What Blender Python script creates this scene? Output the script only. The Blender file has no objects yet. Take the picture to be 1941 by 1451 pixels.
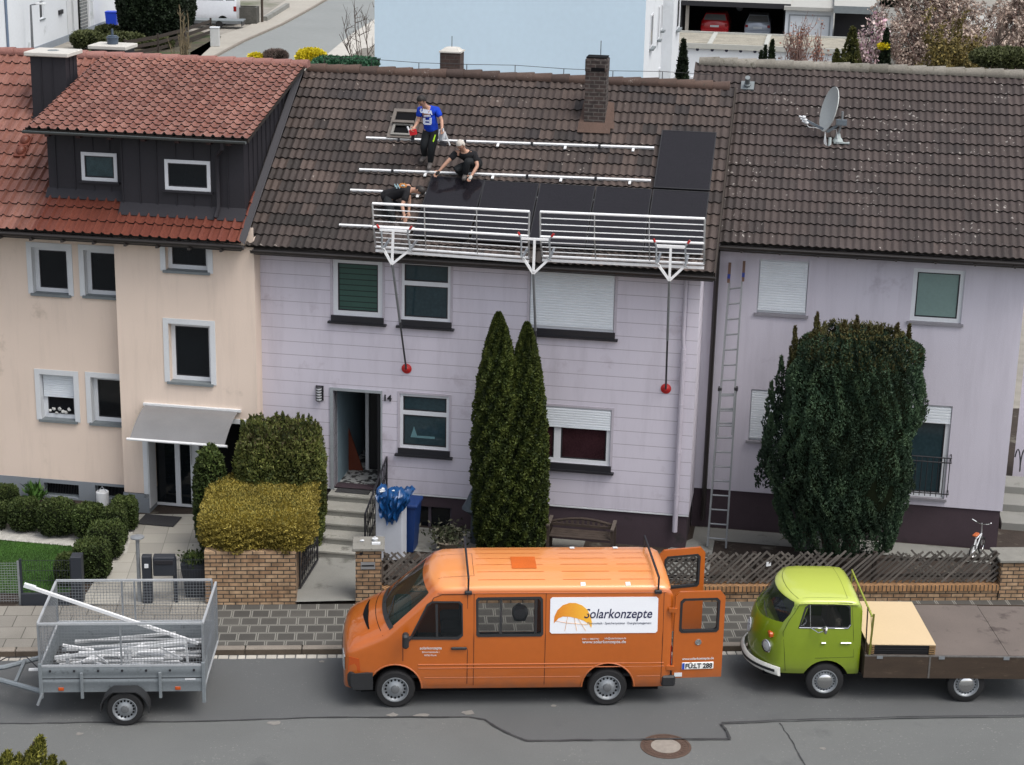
import bpy, math, random
from mathutils import Vector as V, Matrix
rnd = random.Random(7)
sc = bpy.context.scene
R = math.radians
# ------------------------------------------------------------------ camera, sky, sun, exposure
CF, CP, CR, CH = 3520.0, R(17.0), R(1.23), 14.3          # focal length in photo pixels, pitch, roll, height
_fw = V((0, math.cos(CP), -math.sin(CP))); _up = V((0, math.sin(CP), math.cos(CP))); _rt = V((1, 0, 0))
_R = math.cos(CR)*_rt + math.sin(CR)*_up; _U = -math.sin(CR)*_rt + math.cos(CR)*_up
cam = bpy.data.cameras.new('camera'); cam.sensor_width = 36; cam.lens = CF/1941*36; cam.clip_end = 2000; cam.clip_start = .5
co = bpy.data.objects.new('camera', cam); sc.collection.objects.link(co); sc.camera = co
co.matrix_world = Matrix(((_R.x, _U.x, -_fw.x, 0), (_R.y, _U.y, -_fw.y, 0), (_R.z, _U.z, -_fw.z, CH), (0, 0, 0, 1)))
world = bpy.data.worlds.new('World'); sc.world = world; world.use_nodes = True
wn = world.node_tree; sky = wn.nodes.new('ShaderNodeTexSky'); sky.sky_type = 'NISHITA'; sky.sun_disc = False
SUN_EL, SUN_AZ = R(60), R(128)
sky.sun_elevation = SUN_EL; sky.sun_rotation = SUN_AZ; sky.dust_density = 4; sky.air_density = 1.0; sky.ozone_density = 1
bg = wn.nodes['Background']; bg.inputs[1].default_value = 0.15
hs = wn.nodes.new('ShaderNodeHueSaturation'); hs.inputs['Saturation'].default_value = .38; wn.links.new(sky.outputs[0], hs.inputs['Color']); wn.links.new(hs.outputs[0], bg.inputs[0])
sl = bpy.data.lights.new('sun', 'SUN'); sl.energy = .9; sl.angle = R(34); sl.color = (1, .95, .88)
so = bpy.data.objects.new('sun', sl); sc.collection.objects.link(so)
sd = V((math.sin(SUN_AZ)*math.cos(SUN_EL), math.cos(SUN_AZ)*math.cos(SUN_EL), math.sin(SUN_EL)))
so.rotation_euler = sd.to_track_quat('Z', 'Y').to_euler(); so.location = (0, 0, 60)
sc.view_settings.view_transform = 'Standard'; sc.view_settings.look = 'None'
sc.view_settings.exposure = 0.70; sc.view_settings.gamma = 1
sc.cycles.max_bounces = 6; sc.cycles.transparent_max_bounces = 12

# ------------------------------------------------------------------ frames of reference
class Fr:
    def __init__(s, o, yaw):
        s.o = V(o); s.yaw = R(yaw); c, n = math.cos(s.yaw), math.sin(s.yaw)
        s.M = Matrix.Translation(s.o) @ Matrix.Rotation(s.yaw, 4, 'Z'); s.I = s.M.inverted()
    def hit(s, x, y, n, d):
        r = s.I.to_3x3() @ (_fw + (x-970.5)/CF*_R - (y-725.5)/CF*_U); c = s.I @ V((0, 0, CH)); n = V(n)
        return c + r*((d - n.dot(c))/n.dot(r))
    def at(s, x, y, v): return s.hit(x, y, (0, 1, 0), v)      # point of a wall plane
    def gr(s, x, y, z=0.): return s.hit(x, y, (0, 0, 1), z)   # point of a level plane
WF = Fr((0, 0, 0), 0)
HF = Fr((-6.98, 36.43, 0), -9.25)     # row of houses: u along facade, v away from camera
RF = Fr((.38, 30.29, 0), 3.87)        # street: kerb line at v=0

# ------------------------------------------------------------------ mesh builder
class MB:
    def __init__(s): s.v = []; s.f = []; s.m = []; s.a = []; s.mi = 0; s.val = .5
    def add(s, vs, fs, mi=None):
        b = len(s.v); s.v += [tuple(p) for p in vs]
        for f in fs: s.f.append(tuple(b+i for i in f)); s.m.append(s.mi if mi is None else mi); s.a.append(s.val)
        return s
    def quad(s, a, b, c, d, mi=None): return s.add((a, b, c, d), ((0, 1, 2, 3),), mi)
    def box(s, a, b, mi=None):
        x0, y0, z0 = (min(a[i], b[i]) for i in range(3)); x1, y1, z1 = (max(a[i], b[i]) for i in range(3))
        return s.add([(x0,y0,z0),(x1,y0,z0),(x1,y1,z0),(x0,y1,z0),(x0,y0,z1),(x1,y0,z1),(x1,y1,z1),(x0,y1,z1)],
                     [(0,3,2,1),(4,5,6,7),(0,1,5,4),(1,2,6,5),(2,3,7,6),(3,0,4,7)], mi)
    def bbox(s, a, b, r=.01, mi=None):      # box with chamfered edges
        x0, y0, z0 = (min(a[i], b[i]) for i in range(3)); x1, y1, z1 = (max(a[i], b[i]) for i in range(3))
        r = min(r, (x1-x0)*.45, (y1-y0)*.45, (z1-z0)*.45); vs = []
        for sx in (0, 1):
            for sy in (0, 1):
                for sz in (0, 1):
                    X = (x0, x1)[sx]; Y = (y0, y1)[sy]; Z = (z0, z1)[sz]; dx, dy, dz = (r, -r)[sx], (r, -r)[sy], (r, -r)[sz]
                    vs += [(X, Y+dy, Z+dz), (X+dx, Y, Z+dz), (X+dx, Y+dy, Z)]
        i = lambda a, b, c, k: ((a*2+b)*2+c)*3+k
        fs = []
        for q in (0, 1):
            fs.append((i(q,0,0,0), i(q,1,0,0), i(q,1,1,0), i(q,0,1,0))); fs.append((i(0,q,0,1), i(1,q,0,1), i(1,q,1,1), i(0,q,1,1)))
            fs.append((i(0,0,q,2), i(1,0,q,2), i(1,1,q,2), i(0,1,q,2)))
            for w in (0, 1):
                fs.append((i(q,w,0,0), i(q,w,1,0), i(q,w,1,1), i(q,w,0,1)))
                fs.append((i(q,0,w,0), i(q,1,w,0), i(q,1,w,2), i(q,0,w,2)))
                fs.append((i(0,q,w,1), i(1,q,w,1), i(1,q,w,2), i(0,q,w,2)))
                for e in (0, 1): fs.append((i(q,w,e,0), i(q,w,e,1), i(q,w,e,2)))
        return s.add(vs, fs, mi)
    def bar(s, p, q, w, h=None, up=(0, 0, 1), mi=None):
        p, q, up = V(p), V(q), V(up); h = h or w; d = (q-p).normalized(); x = d.cross(up)
        if x.length < 1e-4: x = d.cross(V((0, 1, 0)))
        x.normalize(); y = x.cross(d); vs = []
        for e in (p, q): vs += [e-x*w/2-y*h/2, e+x*w/2-y*h/2, e+x*w/2+y*h/2, e-x*w/2+y*h/2]
        return s.add(vs, [(0,3,2,1),(4,5,6,7),(0,1,5,4),(1,2,6,5),(2,3,7,6),(3,0,4,7)], mi)
    def tube(s, pts, r, n=8, cap=True, mi=None, closed=False):
        pts = [V(p) for p in pts]; k = len(pts); rs = r if isinstance(r, (list, tuple)) else [r]*k
        ref = None; vs = []; fs = []
        for i, p in enumerate(pts):
            if closed: d = pts[(i+1) % k]-pts[i-1]
            else: d = pts[min(i+1, k-1)]-pts[max(i-1, 0)]
            d.normalize()
            if ref is None: ref = d.cross(V((0, 0, 1)) if abs(d.z) < .9 else V((1, 0, 0))).normalized()
            x = (ref-d*ref.dot(d)).normalized(); ref = x; y = d.cross(x)
            for j in range(n):
                a = 2*math.pi*j/n; vs.append(p+(x*math.cos(a)+y*math.sin(a))*rs[i])
        for i in range(k if closed else k-1):
            for j in range(n):
                a, b = i*n, ((i+1) % k)*n; fs.append((a+j, a+(j+1) % n, b+(j+1) % n, b+j))
        if cap and not closed: fs += [tuple(range(n))[::-1], tuple((k-1)*n+j for j in range(n))]
        return s.add(vs, fs, mi)
    def lathe(s, prof, c, ax=(0, 0, 1), n=20, mi=None, cap=True):   # prof: (radius, height) pairs
        c, ax = V(c), V(ax).normalized(); x = ax.cross(V((0, 0, 1)) if abs(ax.z) < .9 else V((1, 0, 0))).normalized(); y = ax.cross(x)
        vs = [c+ax*h+(x*math.cos(2*math.pi*j/n)+y*math.sin(2*math.pi*j/n))*r for r, h in prof for j in range(n)]
        fs = [(i*n+j, i*n+(j+1) % n, (i+1)*n+(j+1) % n, (i+1)*n+j) for i in range(len(prof)-1) for j in range(n)]
        if cap: fs += [tuple(range(n))[::-1], tuple((len(prof)-1)*n+j for j in range(n))]
        return s.add(vs, fs, mi)
    def prism(s, poly, fn, d0, d1, mi=None):    # fn(a, b, depth) -> point
        n = len(poly); vs = [fn(a, b, d0) for a, b in poly]+[fn(a, b, d1) for a, b in poly]
        return s.add(vs, [tuple(range(n))[::-1], tuple(range(n, 2*n))]+[(i, (i+1) % n, n+(i+1) % n, n+i) for i in range(n)], mi)
    def ring(s, outer, inner, fn, d0, d1, mi=None):   # frame between two loops of equal count
        n = len(outer); vs = [fn(a, b, d) for L in (outer, inner) for d in (d0, d1) for a, b in L]; fs = []
        for i in range(n):
            j = (i+1) % n; o0, o1, i0, i1 = 0, n, 2*n, 3*n
            fs += [(o0+i, o0+j, i0+j, i0+i), (o1+i, i1+i, i1+j, o1+j), (o0+i, o1+i, o1+j, o0+j), (i0+i, i0+j, i1+j, i1+i)]
        return s.add(vs, fs, mi)
    def loft(s, rings, cap=True, mi=None):
        n = len(rings[0]); vs = [p for r in rings for p in r]
        fs = [(i*n+j, i*n+(j+1) % n, (i+1)*n+(j+1) % n, (i+1)*n+j) for i in range(len(rings)-1) for j in range(n)]
        if cap: fs += [tuple(range(n))[::-1], tuple((len(rings)-1)*n+j for j in range(n))]
        return s.add(vs, fs, mi)
    def blob(s, c, r, n=2, mi=None, jit=0):
        import bmesh
        bm = bmesh.new(); bmesh.ops.create_icosphere(bm, subdivisions=n, radius=1)
        rr = r if isinstance(r, (tuple, list)) else (r, r, r)
        vs = []
        for q in bm.verts:
            k = 1+rnd.uniform(-jit, jit); vs.append((c[0]+q.co.x*rr[0]*k, c[1]+q.co.y*rr[1]*k, c[2]+q.co.z*rr[2]*k))
        fs = [tuple(w.index for w in f.verts) for f in bm.faces]; bm.free(); return s.add(vs, fs, mi)
    def mesh(s, name, mats, smooth=35, fix=True):
        me = bpy.data.meshes.new(name); me.from_pydata(s.v, [], s.f)
        for m in (mats if isinstance(mats, (list, tuple)) else [mats]): me.materials.append(m)
        me.polygons.foreach_set('material_index', s.m)
        at = me.attributes.new('rnd', 'FLOAT', 'FACE'); at.data.foreach_set('value', s.a)
        if fix:
            import bmesh
            bm = bmesh.new(); bm.from_mesh(me); bmesh.ops.recalc_face_normals(bm, faces=bm.faces); bm.to_mesh(me); bm.free()
        if smooth:
            me.polygons.foreach_set('use_smooth', [True]*len(me.polygons)); me.set_sharp_from_angle(angle=R(smooth))
        me.update(); return me

WM = {}
def link(o, M, parent=None):
    sc.collection.objects.link(o)
    if parent is not None: o.parent = parent; o.matrix_parent_inverse = WM[parent.name].inverted()
    o.matrix_basis = M; WM[o.name] = M.copy(); return o
def tag(o, label=None, cat=None, group=None, kind=None):
    if label: o['label'] = label
    if cat: o['category'] = cat
    if group: o['group'] = group
    if kind: o['kind'] = kind
    return o
def thing(name, label, cat, frame, base=(0, 0, 0), group=None, rz=0):
    o = bpy.data.objects.new(name, None); o.empty_display_size = .2
    M = (frame.M if isinstance(frame, Fr) else frame) @ Matrix.Translation(V(base)) @ Matrix.Rotation(rz, 4, 'Z')
    link(o, M); return tag(o, label, cat, group)
def part(name, mb, mats, parent=None, frame=None, smooth=35, fix=True):
    M = frame.M if isinstance(frame, Fr) else (frame if frame is not None else (WM[parent.name] if parent is not None else Matrix()))
    me = mb if isinstance(mb, bpy.types.Mesh) else mb.mesh(name, mats, smooth, fix)
    o = bpy.data.objects.new(name, me); return link(o, M, parent)
def single(name, mb, mats, label, cat, frame, base, group=None, smooth=35, kind=None, rz=0):   # a thing that is one mesh, origin at base
    M = (frame.M if isinstance(frame, Fr) else frame) @ Matrix.Translation(V(base)) @ Matrix.Rotation(rz, 4, 'Z')
    return tag(part(name, mb, mats, None, M, smooth), label, cat, group, kind)
def struct(name, mb, mats, frame=WF, smooth=0): return tag(part(name, mb, mats, None, frame, smooth), kind='structure')
def dup(root, M, label=None, group=None):
    r = root.copy(); sc.collection.objects.link(r); r.matrix_basis = M; WM[r.name] = M.copy()
    if label: r['label'] = label
    if group: r['group'] = group
    def rec(src, dst):
        for ch in [o for o in sc.objects if o.parent == src]:
            c = ch.copy(); sc.collection.objects.link(c); c.parent = dst; rec(ch, c)
    rec(root, r); return r
def evalmesh(o):
    dg = bpy.context.evaluated_depsgraph_get(); dg.update(); return bpy.data.meshes.new_from_object(o.evaluated_get(dg), depsgraph=dg)
def boolean(name, base, cutters, mats, smooth=35):      # base, cutters: MB;  returns mesh
    obs = []
    o = bpy.data.objects.new('tmp', base.mesh('tmp', mats, 0)); sc.collection.objects.link(o); obs.append(o)
    for c in cutters:
        k = bpy.data.objects.new('tmpc', c.mesh('tmpc', mats, 0)); sc.collection.objects.link(k); obs.append(k)
        m = o.modifiers.new('b', 'BOOLEAN'); m.operation = 'DIFFERENCE'; m.object = k; m.solver = 'EXACT'
    me = evalmesh(o); me.name = name
    for k in obs: bpy.data.objects.remove(k)
    if smooth:
        me.polygons.foreach_set('use_smooth', [True]*len(me.polygons)); me.set_sharp_from_angle(angle=R(smooth))
    return me
def text_mesh(txt, size, mat, M, name, shear=0, bold=0, depth=.002, spacing=1, ax='LEFT', xs=1):
    cu = bpy.data.curves.new('t', 'FONT'); cu.body = txt; cu.size = size; cu.shear = shear; cu.offset = bold; cu.extrude = depth
    cu.space_character = spacing; cu.align_x = ax; cu.align_y = 'BOTTOM_BASELINE'; cu.resolution_u = 3
    o = bpy.data.objects.new('t', cu); sc.collection.objects.link(o); me = evalmesh(o); bpy.data.objects.remove(o)
    me.transform(M @ Matrix.Diagonal((xs, 1, 1, 1))); me.name = name; me.materials.clear(); me.materials.append(mat); return me

# ------------------------------------------------------------------ materials
MATS = {}
def mat(name, col, rough=.7, var=.12, scale=3., bump=0., bscale=None, spec=.4, metal=0., coat=0., fine=None, rndv=0., dirt=None, stretch=(1, 1, 1)):
    if name in MATS: return MATS[name]
    m = bpy.data.materials.new(name); m.use_nodes = True; N = m.node_tree.nodes; L = m.node_tree.links; b = N['Principled BSDF']
    MATS[name] = m
    b.inputs['Roughness'].default_value = rough; b.inputs['Metallic'].default_value = metal
    b.inputs['Specular IOR Level'].default_value = spec; b.inputs['Coat Weight'].default_value = coat; b.inputs['Coat Roughness'].default_value = .06
    tc = N.new('ShaderNodeTexCoord'); mp = N.new('ShaderNodeMapping'); L.new(tc.outputs['Object'], mp.inputs[0]); mp.inputs['Scale'].default_value = stretch
    n1 = N.new('ShaderNodeTexNoise'); n1.inputs['Scale'].default_value = scale; n1.inputs['Detail'].default_value = 5; L.new(mp.outputs[0], n1.inputs[0])
    n2 = N.new('ShaderNodeTexNoise'); n2.inputs['Scale'].default_value = fine or scale*14; n2.inputs['Detail'].default_value = 3; L.new(mp.outputs[0], n2.inputs[0])
    ad = N.new('ShaderNodeMath'); ad.operation = 'ADD'; L.new(n1.outputs[0], ad.inputs[0]); L.new(n2.outputs[0], ad.inputs[1])
    mr = N.new('ShaderNodeMapRange'); mr.inputs[1].default_value = .65; mr.inputs[2].default_value = 1.35
    mr.inputs[3].default_value = 1-var; mr.inputs[4].default_value = 1+var; L.new(ad.outputs[0], mr.inputs[0])
    last = mr.outputs[0]
    if rndv:
        at = N.new('ShaderNodeAttribute'); at.attribute_name = 'rnd'; r2 = N.new('ShaderNodeMapRange'); r2.inputs[3].default_value = 1-rndv; r2.inputs[4].default_value = 1+rndv
        L.new(at.outputs['Fac'], r2.inputs[0]); mu = N.new('ShaderNodeMath'); mu.operation = 'MULTIPLY'; L.new(last, mu.inputs[0]); L.new(r2.outputs[0], mu.inputs[1]); last = mu.outputs[0]
    vm = N.new('ShaderNodeVectorMath'); vm.operation = 'SCALE'; vm.inputs[0].default_value = col[:3]; L.new(last, vm.inputs['Scale'])
    out = vm.outputs[0]
    if dirt:     # (colour, threshold, scale): blotches of another colour
        n3 = N.new('ShaderNodeTexNoise'); n3.inputs['Scale'].default_value = dirt[2]; n3.inputs['Detail'].default_value = 6; n3.inputs['Roughness'].default_value = .65; L.new(mp.outputs[0], n3.inputs[0])
        r3 = N.new('ShaderNodeMapRange'); r3.inputs[1].default_value = dirt[1]; r3.inputs[2].default_value = dirt[1]+.1; L.new(n3.outputs[0], r3.inputs[0])
        mx = N.new('ShaderNodeMix'); mx.data_type = 'RGBA'; L.new(r3.outputs[0], mx.inputs[0]); L.new(out, mx.inputs[6]); mx.inputs[7].default_value = (*dirt[0], 1); out = mx.outputs[2]
    L.new(out, b.inputs['Base Color'])
    if bump:
        bp = N.new('ShaderNodeBump'); bp.inputs['Strength'].default_value = bump; bp.inputs['Distance'].default_value = .01
        nb = N.new('ShaderNodeTexNoise'); nb.inputs['Scale'].default_value = bscale or scale*20; nb.inputs['Detail'].default_value = 4; L.new(mp.outputs[0], nb.inputs[0])
        L.new(nb.outputs[0], bp.inputs['Height']); L.new(bp.outputs[0], b.inputs['Normal'])
    return m
def nodes(m): return m.node_tree.nodes, m.node_tree.links, m.node_tree.nodes['Principled BSDF']
def hexc(h, k=1.):      # sRGB hex -> linear
    o = []
    for i in (0, 2, 4):
        c = int(h[i:i+2], 16)/255; o.append((c/12.92 if c < .04045 else ((c+.055)/1.055)**2.4)*k)
    return tuple(o)
def mixcol(m, fac_socket, col, blend='MIX'):    # overlay a colour by a mask on an existing material
    N, L, b = nodes(m); src = b.inputs['Base Color'].links[0].from_socket
    mx = N.new('ShaderNodeMix'); mx.data_type = 'RGBA'; mx.blend_type = blend; L.new(fac_socket, mx.inputs[0]); L.new(src, mx.inputs[6]); mx.inputs[7].default_value = (*col, 1)
    L.new(mx.outputs[2], b.inputs['Base Color'])
def math_node(m, op, a, bb=None, c=None):
    N, L, _ = nodes(m); n = N.new('ShaderNodeMath'); n.operation = op
    for i, x in enumerate((a, bb, c)):
        if x is None: continue
        if isinstance(x, (int, float)): n.inputs[i].default_value = x
        else: L.new(x, n.inputs[i])
    return n.outputs[0]
def coords(m):
    N, L, _ = nodes(m); tc = N.new('ShaderNodeTexCoord'); sp = N.new('ShaderNodeSeparateXYZ'); L.new(tc.outputs['Object'], sp.inputs[0]); return sp.outputs, tc.outputs['Object']
def spots(m, scale, thr, col, maskscale=2., mask=.5, sel=0):   # lichen spots
    N, L, b = nodes(m); sp, vec = coords(m)
    wn_ = N.new('ShaderNodeTexNoise'); wn_.inputs['Scale'].default_value = scale*2.5; L.new(vec, wn_.inputs[0])
    av = N.new('ShaderNodeMixRGB'); av.inputs[0].default_value = .08; L.new(vec, av.inputs[1]); L.new(wn_.outputs['Color'], av.inputs[2])
    vo = N.new('ShaderNodeTexVoronoi'); vo.inputs['Scale'].default_value = scale; L.new(av.outputs[0], vo.inputs[0])
    nm = N.new('ShaderNodeTexNoise'); nm.inputs['Scale'].default_value = maskscale; nm.inputs['Detail'].default_value = 4; L.new(vec, nm.inputs[0])
    th = math_node(m, 'MULTIPLY', math_node(m, 'SUBTRACT', nm.outputs[0], mask), thr*8)
    if sel: sc_ = N.new('ShaderNodeSeparateColor'); L.new(vo.outputs['Color'], sc_.inputs[0]); th = math_node(m, 'MULTIPLY', th, math_node(m, 'GREATER_THAN', sc_.outputs[0], sel))
    mixcol(m, math_node(m, 'LESS_THAN', vo.outputs['Distance'], th), col)
    return m
# ------------------------------------------------------------------ common materials
M_dark = mat('dark_void', (.006, .006, .007), .9, spec=.1)
M_white = mat('white_plastic', (.62, .64, .67), .4, var=.05, scale=2)
M_whitep = mat('white_paint', (.6, .62, .64), .6, var=.06, scale=3)
M_sill = mat('grey_sill', hexc('6f7679'), .5, var=.1, scale=6)
M_black = mat('black_metal', (.018, .018, .022), .45, var=.1)
M_alu = mat('aluminium', (.55, .56, .57), .38, var=.1, scale=8, metal=.75)
M_aluw = mat('pale_aluminium', (.68, .69, .70), .42, var=.06, scale=8, metal=.05)
M_steel = mat('galvanised_steel', (.3, .32, .34), .45, var=.18, scale=14, metal=.6)
M_glassd = mat('dark_glass', (.006, .008, .010), .05, spec=.36, var=.3, scale=1.5)
M_glasst = mat('teal_glass', (.022, .042, .050), .08, spec=.45, var=.25, scale=1.2)
M_glassg = mat('frosted_glass', (.17, .25, .235), .3, spec=.4, var=.08, scale=1.5)
M_shut = mat('shutter_white', (.66, .70, .74), .55, var=.05)
def stripes(m, period, width, col, axis='Z', warp=0):
    sp, _ = coords(m); t = math_node(m, 'FRACT', math_node(m, 'DIVIDE', sp[axis], period))
    mixcol(m, math_node(m, 'LESS_THAN', t, width), col); return m
M_blind = stripes(mat('green_blind', (.03, .075, .060), .5, var=.1), .115, .18, (.008, .02, .018))
M_cream = mat('cream_render', hexc('deccbd', .97), .92, var=.05, scale=.8, bump=.5, bscale=90, fine=70, dirt=(hexc('c9b8a8', .9), .62, .9))
M_mauve = mat('mauve_siding', hexc('cac5d0', .96), .8, var=.04, scale=.7, fine=50, dirt=(hexc('bab2bd', .9), .6, 1.1), bump=.15, bscale=80)
def siding(m):      # fibre cement boards: joints every .285 m, each board's tone a little different
    sp, vec = coords(m); z = math_node(m, 'DIVIDE', math_node(m, 'SUBTRACT', sp['Z'], .84), .281)
    t = math_node(m, 'FRACT', z); mixcol(m, math_node(m, 'LESS_THAN', t, .04), hexc('a29ca6', .82)); return m
siding(M_mauve)
M_mauve2 = mat('mauve_render', hexc('c5c1cc', .95), .92, var=.05, scale=.6, bump=.4, bscale=90, fine=60, dirt=(hexc('b3acb8', .88), .6, .9))
def streaks(m, col, amt=.5, sc=2.2):      # faint rain streaks and soot
    N, L, b = nodes(m); tc = N.new('ShaderNodeTexCoord'); mp = N.new('ShaderNodeMapping'); mp.inputs['Scale'].default_value = (sc, sc, .22); L.new(tc.outputs['Object'], mp.inputs[0])
    n = N.new('ShaderNodeTexNoise'); n.inputs['Scale'].default_value = 1.6; n.inputs['Detail'].default_value = 7; n.inputs['Roughness'].default_value = .7; L.new(mp.outputs[0], n.inputs[0])
    r_ = N.new('ShaderNodeMapRange'); r_.inputs[1].default_value = .48; r_.inputs[2].default_value = .75; r_.inputs[4].default_value = amt; L.new(n.outputs[0], r_.inputs[0]); mixcol(m, r_.outputs[0], col)
streaks(M_cream, hexc('a89a8e', .8), .22); streaks(M_mauve, hexc('8f8893', .8), .26, 1.5); streaks(M_mauve2, hexc('8f8995', .8), .22)
M_plinthp = mat('purple_plinth', hexc('4a3d44', .75), .85, var=.12, scale=3, dirt=((.03, .026, .027), .62, 2))
M_plinthg = mat('grey_plinth', hexc('8d949b', .75), .9, var=.07, scale=3, bump=.3, bscale=60)
M_clad = mat('anthracite_cladding', (.022, .021, .026), .55, var=.12, scale=1.5, spec=.3)
M_gutter = mat('brown_gutter', (.028, .024, .023), .4, var=.15, scale=5, spec=.5)
M_gutterz = mat('zinc_gutter', (.16, .17, .18), .4, var=.2, scale=6, metal=.5)
M_wood = mat('dark_wood', (.03, .022, .017), .7, var=.3, scale=5, stretch=(1, 1, 6))

def wall(mb, u0, u1, z0, z1, v, holes=(), depth=.2, mi=0, rmi=None, grid=None):    # wall face with real openings and reveals
    us = sorted({u0, u1, *[h[0] for h in holes], *[h[2] for h in holes]}); zs = sorted({z0, z1, *[h[1] for h in holes], *[h[3] for h in holes]})
    us = [u for u in us if u0 <= u <= u1]; zs = [z for z in zs if z0 <= z <= z1]
    for a, b in zip(us, us[1:]):
        for c, d in zip(zs, zs[1:]):
            m = ((a+b)/2, (c+d)/2)
            if any(h[0] < m[0] < h[2] and h[1] < m[1] < h[3] for h in holes): continue
            mb.quad((a, v, c), (b, v, c), (b, v, d), (a, v, d), mi)
    for h in holes:
        a, c, b, d = h[:4]; w = v+(h[4] if len(h) > 4 else depth); r = mi if rmi is None else rmi
        mb.quad((a, v, c), (a, w, c), (a, w, d), (a, v, d), r); mb.quad((b, v, c), (b, v, d), (b, w, d), (b, w, c), r)
        if d < z1-1e-4: mb.quad((a, v, d), (a, w, d), (b, w, d), (b, v, d), r)
        if c > z0+1e-4: mb.quad((a, v, c), (b, v, c), (b, w, c), (a, w, c), r)
def px(x0, y0, x1, y1, v, fr=HF):
    a = fr.at(x0, y0, v); b = fr.at(x1, y1, v); c = fr.at(x0, y1, v); d = fr.at(x1, y0, v)
    return ((a.x+c.x)/2, (b.z+c.z)/2, (b.x+d.x)/2, (a.z+d.z)/2)          # u0, z0, u1, z1
def rect(u0, z0, u1, z1): return [(u0, z0), (u1, z0), (u1, z1), (u0, z1)]
FN = lambda a, b, d: (a, d, b)
def window(parent, r, v, fw=.07, glass=None, transom=None, mullion=None, blind=None, blindh=0, sill=None, surround=None, frame_mat=None, label=None):
    u0, z0, u1, z1 = r; glass = glass or M_glassd; frame_mat = frame_mat or M_white
    f = MB(); f.ring(rect(u0, z0, u1, z1), rect(u0+fw, z0+fw, u1-fw, z1-fw), FN, v, v+.06)
    cells = [[u0+fw, z0+fw, u1-fw, z1-fw]]
    if transom:
        t = z0+(z1-z0)*transom; f.box((u0+fw, v+.004, t-.045), (u1-fw, v+.056, t+.045)); cells = [[u0+fw, z0+fw, u1-fw, t-.045], [u0+fw, t+.045, u1-fw, z1-fw]]
    if mullion:
        t = u0+(u1-u0)*mullion; f.box((t-.07, v+.004, z0+fw), (t+.07, v+.056, z1-fw)); cells = [[u0+fw, z0+fw, t-.07, z1-fw], [t+.07, z0+fw, u1-fw, z1-fw]]
    w = part('window', f, frame_mat, parent, HF)
    for c in cells:
        g = MB(); g.box((c[0], v+.03, c[1]), (c[2], v+.04, c[3])); part('pane', g, glass, w, HF)
        g = MB(); g.ring(rect(*c), rect(c[0]+.025, c[1]+.025, c[2]-.025, c[3]-.025), FN, v+.015, v+.029); part('seal', g, M_black, w, HF)
    if blindh:
        b = MB(); n = max(3, int(blindh/.05)); hs_ = blindh/n; b.box((u0+.02, v-.024, z1-fw*.5-blindh), (u1-.02, v-.02, z1-fw*.5))
        for i in range(n): za = z1-fw*.5-hs_*(i+1); b.loft([[(x, v-.025, za+.004), (x, v-.034, za+.010), (x, v-.034, za+hs_-.008), (x, v-.025, za+hs_-.002)] for x in (u0+.02, u1-.02)])
        b.box((u0+.015, v-.045, z1-fw*.5-blindh-.03), (u1-.015, v-.02, z1-fw*.5-blindh-.002)); part('roller_shutter', b, M_shut, w, HF)
    if sill:
        sm, out, th, drop = sill; s = MB(); s.box((u0-.06, v+.02, z0-drop-th), (u1+.06, v-out, z0-drop)); part('sill', s, sm, w, HF)
    return w

# ================================================================== LEFT HOUSE
house_l = thing('terraced_house', 'cream rendered house with red tile roof and dark clad dormer, leftmost of the row', 'house', HF, (-1.5, 0, 0))
b = MB(); VM, VB = .4, 0.
zt = 6.15; WL = []
rA = px(52, 461, 138, 559, VM); rB = px(150.5, 466, 236, 564, VM); rC = px(68, 702, 150.5, 798, VM); rD = px(164, 708, 247, 805, VM)
rF = px(311, 606, 409, 727, VB); rE = (rF[0]-.01, px(305, 480, 404.6, 516, VB)[1], rF[2]-.01, 6.06)
IN = .11                                   # white surround band
def inner(r): return (r[0]+IN, r[1]+.02, r[2]-IN, r[3]-IN, .22)
bw1 = px(84, 917, 150, 942, VM); bw2 = px(181, 922, 240, 946, VM)
zpl = .52
wall(b, -9., -1.13, zpl, zt+.4, VM, [inner(rA), inner(rB), inner(rC), inner(rD)], rmi=1)
b.quad((-1.13, VM, zpl), (-1.13, VB, zpl), (-1.13, VB, zt+.2), (-1.13, VM, zt+.2), 0)
dr = px(279, 700, 470, 975, VB); DU0, DU1, DZ1 = dr[0], 1.62, 2.32
wall(b, -1.13, 1.8, zpl, zt+.2, VB, [inner(rE), inner(rF), (DU0, zpl, DU1, DZ1, .55)], rmi=0)
b.quad((1.8, VB, 0), (1.8, VM+.1, 0), (1.8, VM+.1, zt), (1.8, VB, zt), 0)
part('rear_wall', MB().box((-9, 4, 0), (1.79, 8.4, 6.0)), M_cream, house_l, HF, smooth=0)
for r, v in ((rA, VM), (rB, VM), (rC, VM), (rD, VM), (rE, VB), (rF, VB)):   # room behind each opening
    pass
part('wall', b, [M_cream, M_whitep], house_l, HF, smooth=0)
b = MB(); wall(b, -9., -1.13, -.3, zpl, VM-.02, [(*bw1, .15), (*bw2, .15)]); b.quad((-1.15, VM, -.3), (-1.15, VB, -.3), (-1.15, VB-.02, zpl), (-1.15, VM, zpl))
wall(b, -1.15, 1.82, -.3, zpl, VB-.02, [(DU0, -.3, DU1, zpl, .6)]); b.box((-9, VM-.02, zpl-.005), (-1.13, VM+.02, zpl)); part('plinth', b, M_plinthg, house_l, HF, smooth=0)
b = MB()     # backing of the recess and of the basement openings
b.box((DU0-.01, .56, -.3), (DU1+.01, .6, DZ1+.01)); part('porch_wall', b, M_dark, house_l, HF)
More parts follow.
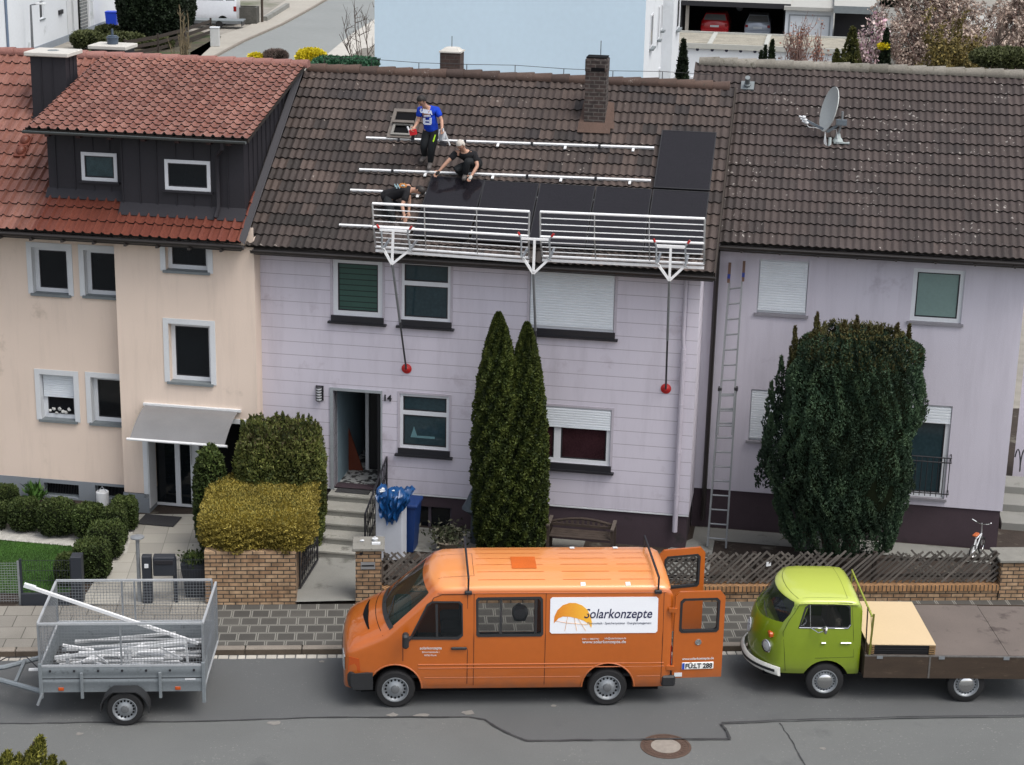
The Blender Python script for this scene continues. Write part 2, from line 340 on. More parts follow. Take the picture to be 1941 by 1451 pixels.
for r in (bw1, bw2):
    f = MB(); f.ring(rect(*r), rect(r[0]+.03, r[1]+.03, r[2]-.03, r[3]-.03), FN, VM+.08, VM+.12); w = part('basement_window', f, M_sill, house_l, HF)
    g = MB(); g.box((r[0], VM+.125, r[1]), (r[2], VM+.13, r[3])); part('pane', g, M_glassd, w, HF)
    g = MB()
    for i in range(1, 22): u = r[0]+(r[2]-r[0])*i/22; g.box((u-.004, VM+.1, r[1]), (u+.004, VM+.108, r[3]))
    part('grille', g, M_black, w, HF)
for k, (r, v) in enumerate(((rA, VM), (rB, VM), (rC, VM), (rD, VM), (rE, VB), (rF, VB))):
    s = MB(); u0, z0, u1, z1 = r    # white surround: top and two sides
    s.box((u0, v-.018, z0), (u0+IN, v-.001, z1)); s.box((u1-IN, v-.018, z0), (u1, v-.001, z1)); s.box((u0+IN, v-.017, z1-IN), (u1-IN, v-.001, z1))
    part('surround', s, M_whitep, house_l, HF)
    ii = inner(r)
    window(house_l, ii[:4], v+.155, fw=.085, blindh=(.45 if k == 2 else 0), glass=M_glassd)
    s = MB(); s.box((ii[0]-.05, v-.06, z0-.03), (ii[2]+.05, v+.15, z0+.022)); part('sill', s, M_sill, house_l, HF)
g = MB(); ii = inner(rC)
for k in range(7): g.blob((ii[0]+.14+.07*k, VM+.13, ii[1]+.16+.05*math.sin(k*2.4)), (.045, .03, .04), 1, jit=.3)
single('orchid_flowers', g, mat('white_petals', (.5, .5, .48), .8), 'white orchid blooms standing in the lower left window of the cream house', 'flowers', HF, (0, 0, 0))
# front door
d0 = HF.at(283, 940, .45).x; d1 = HF.at(380, 940, .45).x
f = MB(); f.ring(rect(d0, .12, d1, 2.3), rect(d0+.09, .17, d1-.07, 2.22), FN, .44, .52); um = d0+(d1-d0)*.58
f.box((um-.06, .445, .17), (um+.05, .515, 2.22)); f.box((d1-.2, .446, .17), (d1-.07, .514, 2.22))
dl = part('front_door', f, M_white, house_l, HF)
g = MB(); g.box((d0+.09, .48, .17), (um-.06, .49, 2.22)); g.box((um+.05, .48, .17), (d1-.2, .49, 2.22)); part('pane', g, M_glassd, dl, HF)
g = MB(); g.tube([(d1-.16, .40, 1.1), (d1-.16, .40, 1.65)], .014); g.tube([(d1-.16, .40, 1.16), (d1-.16, .45, 1.16)], .01); g.tube([(d1-.16, .40, 1.59), (d1-.16, .45, 1.59)], .01); part('handle', g, M_alu, dl, HF)
g = MB()
for i in range(26):
    a = i*math.tau/26; g.blob((d0+.32+.13*math.cos(a), .43, 1.98+.11*math.sin(a)), (.03, .02, .025), 1, jit=.3)
single('door_wreath', g, mat('wreath_grey', (.12, .14, .11), .9), 'small grey green wreath hung on the glass front door under the awning', 'wreath', HF, (0, 0, 0))
s = MB(); s.box((DU0-.1, -.02, .42), (DU0-.001, -.001, DZ1)); s.box((DU0-.001, 0.0, .2), (DU0+.02, .4, DZ1-.01)); s.box((DU0, -.025, DZ1-.1), (DU1, .05, DZ1)); part('door_surround', s, M_whitep, house_l, HF)
# entrance canopy of clouded acrylic
A0 = HF.at(273, 766, 0); A1 = HF.at(455, 779, 0); F0 = HF.at(223, 831, -1.05); F1 = HF.at(414, 847, -1.05); cz0, cz1 = (A0.z+A1.z)/2, (F0.z+F1.z)/2
cn = thing('door_canopy', 'curved clouded acrylic canopy with metal rails above the left front door', 'canopy', HF, ((A0.x+A1.x)/2, 0, cz0))
u0, u1 = A0.x+.05, A1.x-.02; arc = [(-1.0*t, cz0+(cz1-cz0)*(t**1.9)) for t in [i/12 for i in range(13)]]
g = MB()
for (va, za), (vb, zb) in zip(arc, arc[1:]):
    g.add([(u0, va, za), (u1, va, za), (u1, vb, zb), (u0, vb, zb), (u0, va, za-.008), (u1, va, za-.008), (u1, vb, zb-.008), (u0, vb, zb-.008)], [(0, 1, 2, 3), (7, 6, 5, 4), (0, 3, 7, 4), (1, 5, 6, 2)])
M_acr = mat('clouded_acrylic', (.22, .22, .225), .25, var=.06, spec=.5); M_acr.node_tree.nodes['Principled BSDF'].inputs['Alpha'].default_value = .72
part('sheet', g, M_acr, cn, HF, smooth=60)
for uu in (u0+.3, u1-.28):
    g = MB(); g.tube([(uu, v, z-.03) for v, z in arc], .016, 6); g.tube([(uu, 0, cz0-.42), (uu, -.4, cz0-.08)], .012, 6); part('bracket', g, M_sill, cn, HF)
g = MB(); g.box((u0-.05, -.06, cz0-.02), (u1+.05, 0, cz0+.035)); part('wall_rail', g, M_aluw, cn, HF)
g = MB(); g.tube([(u0-.06, -1.0, cz1-.01), (u1+.06, -1.0, cz1-.01)], .03, 8); part('front_rail', g, M_aluw, cn, HF)
g = MB(); g.bbox((d0+.15, -.75, .125), (d0+.95, -.2, .15), .01)
g.mi = 0; single('door_mat', g, mat('rubber_mat', (.03, .03, .033), .9, bump=.8, bscale=80), 'dark rubber doormat on pale paving at the left house door', 'doormat', HF, (0, 0, 0))

# ================================================================== MIDDLE HOUSE
house_m = thing('terraced_house', 'mauve board clad house number 14 under the brown roof where panels are fitted', 'house', HF, (6, .4, 0))
V1 = .4; zb = .84
w1 = px(630.6, 492, 725, 600.5, V1); w2 = px(760.5, 498.5, 854, 609, V1); w4 = px(758, 749, 851, 852.5, V1)
w3 = px(1004, 512, 1165.5, 626.5, V1); w5 = px(1004, 772, 1158, 879, V1); w5 = (w3[0]+.02, w5[1], w5[2], w5[3])
dm = px(632.5, 743, 722, 912, V1); DZ = .80
b = MB(); H = [(*w1, .1), (*w2, .1), (*w3, .14), (*w4, .1), (*w5, .14), (dm[0], zb, dm[2], dm[3], .3)]
wall(b, 1.8, 10.68, zb, 6.1, V1, H, rmi=0); b.quad((10.68, V1, zb), (10.68, 2.0, zb), (10.68, 2.0, 6.1), (10.68, V1, 6.1)); part('rear_wall', MB().box((3, 8, 0), (10.66, 8.8, 6)), M_mauve, house_m, HF, smooth=0); part('corner_board', MB().box((10.45, V1-.012, zb+.003), (10.68, V1-.001, 5.9)), M_mauve, house_m, HF, smooth=0)
part('wall', b, M_mauve, house_m, HF, smooth=0)
b = MB(); wall(b, 1.8, 10.64, -.3, zb, V1+.03, [(dm[0], DZ, dm[2], zb-.001, .3), px(788, 962, 855, 1008, V1)+(.12,), px(992, 975, 1030, 1040, V1)+(.12,)]); b.quad((10.64, V1+.03, -.3), (10.64, 2, -.3), (10.64, 2, zb), (10.64, V1+.03, zb))
part('plinth', b, M_plinthp, house_m, HF, smooth=0)
for a_, c_ in ((1.8, dm[0]-.08), (dm[2]+.04, 10.68)): part('base_trim', MB().box((a_, V1-.01, zb-.03), (c_, V1+.02, zb-.001)), M_whitep, house_m, HF)
for q in (px(788, 962, 855, 1008, V1), px(992, 975, 1030, 1040, V1)):
    f = MB(); f.ring(rect(*q), rect(q[0]+.04, q[1]+.04, q[2]-.04, q[3]-.04), FN, V1+.1, V1+.14); um = (q[0]+q[2])/2-.1; f.box((um-.03, V1+.1, q[1]), (um+.03, V1+.14, q[3])); w = part('basement_window', f, mat('dull_plum', hexc('5d5560', .7), .7), house_m, HF)
    g = MB(); g.box((q[0], V1+.15, q[1]), (q[2], V1+.155, q[3])); part('pane', g, M_glassd, w, HF)
blk = (M_black, .1, .05, .07)
for r, kw in ((w1, dict(glass=M_blind, fw=.1)), (w2, dict(glass=M_glasst, transom=.63, fw=.06)), (w3, dict(glass=M_glassd, blindh=w3[3]-w3[1]-.14, fw=.09)),
              (w4, dict(glass=M_glasst, transom=.65, fw=.06)), (w5, dict(glass=mat('plum_glass', (.03, .013, .016), .1, spec=.5, var=.4), blindh=.36, mullion=.36, fw=.09))):
    w = window(house_m, r, V1+.03, **kw)
    s = MB(); s.box((r[0]-.03, V1-.05, r[1]-.115), (r[2]+.03, V1-.001, r[1]+.008)); s.box((r[0]-.09, V1-.10, r[1]-.155), (r[2]+.09, V1-.001, r[1]-.116)); part('sill', s, M_black, w, HF)
# frames: thin pale edge round each opening
for r in (w1, w2, w4, w3, w5):
    s = MB(); s.ring(rect(r[0]-.05, r[1], r[2]+.05, r[3]+.045), rect(r[0], r[1]+.001, r[2], r[3]), FN, V1-.012, V1-.001); part('architrave', s, mat('pale_trim', hexc('bcb6c0', .85), .7), house_m, HF)
g = MB(); P = px(779, 812, 788, 831, V1)      # sailing ship and shells standing behind the pane
g.prism([(P[0]-.02, P[1]), (P[2]+.03, P[1]), ((P[0]+P[2])/2, P[3]+.02)], FN, V1+.052, V1+.058); q = px(790, 829, 823, 833, V1)
g.box((q[0], V1+.05, q[1]), (q[2], V1+.058, q[3])); 
tag(part('window_ornament', g, mat('ornament', (.1, .2, .22), .7), None, HF), 'pale toy sailing boat standing behind the teal pane right of the door', 'ornament')
# entrance: open door, hallway
u0, u1, z1 = dm[0], dm[2], dm[3]
g = MB(); g.quad((u0-.0, V1+.3, DZ), (u0, V1+3.2, DZ), (u0, V1+3.2, z1+.3), (u0, V1+.3, z1+.3)); g.quad((u1+.1, V1+.3, DZ), (u1+.1, V1+.3, z1+.3), (u1+.1, V1+3.2, z1+.3), (u1+.1, V1+3.2, DZ))
g.quad((u0, V1+.3, z1+.02), (u1+.1, V1+.3, z1+.02), (u1+.1, V1+3.2, z1+.02), (u0, V1+3.2, z1+.02)); g.quad((u0, V1+3.2, DZ), (u0, V1+3.2, z1+.3), (u1+.1, V1+3.2, z1+.3), (u1+.1, V1+3.2, DZ))
part('hallway', g, mat('hall_wall', hexc('7f95a0', .8), .8), house_m, HF, smooth=0, fix=False)
g = MB(); g.box((u0, V1-.02, DZ-.06), (u1, V1+3.2, DZ+.006)); M_terr = mat('terrazzo', (.42, .43, .42), .5, var=.1); spots(M_terr, 16, .5, (.05, .05, .05), 1, .2, .5); part('hall_floor', g, M_terr, house_m, HF)
f = MB(); f.box((u0-.07, V1-.03, DZ), (u0, V1+.28, z1+.06)); f.box((u1, V1-.03, DZ), (u1+.03, V1+.28, z1+.06)); f.box((u0, V1-.028, z1), (u1, V1+.28, z1+.055)); fr = part('door_frame', f, mat('pale_door_frame', hexc('9ea4a8', .8), .5), house_m, HF)
um = u0+.42
g = MB(); g.box((um, V1+1.35, DZ), (u1+.08, V1+1.42, z1+.2)); part('inner_wall', g, mat('dark_door', (.012, .012, .014), .5), house_m, HF)
g = MB(); g.box((um-.07, V1+1.3, DZ+.001), (um-.001, V1+1.44, z1+.2)); part('post', g, M_whitep, house_m, HF)
g = MB(); g.prism([(u0+.003, DZ+.01), (um-.1, DZ+.01), (u0+.003, DZ+.95)], FN, V1+1.2, V1+1.24); part('stair_string', g, mat('red_brown_wood', hexc('7c3a22', .6), .5, var=.2), house_m, HF)
g = MB(); g.box((u1-.14, V1+.28, DZ+.01), (u1-.09, V1+1.0, z1-.05)); part('front_door', g, mat('dark_frame_door', (.03, .03, .035), .4), house_m, HF)
# wall lamp, house number, disc sockets
q = px(599, 731, 613.5, 759, V1); lm = thing('wall_lamp', 'dark slatted wall lamp left of the open front door', 'lamp', HF, ((q[0]+q[2])/2, V1, q[1]))
g = MB(); g.box((q[0], V1-.02, q[1]), (q[2], V1-.001, q[3])); part('backplate', g, M_black, lm, HF)
g = MB(); g.lathe([(.055, 0), (.055, q[3]-q[1]-.06)], ((q[0]+q[2])/2, V1-.07, q[1]+.03), n=12); part('diffuser', g, M_whitep, lm, HF)
g = MB(); cu = (q[0]+q[2])/2
for i in range(6): zz = q[1]+.02+i*(q[3]-q[1]-.04)/5; g.lathe([(.062, -.012), (.07, 0), (.062, .012)], (cu, V1-.07, zz), n=12)
part('louvre', g, M_black, lm, HF)
q = px(726.5, 748, 741.5, 759.5, V1)
me = text_mesh('14', (q[3]-q[1])*1.38, M_black, Matrix.Translation(V((q[0], V1-.03, q[1]))) @ Matrix.Rotation(R(90), 4, 'X'), 'house_number', bold=.006, depth=.01)
tag(part('house_number', me, None, None, HF), 'black metal house number 14 on the mauve wall beside the door', 'house number')
PU = HF.at(1291, 760, V1-.09).x
g = MB(); g.tube([(PU, V1-.09, z) for z in (.5, .84, 2, 4.35)], .055, 10)
for z in (1.3, 2.2, 3.2, 4.1): g.lathe([(.062, -.02), (.062, .02)], (PU, V1-.09, z), n=10)
g.tube([(PU, V1-.09, 4.35), (PU-.02, V1-.07, 4.6), (PU-.02, V1-.07, 5.85)], .04, 8)
single('downpipe', g, mat('pipe_mauve', hexc('c0bac6', .8), .5), 'pale mauve rainwater downpipe at the right end of the board clad house', 'downpipe', HF, (0, 0, 0))

# ================================================================== RIGHT HOUSE
house_r = thing('terraced_house', 'mauve rendered house with lichen spotted roof, rightmost of the row', 'house', HF, (14, 1.75, 0))
V2 = 1.75; zb2 = .95
q1 = px(1437, 494, 1531, 596, V2); q2 = px(1728, 511, 1826, 612, V2); q3 = px(1421, 741, 1513, 838, V2); q4 = px(1700, 767, 1798, 940, V2); q4 = (q4[0], 1.12, q4[2], q4[3])
b = MB(); wall(b, 10.66, 16.95, zb2, 6.4, V2, [(*q, .12) for q in (q1, q2, q3, q4)]); b.quad((16.95, V2, zb2), (16.95, 10, zb2), (16.95, 10, 6.4), (16.95, V2, 6.4))
b.add([(16.95, V2, 6.4), (16.95, 10.6, 6.4), (16.95, 6.1, 9.2)], [(0, 1, 2)]); b.quad((10.66, V2, 0), (10.66, 10, 0), (10.66, 10, 6.4), (10.66, V2, 6.4)); b.add([(10.66, V2, 6.4), (10.66, 10.6, 6.4), (10.66, 6.1, 9.15)], [(0, 1, 2)])
part('wall', b, M_mauve2, house_r, HF, smooth=0)
b = MB(); wall(b, 10.66, 16.91, -.3, zb2, V2+.03, []); b.quad((16.91, V2+.03, -.3), (16.91, 10, -.3), (16.91, 10, zb2), (16.91, V2+.03, zb2)); part('plinth', b, M_plinthp, house_r, HF, smooth=0)
for r, kw in ((q1, dict(blindh=q1[3]-q1[1]-.12)), (q2, dict(glass=M_glassg, fw=.085)), (q3, dict(blindh=q3[3]-q3[1]-.12)), (q4, dict(glass=M_glasst, blindh=.3, fw=.1))):
    w = window(house_r, r, V2+.05, **kw)
    s = MB(); s.box((r[0]-.05, V2-.05, r[1]-.05), (r[2]+.05, V2+.12, r[1]+.002)); part('sill', s, mat('pale_sill', hexc('8f8d94', .8), .6), w, HF)
ra = px(1700, 864, 1801, 945, V2-.25); rl = thing('balcony_railing', 'black metal bar railing in front of the french window', 'railing', HF, ((ra[0]+ra[2])/2, V2-.2, ra[1]))
zt_, zb_ = ra[3]-.02, ra[1]+.12
for z in (zt_, zt_-.1, zb_): g = MB(); g.tube([(ra[0], V2-.002, z), (ra[0], V2-.25, z), (ra[2], V2-.25, z), (ra[2], V2-.002, z)], .014, 6); part('rail', g, M_black, rl, HF)
n = 9
for i in range(n+1): g = MB(); u = ra[0]+.03+(ra[2]-ra[0]-.06)*i/n; g.tube([(u, V2-.25, zt_), (u, V2-.25, zb_-.06)], .010, 6); part('baluster', g, M_black, rl, HF)
# ================================================================== ROOFS
def tile_mat(name, cols, dark, spot=None, moss=None, vary=.25, rough=.8):
    m = bpy.data.materials.new(name); m.use_nodes = True; MATS[name] = m; N, L, b = nodes(m); b.inputs['Roughness'].default_value = rough; b.inputs['Specular IOR Level'].default_value = .35
    at = N.new('ShaderNodeAttribute'); at.attribute_name = 'rnd'
    cr = N.new('ShaderNodeValToRGB'); e = cr.color_ramp; e.elements[0].color = (*cols[0], 1); e.elements[1].color = (*cols[-1], 1)
    for i, c in enumerate(cols[1:-1]): x = e.elements.new((i+1)/(len(cols)-1)); x.color = (*c, 1)
    L.new(at.outputs['Fac'], cr.inputs[0]); sp, vec = coords(m)
    n1 = N.new('ShaderNodeTexNoise'); n1.inputs['Scale'].default_value = 26; n1.inputs['Detail'].default_value = 5; n1.inputs['Roughness'].default_value = .7; L.new(vec, n1.inputs[0])
    n0 = N.new('ShaderNodeTexNoise'); n0.inputs['Scale'].default_value = .9; n0.inputs['Detail'].default_value = 3; L.new(vec, n0.inputs[0])
    s = math_node(m, 'ADD', math_node(m, 'MULTIPLY', n1.outputs[0], 1.1), math_node(m, 'MULTIPLY', n0.outputs[0], .8)); s = math_node(m, 'ADD', s, .05)
    vm = N.new('ShaderNodeVectorMath'); vm.operation = 'SCALE'; L.new(cr.outputs[0], vm.inputs[0]); L.new(s, vm.inputs['Scale']); L.new(vm.outputs[0], b.inputs['Base Color'])
    if moss:
        n2 = N.new('ShaderNodeTexNoise'); n2.inputs['Scale'].default_value = 7; n2.inputs['Detail'].default_value = 8; n2.inputs['Roughness'].default_value = .75; L.new(vec, n2.inputs[0])
        r = N.new('ShaderNodeMapRange'); r.inputs[1].default_value = moss[1]; r.inputs[2].default_value = moss[1]+.12; L.new(n2.outputs[0], r.inputs[0]); mixcol(m, r.outputs[0], moss[0])
    if spot: spots(m, *spot)
    bp = N.new('ShaderNodeBump'); bp.inputs['Strength'].default_value = .5; bp.inputs['Distance'].default_value = .006; L.new(n1.outputs[0], bp.inputs['Height']); L.new(bp.outputs[0], b.inputs['Normal'])
    return m
T_mid = tile_mat('brown_tiles', [hexc('3d3836', .50), hexc('4c4442', .50), hexc('584d49', .52), hexc('665852', .54), hexc('464040', .50)], None, spot=(14, .17, hexc('a09790', .65), 1.1, .42, .86), moss=((.035, .03, .026), .60))
T_right = tile_mat('grey_brown_tiles', [hexc('484140', .55), hexc('524947', .55), hexc('5b504d', .55), hexc('544a49', .55)], None, spot=(15, .16, hexc('aaa49f', .66), .8, .36, .86), moss=((.035, .03, .028), .60))
T_red = tile_mat('red_tiles', [hexc('7a5045', .74), hexc('885a4e', .76), hexc('966b5f', .76), hexc('80554a', .74)], None, moss=(hexc('6b4a44', .8), .62), rough=.45)
T_redn = tile_mat('new_red_tiles', [hexc('6d392d', .66), hexc('7a4335', .66), hexc('723d31', .66)], None, rough=.5)
T_gap = mat('tile_edge_shade', (.016, .013, .011), .95)  # near-black shade lines painted on tile risers; also underlay and back slopes
T_ridge = tile_mat('ridge_tiles_brown', [hexc('5c4a43', .62), hexc('6b564c', .62), hexc('51433e', .62)], None, spot=(20, .14, hexc('aaa39c', .8), 2, .5), moss=((.05, .045, .035), .58))
T_ridger = tile_mat('ridge_tiles_grey', [hexc('8f8a80', .62), hexc('9f9a90', .62), hexc('827e74', .62)], None, moss=(hexc('5c5a4c', .8), .55))
T_ridgel = tile_mat('ridge_tiles_red', [hexc('8d625a', .8), hexc('9a7068', .8)], None, moss=(hexc('6c4f4a', .8), .6))

class Roof:
    def __init__(s, v0, z0, pitch, fr=HF): s.v0, s.z0, s.p, s.fr = v0, z0, R(pitch), fr; s.c, s.s = math.cos(s.p), math.sin(s.p)
    def pt(s, u, t, h=0): return V((u, s.v0+t*s.c-h*s.s, s.z0+t*s.s+h*s.c))
    def hit(s, x, y, h=0):       # (u, t) on the plane h above the roof
        n = (0, -s.s, s.c); d = -s.s*s.v0+s.c*s.z0+h; q = s.fr.hit(x, y, n, d); o = s.pt(0, 0, h); return q.x, (q.y-o.y)*s.c+(q.z-o.z)*s.s
    def M(s, u, t, h=0, rot=0):  # local frame: x along u, y up the slope, z normal
        return s.fr.M @ Matrix.Translation(s.pt(u, t, h)) @ Matrix.Rotation(s.p, 4, 'X') @ Matrix.Rotation(rot, 4, 'Z')
def prof2(x): return .5+.5*math.cos(math.tau*x)
def profred(x):
    x = (x % 1.)-.5; return math.cos(min(1., abs(x)/.19)*math.pi/2)**.8 if abs(x) < .19 else 0.
def tiles(mb, rf, u0, u1, L, tw, course, prof, amp, rolls=2, seg=8, th=.03, jit=.004, skip=None, vals=None, skew=0, drow=0):
    nrow = int(round(L/course)); course = L/nrow; ncol = int(math.ceil((u1-u0)/tw-1e-6)); n = rolls*seg
    for i in range(nrow):
        s0 = i*course; s1 = s0+course+.05; off = rnd.uniform(-drow, drow)
        for j in range(ncol):
            a = u0+j*tw+off; b = min(a+tw, u1); k = max(2, int(round(n*(b-a)/tw)))
            if skip and skip((a+b)/2, s0): continue
            mb.val = vals(rnd, (a+b)/2, s0) if vals else rnd.random(); dz = rnd.uniform(-jit, jit); ds = rnd.uniform(-jit, jit)*1.5+drow*1.6*math.sin(a*.8+i*.9)+drow*math.sin(a*2.3+i*2.1); dr = rnd.uniform(-jit, jit)
            A = []; B = []; Cc = []
            for q in range(k+1):
                u = a+(b-a)*q/k; h = amp*prof((u-u0-off)/(tw/rolls))+.001*(q == 0); h0 = h+dz+dr*(q/k-.5)
                A.append(rf.pt(u, s0+ds, h0+th)); B.append(rf.pt(u, min(s1, L), h0+.002)); Cc.append(rf.pt(u, s0+ds+.008, h0-.012))
            m = len(A); base = A+B+Cc
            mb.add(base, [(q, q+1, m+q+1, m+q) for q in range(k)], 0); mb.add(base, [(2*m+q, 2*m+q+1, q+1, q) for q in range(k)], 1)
    mb.val = .5
def ridge(mb, u0, u1, v, z, r=.12, step=.38, mi=0, jit=.008):
    u = u0
    while u < u1-.05:
        e = min(u+step+.03, u1); mb.val = rnd.random(); j = rnd.uniform(-jit, jit); r0, r1 = r*1.12, r*.9; rr = []
        for uu, ra in ((u, r1), (u+.02, r1), (e-.04, r0), (e, r0)):
            ring = [(uu, v+ra*1.15*math.cos(a), z+j-.05+ra*math.sin(a)) for a in [math.pi*(-.12+1.24*q/10) for q in range(11)]]
            rr.append(ring)
        mb.loft(rr, True, mi); u += step
    mb.val = .5
def gutter(mb, u0, u1, v, z, r=.065, mi=0):
    prof = [(v+r*math.cos(a), z+r*math.sin(a)) for a in [math.pi+math.pi*q/8 for q in range(9)]]
    prof = [(prof[0][0]-.012, prof[0][1]+.012), (prof[0][0]-.012, prof[0][1])]+prof; inn = [(v+(y-v)*.86, z+(x-z)*.86+.004) for y, x in prof[::-1]]
    mb.loft([[(u, y, x) for y, x in prof+inn] for u in (u0, u1)], True, mi)
def fill_top(mb, rf, u0, u1, L, mi=1): mb.quad(rf.pt(u0, 0, -.012), rf.pt(u1, 0, -.012), rf.pt(u1, L, -.012), rf.pt(u0, L, -.012), mi)
def back_slope(mb, u0, u1, v, z, pitch, L, mi=0):
    p = R(pitch); q = (v+L*math.cos(p), z-L*math.sin(p)); mb.add([(u0, v, z), (u1, v, z), (u1, q[0], q[1]), (u0, q[0], q[1]), (u0, v, z-.12), (u1, v, z-.12), (u1, q[0], q[1]-.12), (u0, q[0], q[1]-.12)], [(0, 1, 2, 3), (7, 6, 5, 4), (2, 6, 7, 3), (0, 3, 7, 4), (1, 5, 6, 2)], mi)
# ---- middle roof
RM = Roof(-.05, 5.97, 33); LM = 5.40
b = MB(); mu0, mu1 = 1.66, 10.94
def vm_(r, u, s):   # upper and right part redder, lower left greyer and darker
    k = .5+.35*(s/LM-.5)+.25*((u-mu0)/(mu1-mu0)-.5); return min(1, max(0, r.gauss(k, .22)))
tiles(b, RM, mu0, mu1, LM, .30, .325, prof2, .034, vals=vm_, drow=.008, th=.038); fill_top(b, RM, mu0, mu1, LM)
back_slope(b, mu0, mu1, RM.pt(0, LM).y, RM.pt(0, LM).z+.02, 33, 5.6, 1)
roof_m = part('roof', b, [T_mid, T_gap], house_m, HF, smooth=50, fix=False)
b = MB(); rp = RM.pt(0, LM); ridge(b, mu0+.05, mu1-.1, rp.y+.01, rp.z+.07, r=.115, jit=.014); part('ridge', b, T_ridge, roof_m, HF)
b = MB(); gutter(b, 1.78, mu1+.05, RM.v0-.075, RM.z0-.05); part('gutter', b, M_gutter, house_m, HF)
b = MB(); b.box((1.8, -.02, RM.z0-.16), (mu1, .02, RM.z0-.025)); b.quad((1.8, -.02, RM.z0-.161), (mu1, -.02, RM.z0-.161), (mu1, .42, RM.z0-.1), (1.8, .42, RM.z0-.1)); part('fascia', b, M_gutter, house_m, HF)
b = MB()   # verge board with tile edge at right
for uu in (mu1+.005,): b.add([RM.pt(uu, 0, .04), RM.pt(uu, LM, .04), RM.pt(uu, LM, -.22), RM.pt(uu, 0, -.2), RM.pt(uu+.03, 0, .04), RM.pt(uu+.03, LM, .04), RM.pt(uu+.03, LM, -.22), RM.pt(uu+.03, 0, -.2)], [(0, 1, 2, 3), (4, 7, 6, 5), (0, 4, 5, 1), (0, 3, 7, 4), (2, 6, 7, 3)])
part('verge', b, M_wood, roof_m, HF)
b = MB()   # conductor wire on the ridge
pts = [(mu0+.4+i*1.05, rp.y+.02, rp.z+.26+.02*math.sin(i*2)) for i in range(9)]
w = thing('lightning_wire', 'thin sagging lightning conductor wire held above the brown ridge', 'wire', HF, (mu0+.4, rp.y, rp.z+.1))
part('wire', MB().tube(pts, .006, 5), M_black, w, HF)
for p in pts: part('holder', MB().tube([(p[0], p[1], rp.z+.08), p], .009, 5), M_black, w, HF)
# ---- right roof
RR = Roof(1.35, 6.27, 33); LR = 5.42; ru0, ru1 = 10.12, 17.5
b = MB()
def vr_(r, u, s): return min(1, max(0, r.gauss(.5+.25*(s/LR-.5), .2)))
tiles(b, RR, 10.0, ru1, LR, .30, .325, prof2, .034, vals=vr_, drow=0, th=.038, jit=.002, skip=lambda u, s: u < 10.95 and s < 3.0)
b.quad(RR.pt(10.12, 2.9, -.012), RR.pt(ru1, 2.9, -.012), RR.pt(ru1, LR, -.012), RR.pt(10.12, LR, -.012), 1); b.quad(RR.pt(10.97, 0, -.012), RR.pt(ru1, 0, -.012), RR.pt(ru1, 2.9, -.012), RR.pt(10.97, 2.9, -.012), 1)
rp2 = RR.pt(0, LR); back_slope(b, 10.12, ru1, rp2.y, rp2.z+.02, 33, 5.6, 1)
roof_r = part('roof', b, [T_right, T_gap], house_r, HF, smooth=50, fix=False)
b = MB(); ridge(b, 10.08, ru1, rp2.y+.01, rp2.z+.07, r=.12, step=.4, jit=.004); part('ridge', b, T_ridger, roof_r, HF)
b = MB(); gutter(b, 10.95, ru1, RR.v0-.075, RR.z0-.05); 
for i in range(9): u = 11.4+i*.75; b.box((u-.02, RR.v0-.15, RR.z0-.14), (u+.02, RR.v0+.05, RR.z0-.10))
part('gutter', b, M_gutter, house_r, HF)
b = MB(); b.box((10.97, RR.v0, RR.z0-.16), (ru1, RR.v0+.03, RR.z0-.03)); b.quad((10.97, RR.v0, RR.z0-.161), (ru1, RR.v0, RR.z0-.161), (ru1, 1.77, RR.z0-.1), (10.97, 1.77, RR.z0-.1)); part('fascia', b, M_gutter, house_r, HF)
b = MB(); b.tube([(10.93, 1.4, 6.1), (10.92, 1.62, 5.8), (10.9, 1.66, .3)], .05, 8); part('downpipe', b, M_gutter, house_r, HF)
# vent pipe tile and dish
u, t = RR.hit(1417, 166); mp_ = RR.M(u, t, .03)
g = MB(); g.box((-.14, -.14, .0), (.14, .12, .04)); g.lathe([(.07, 0), (.07, .1)], (0, 0, .03), (0, -.45, .9), n=12); g.lathe([(.055, .1), (.055, .26)], (0, 0, .03), (0, -.2, 1), n=12)
single('roof_vent', g, M_sill, 'small grey vent pipe tile near the left end of the lichened ridge', 'roof vent', mp_, (0, 0, 0))
u, t = RR.hit(1582, 272); f = RR.pt(u, t, .03); Md = HF.M @ Matrix.Translation(f)
d = thing('satellite_dish', 'grey satellite dish on a mast on the lichen spotted roof', 'satellite dish', Md)
def dl_(x, y): q = HF.at(x, y, f.y-.05); return V((q.x-f.x, -.05, q.z-f.z))
m0 = dl_(1596, 232)
part('mast', MB().tube([(.02, 0, 0), (m0.x, -.05, m0.z), (m0.x, -.05, m0.z+.22)], .024, 10), M_steel, d)
g = MB(); g.box((-.02, -.1, -.01), (.3, .16, .012)); g.lathe([(.11, 0), (.09, .05), (.06, .08), (.045, .16)], (.06, 0, .02), n=16); g.lathe([(.035, -.22), (.035, .0)], (-.1, -.06, .1), (0, .3, 1), n=10); part('base_flashing', g, mat('pale_flashing', hexc('a9b3b3', .8), .6), d)
ctr = dl_(1571, 207); nx = V((-.85, -.32, .22)).normalized(); g = MB()
ax = nx; xx = ax.cross(V((0, 0, 1))).normalized(); yy = ax.cross(xx); rings = []
for k in range(9):
    a = k/8; rr_ = a; dep = .09*(a*a-1)
    rings.append([ctr+xx*(.40*rr_*math.cos(j*math.tau/36))+yy*(.47*rr_*math.sin(j*math.tau/36))+ax*dep for j in range(36)])
for k in range(8, -1, -1): rings.append([p-ax*.018 for p in rings[k]])
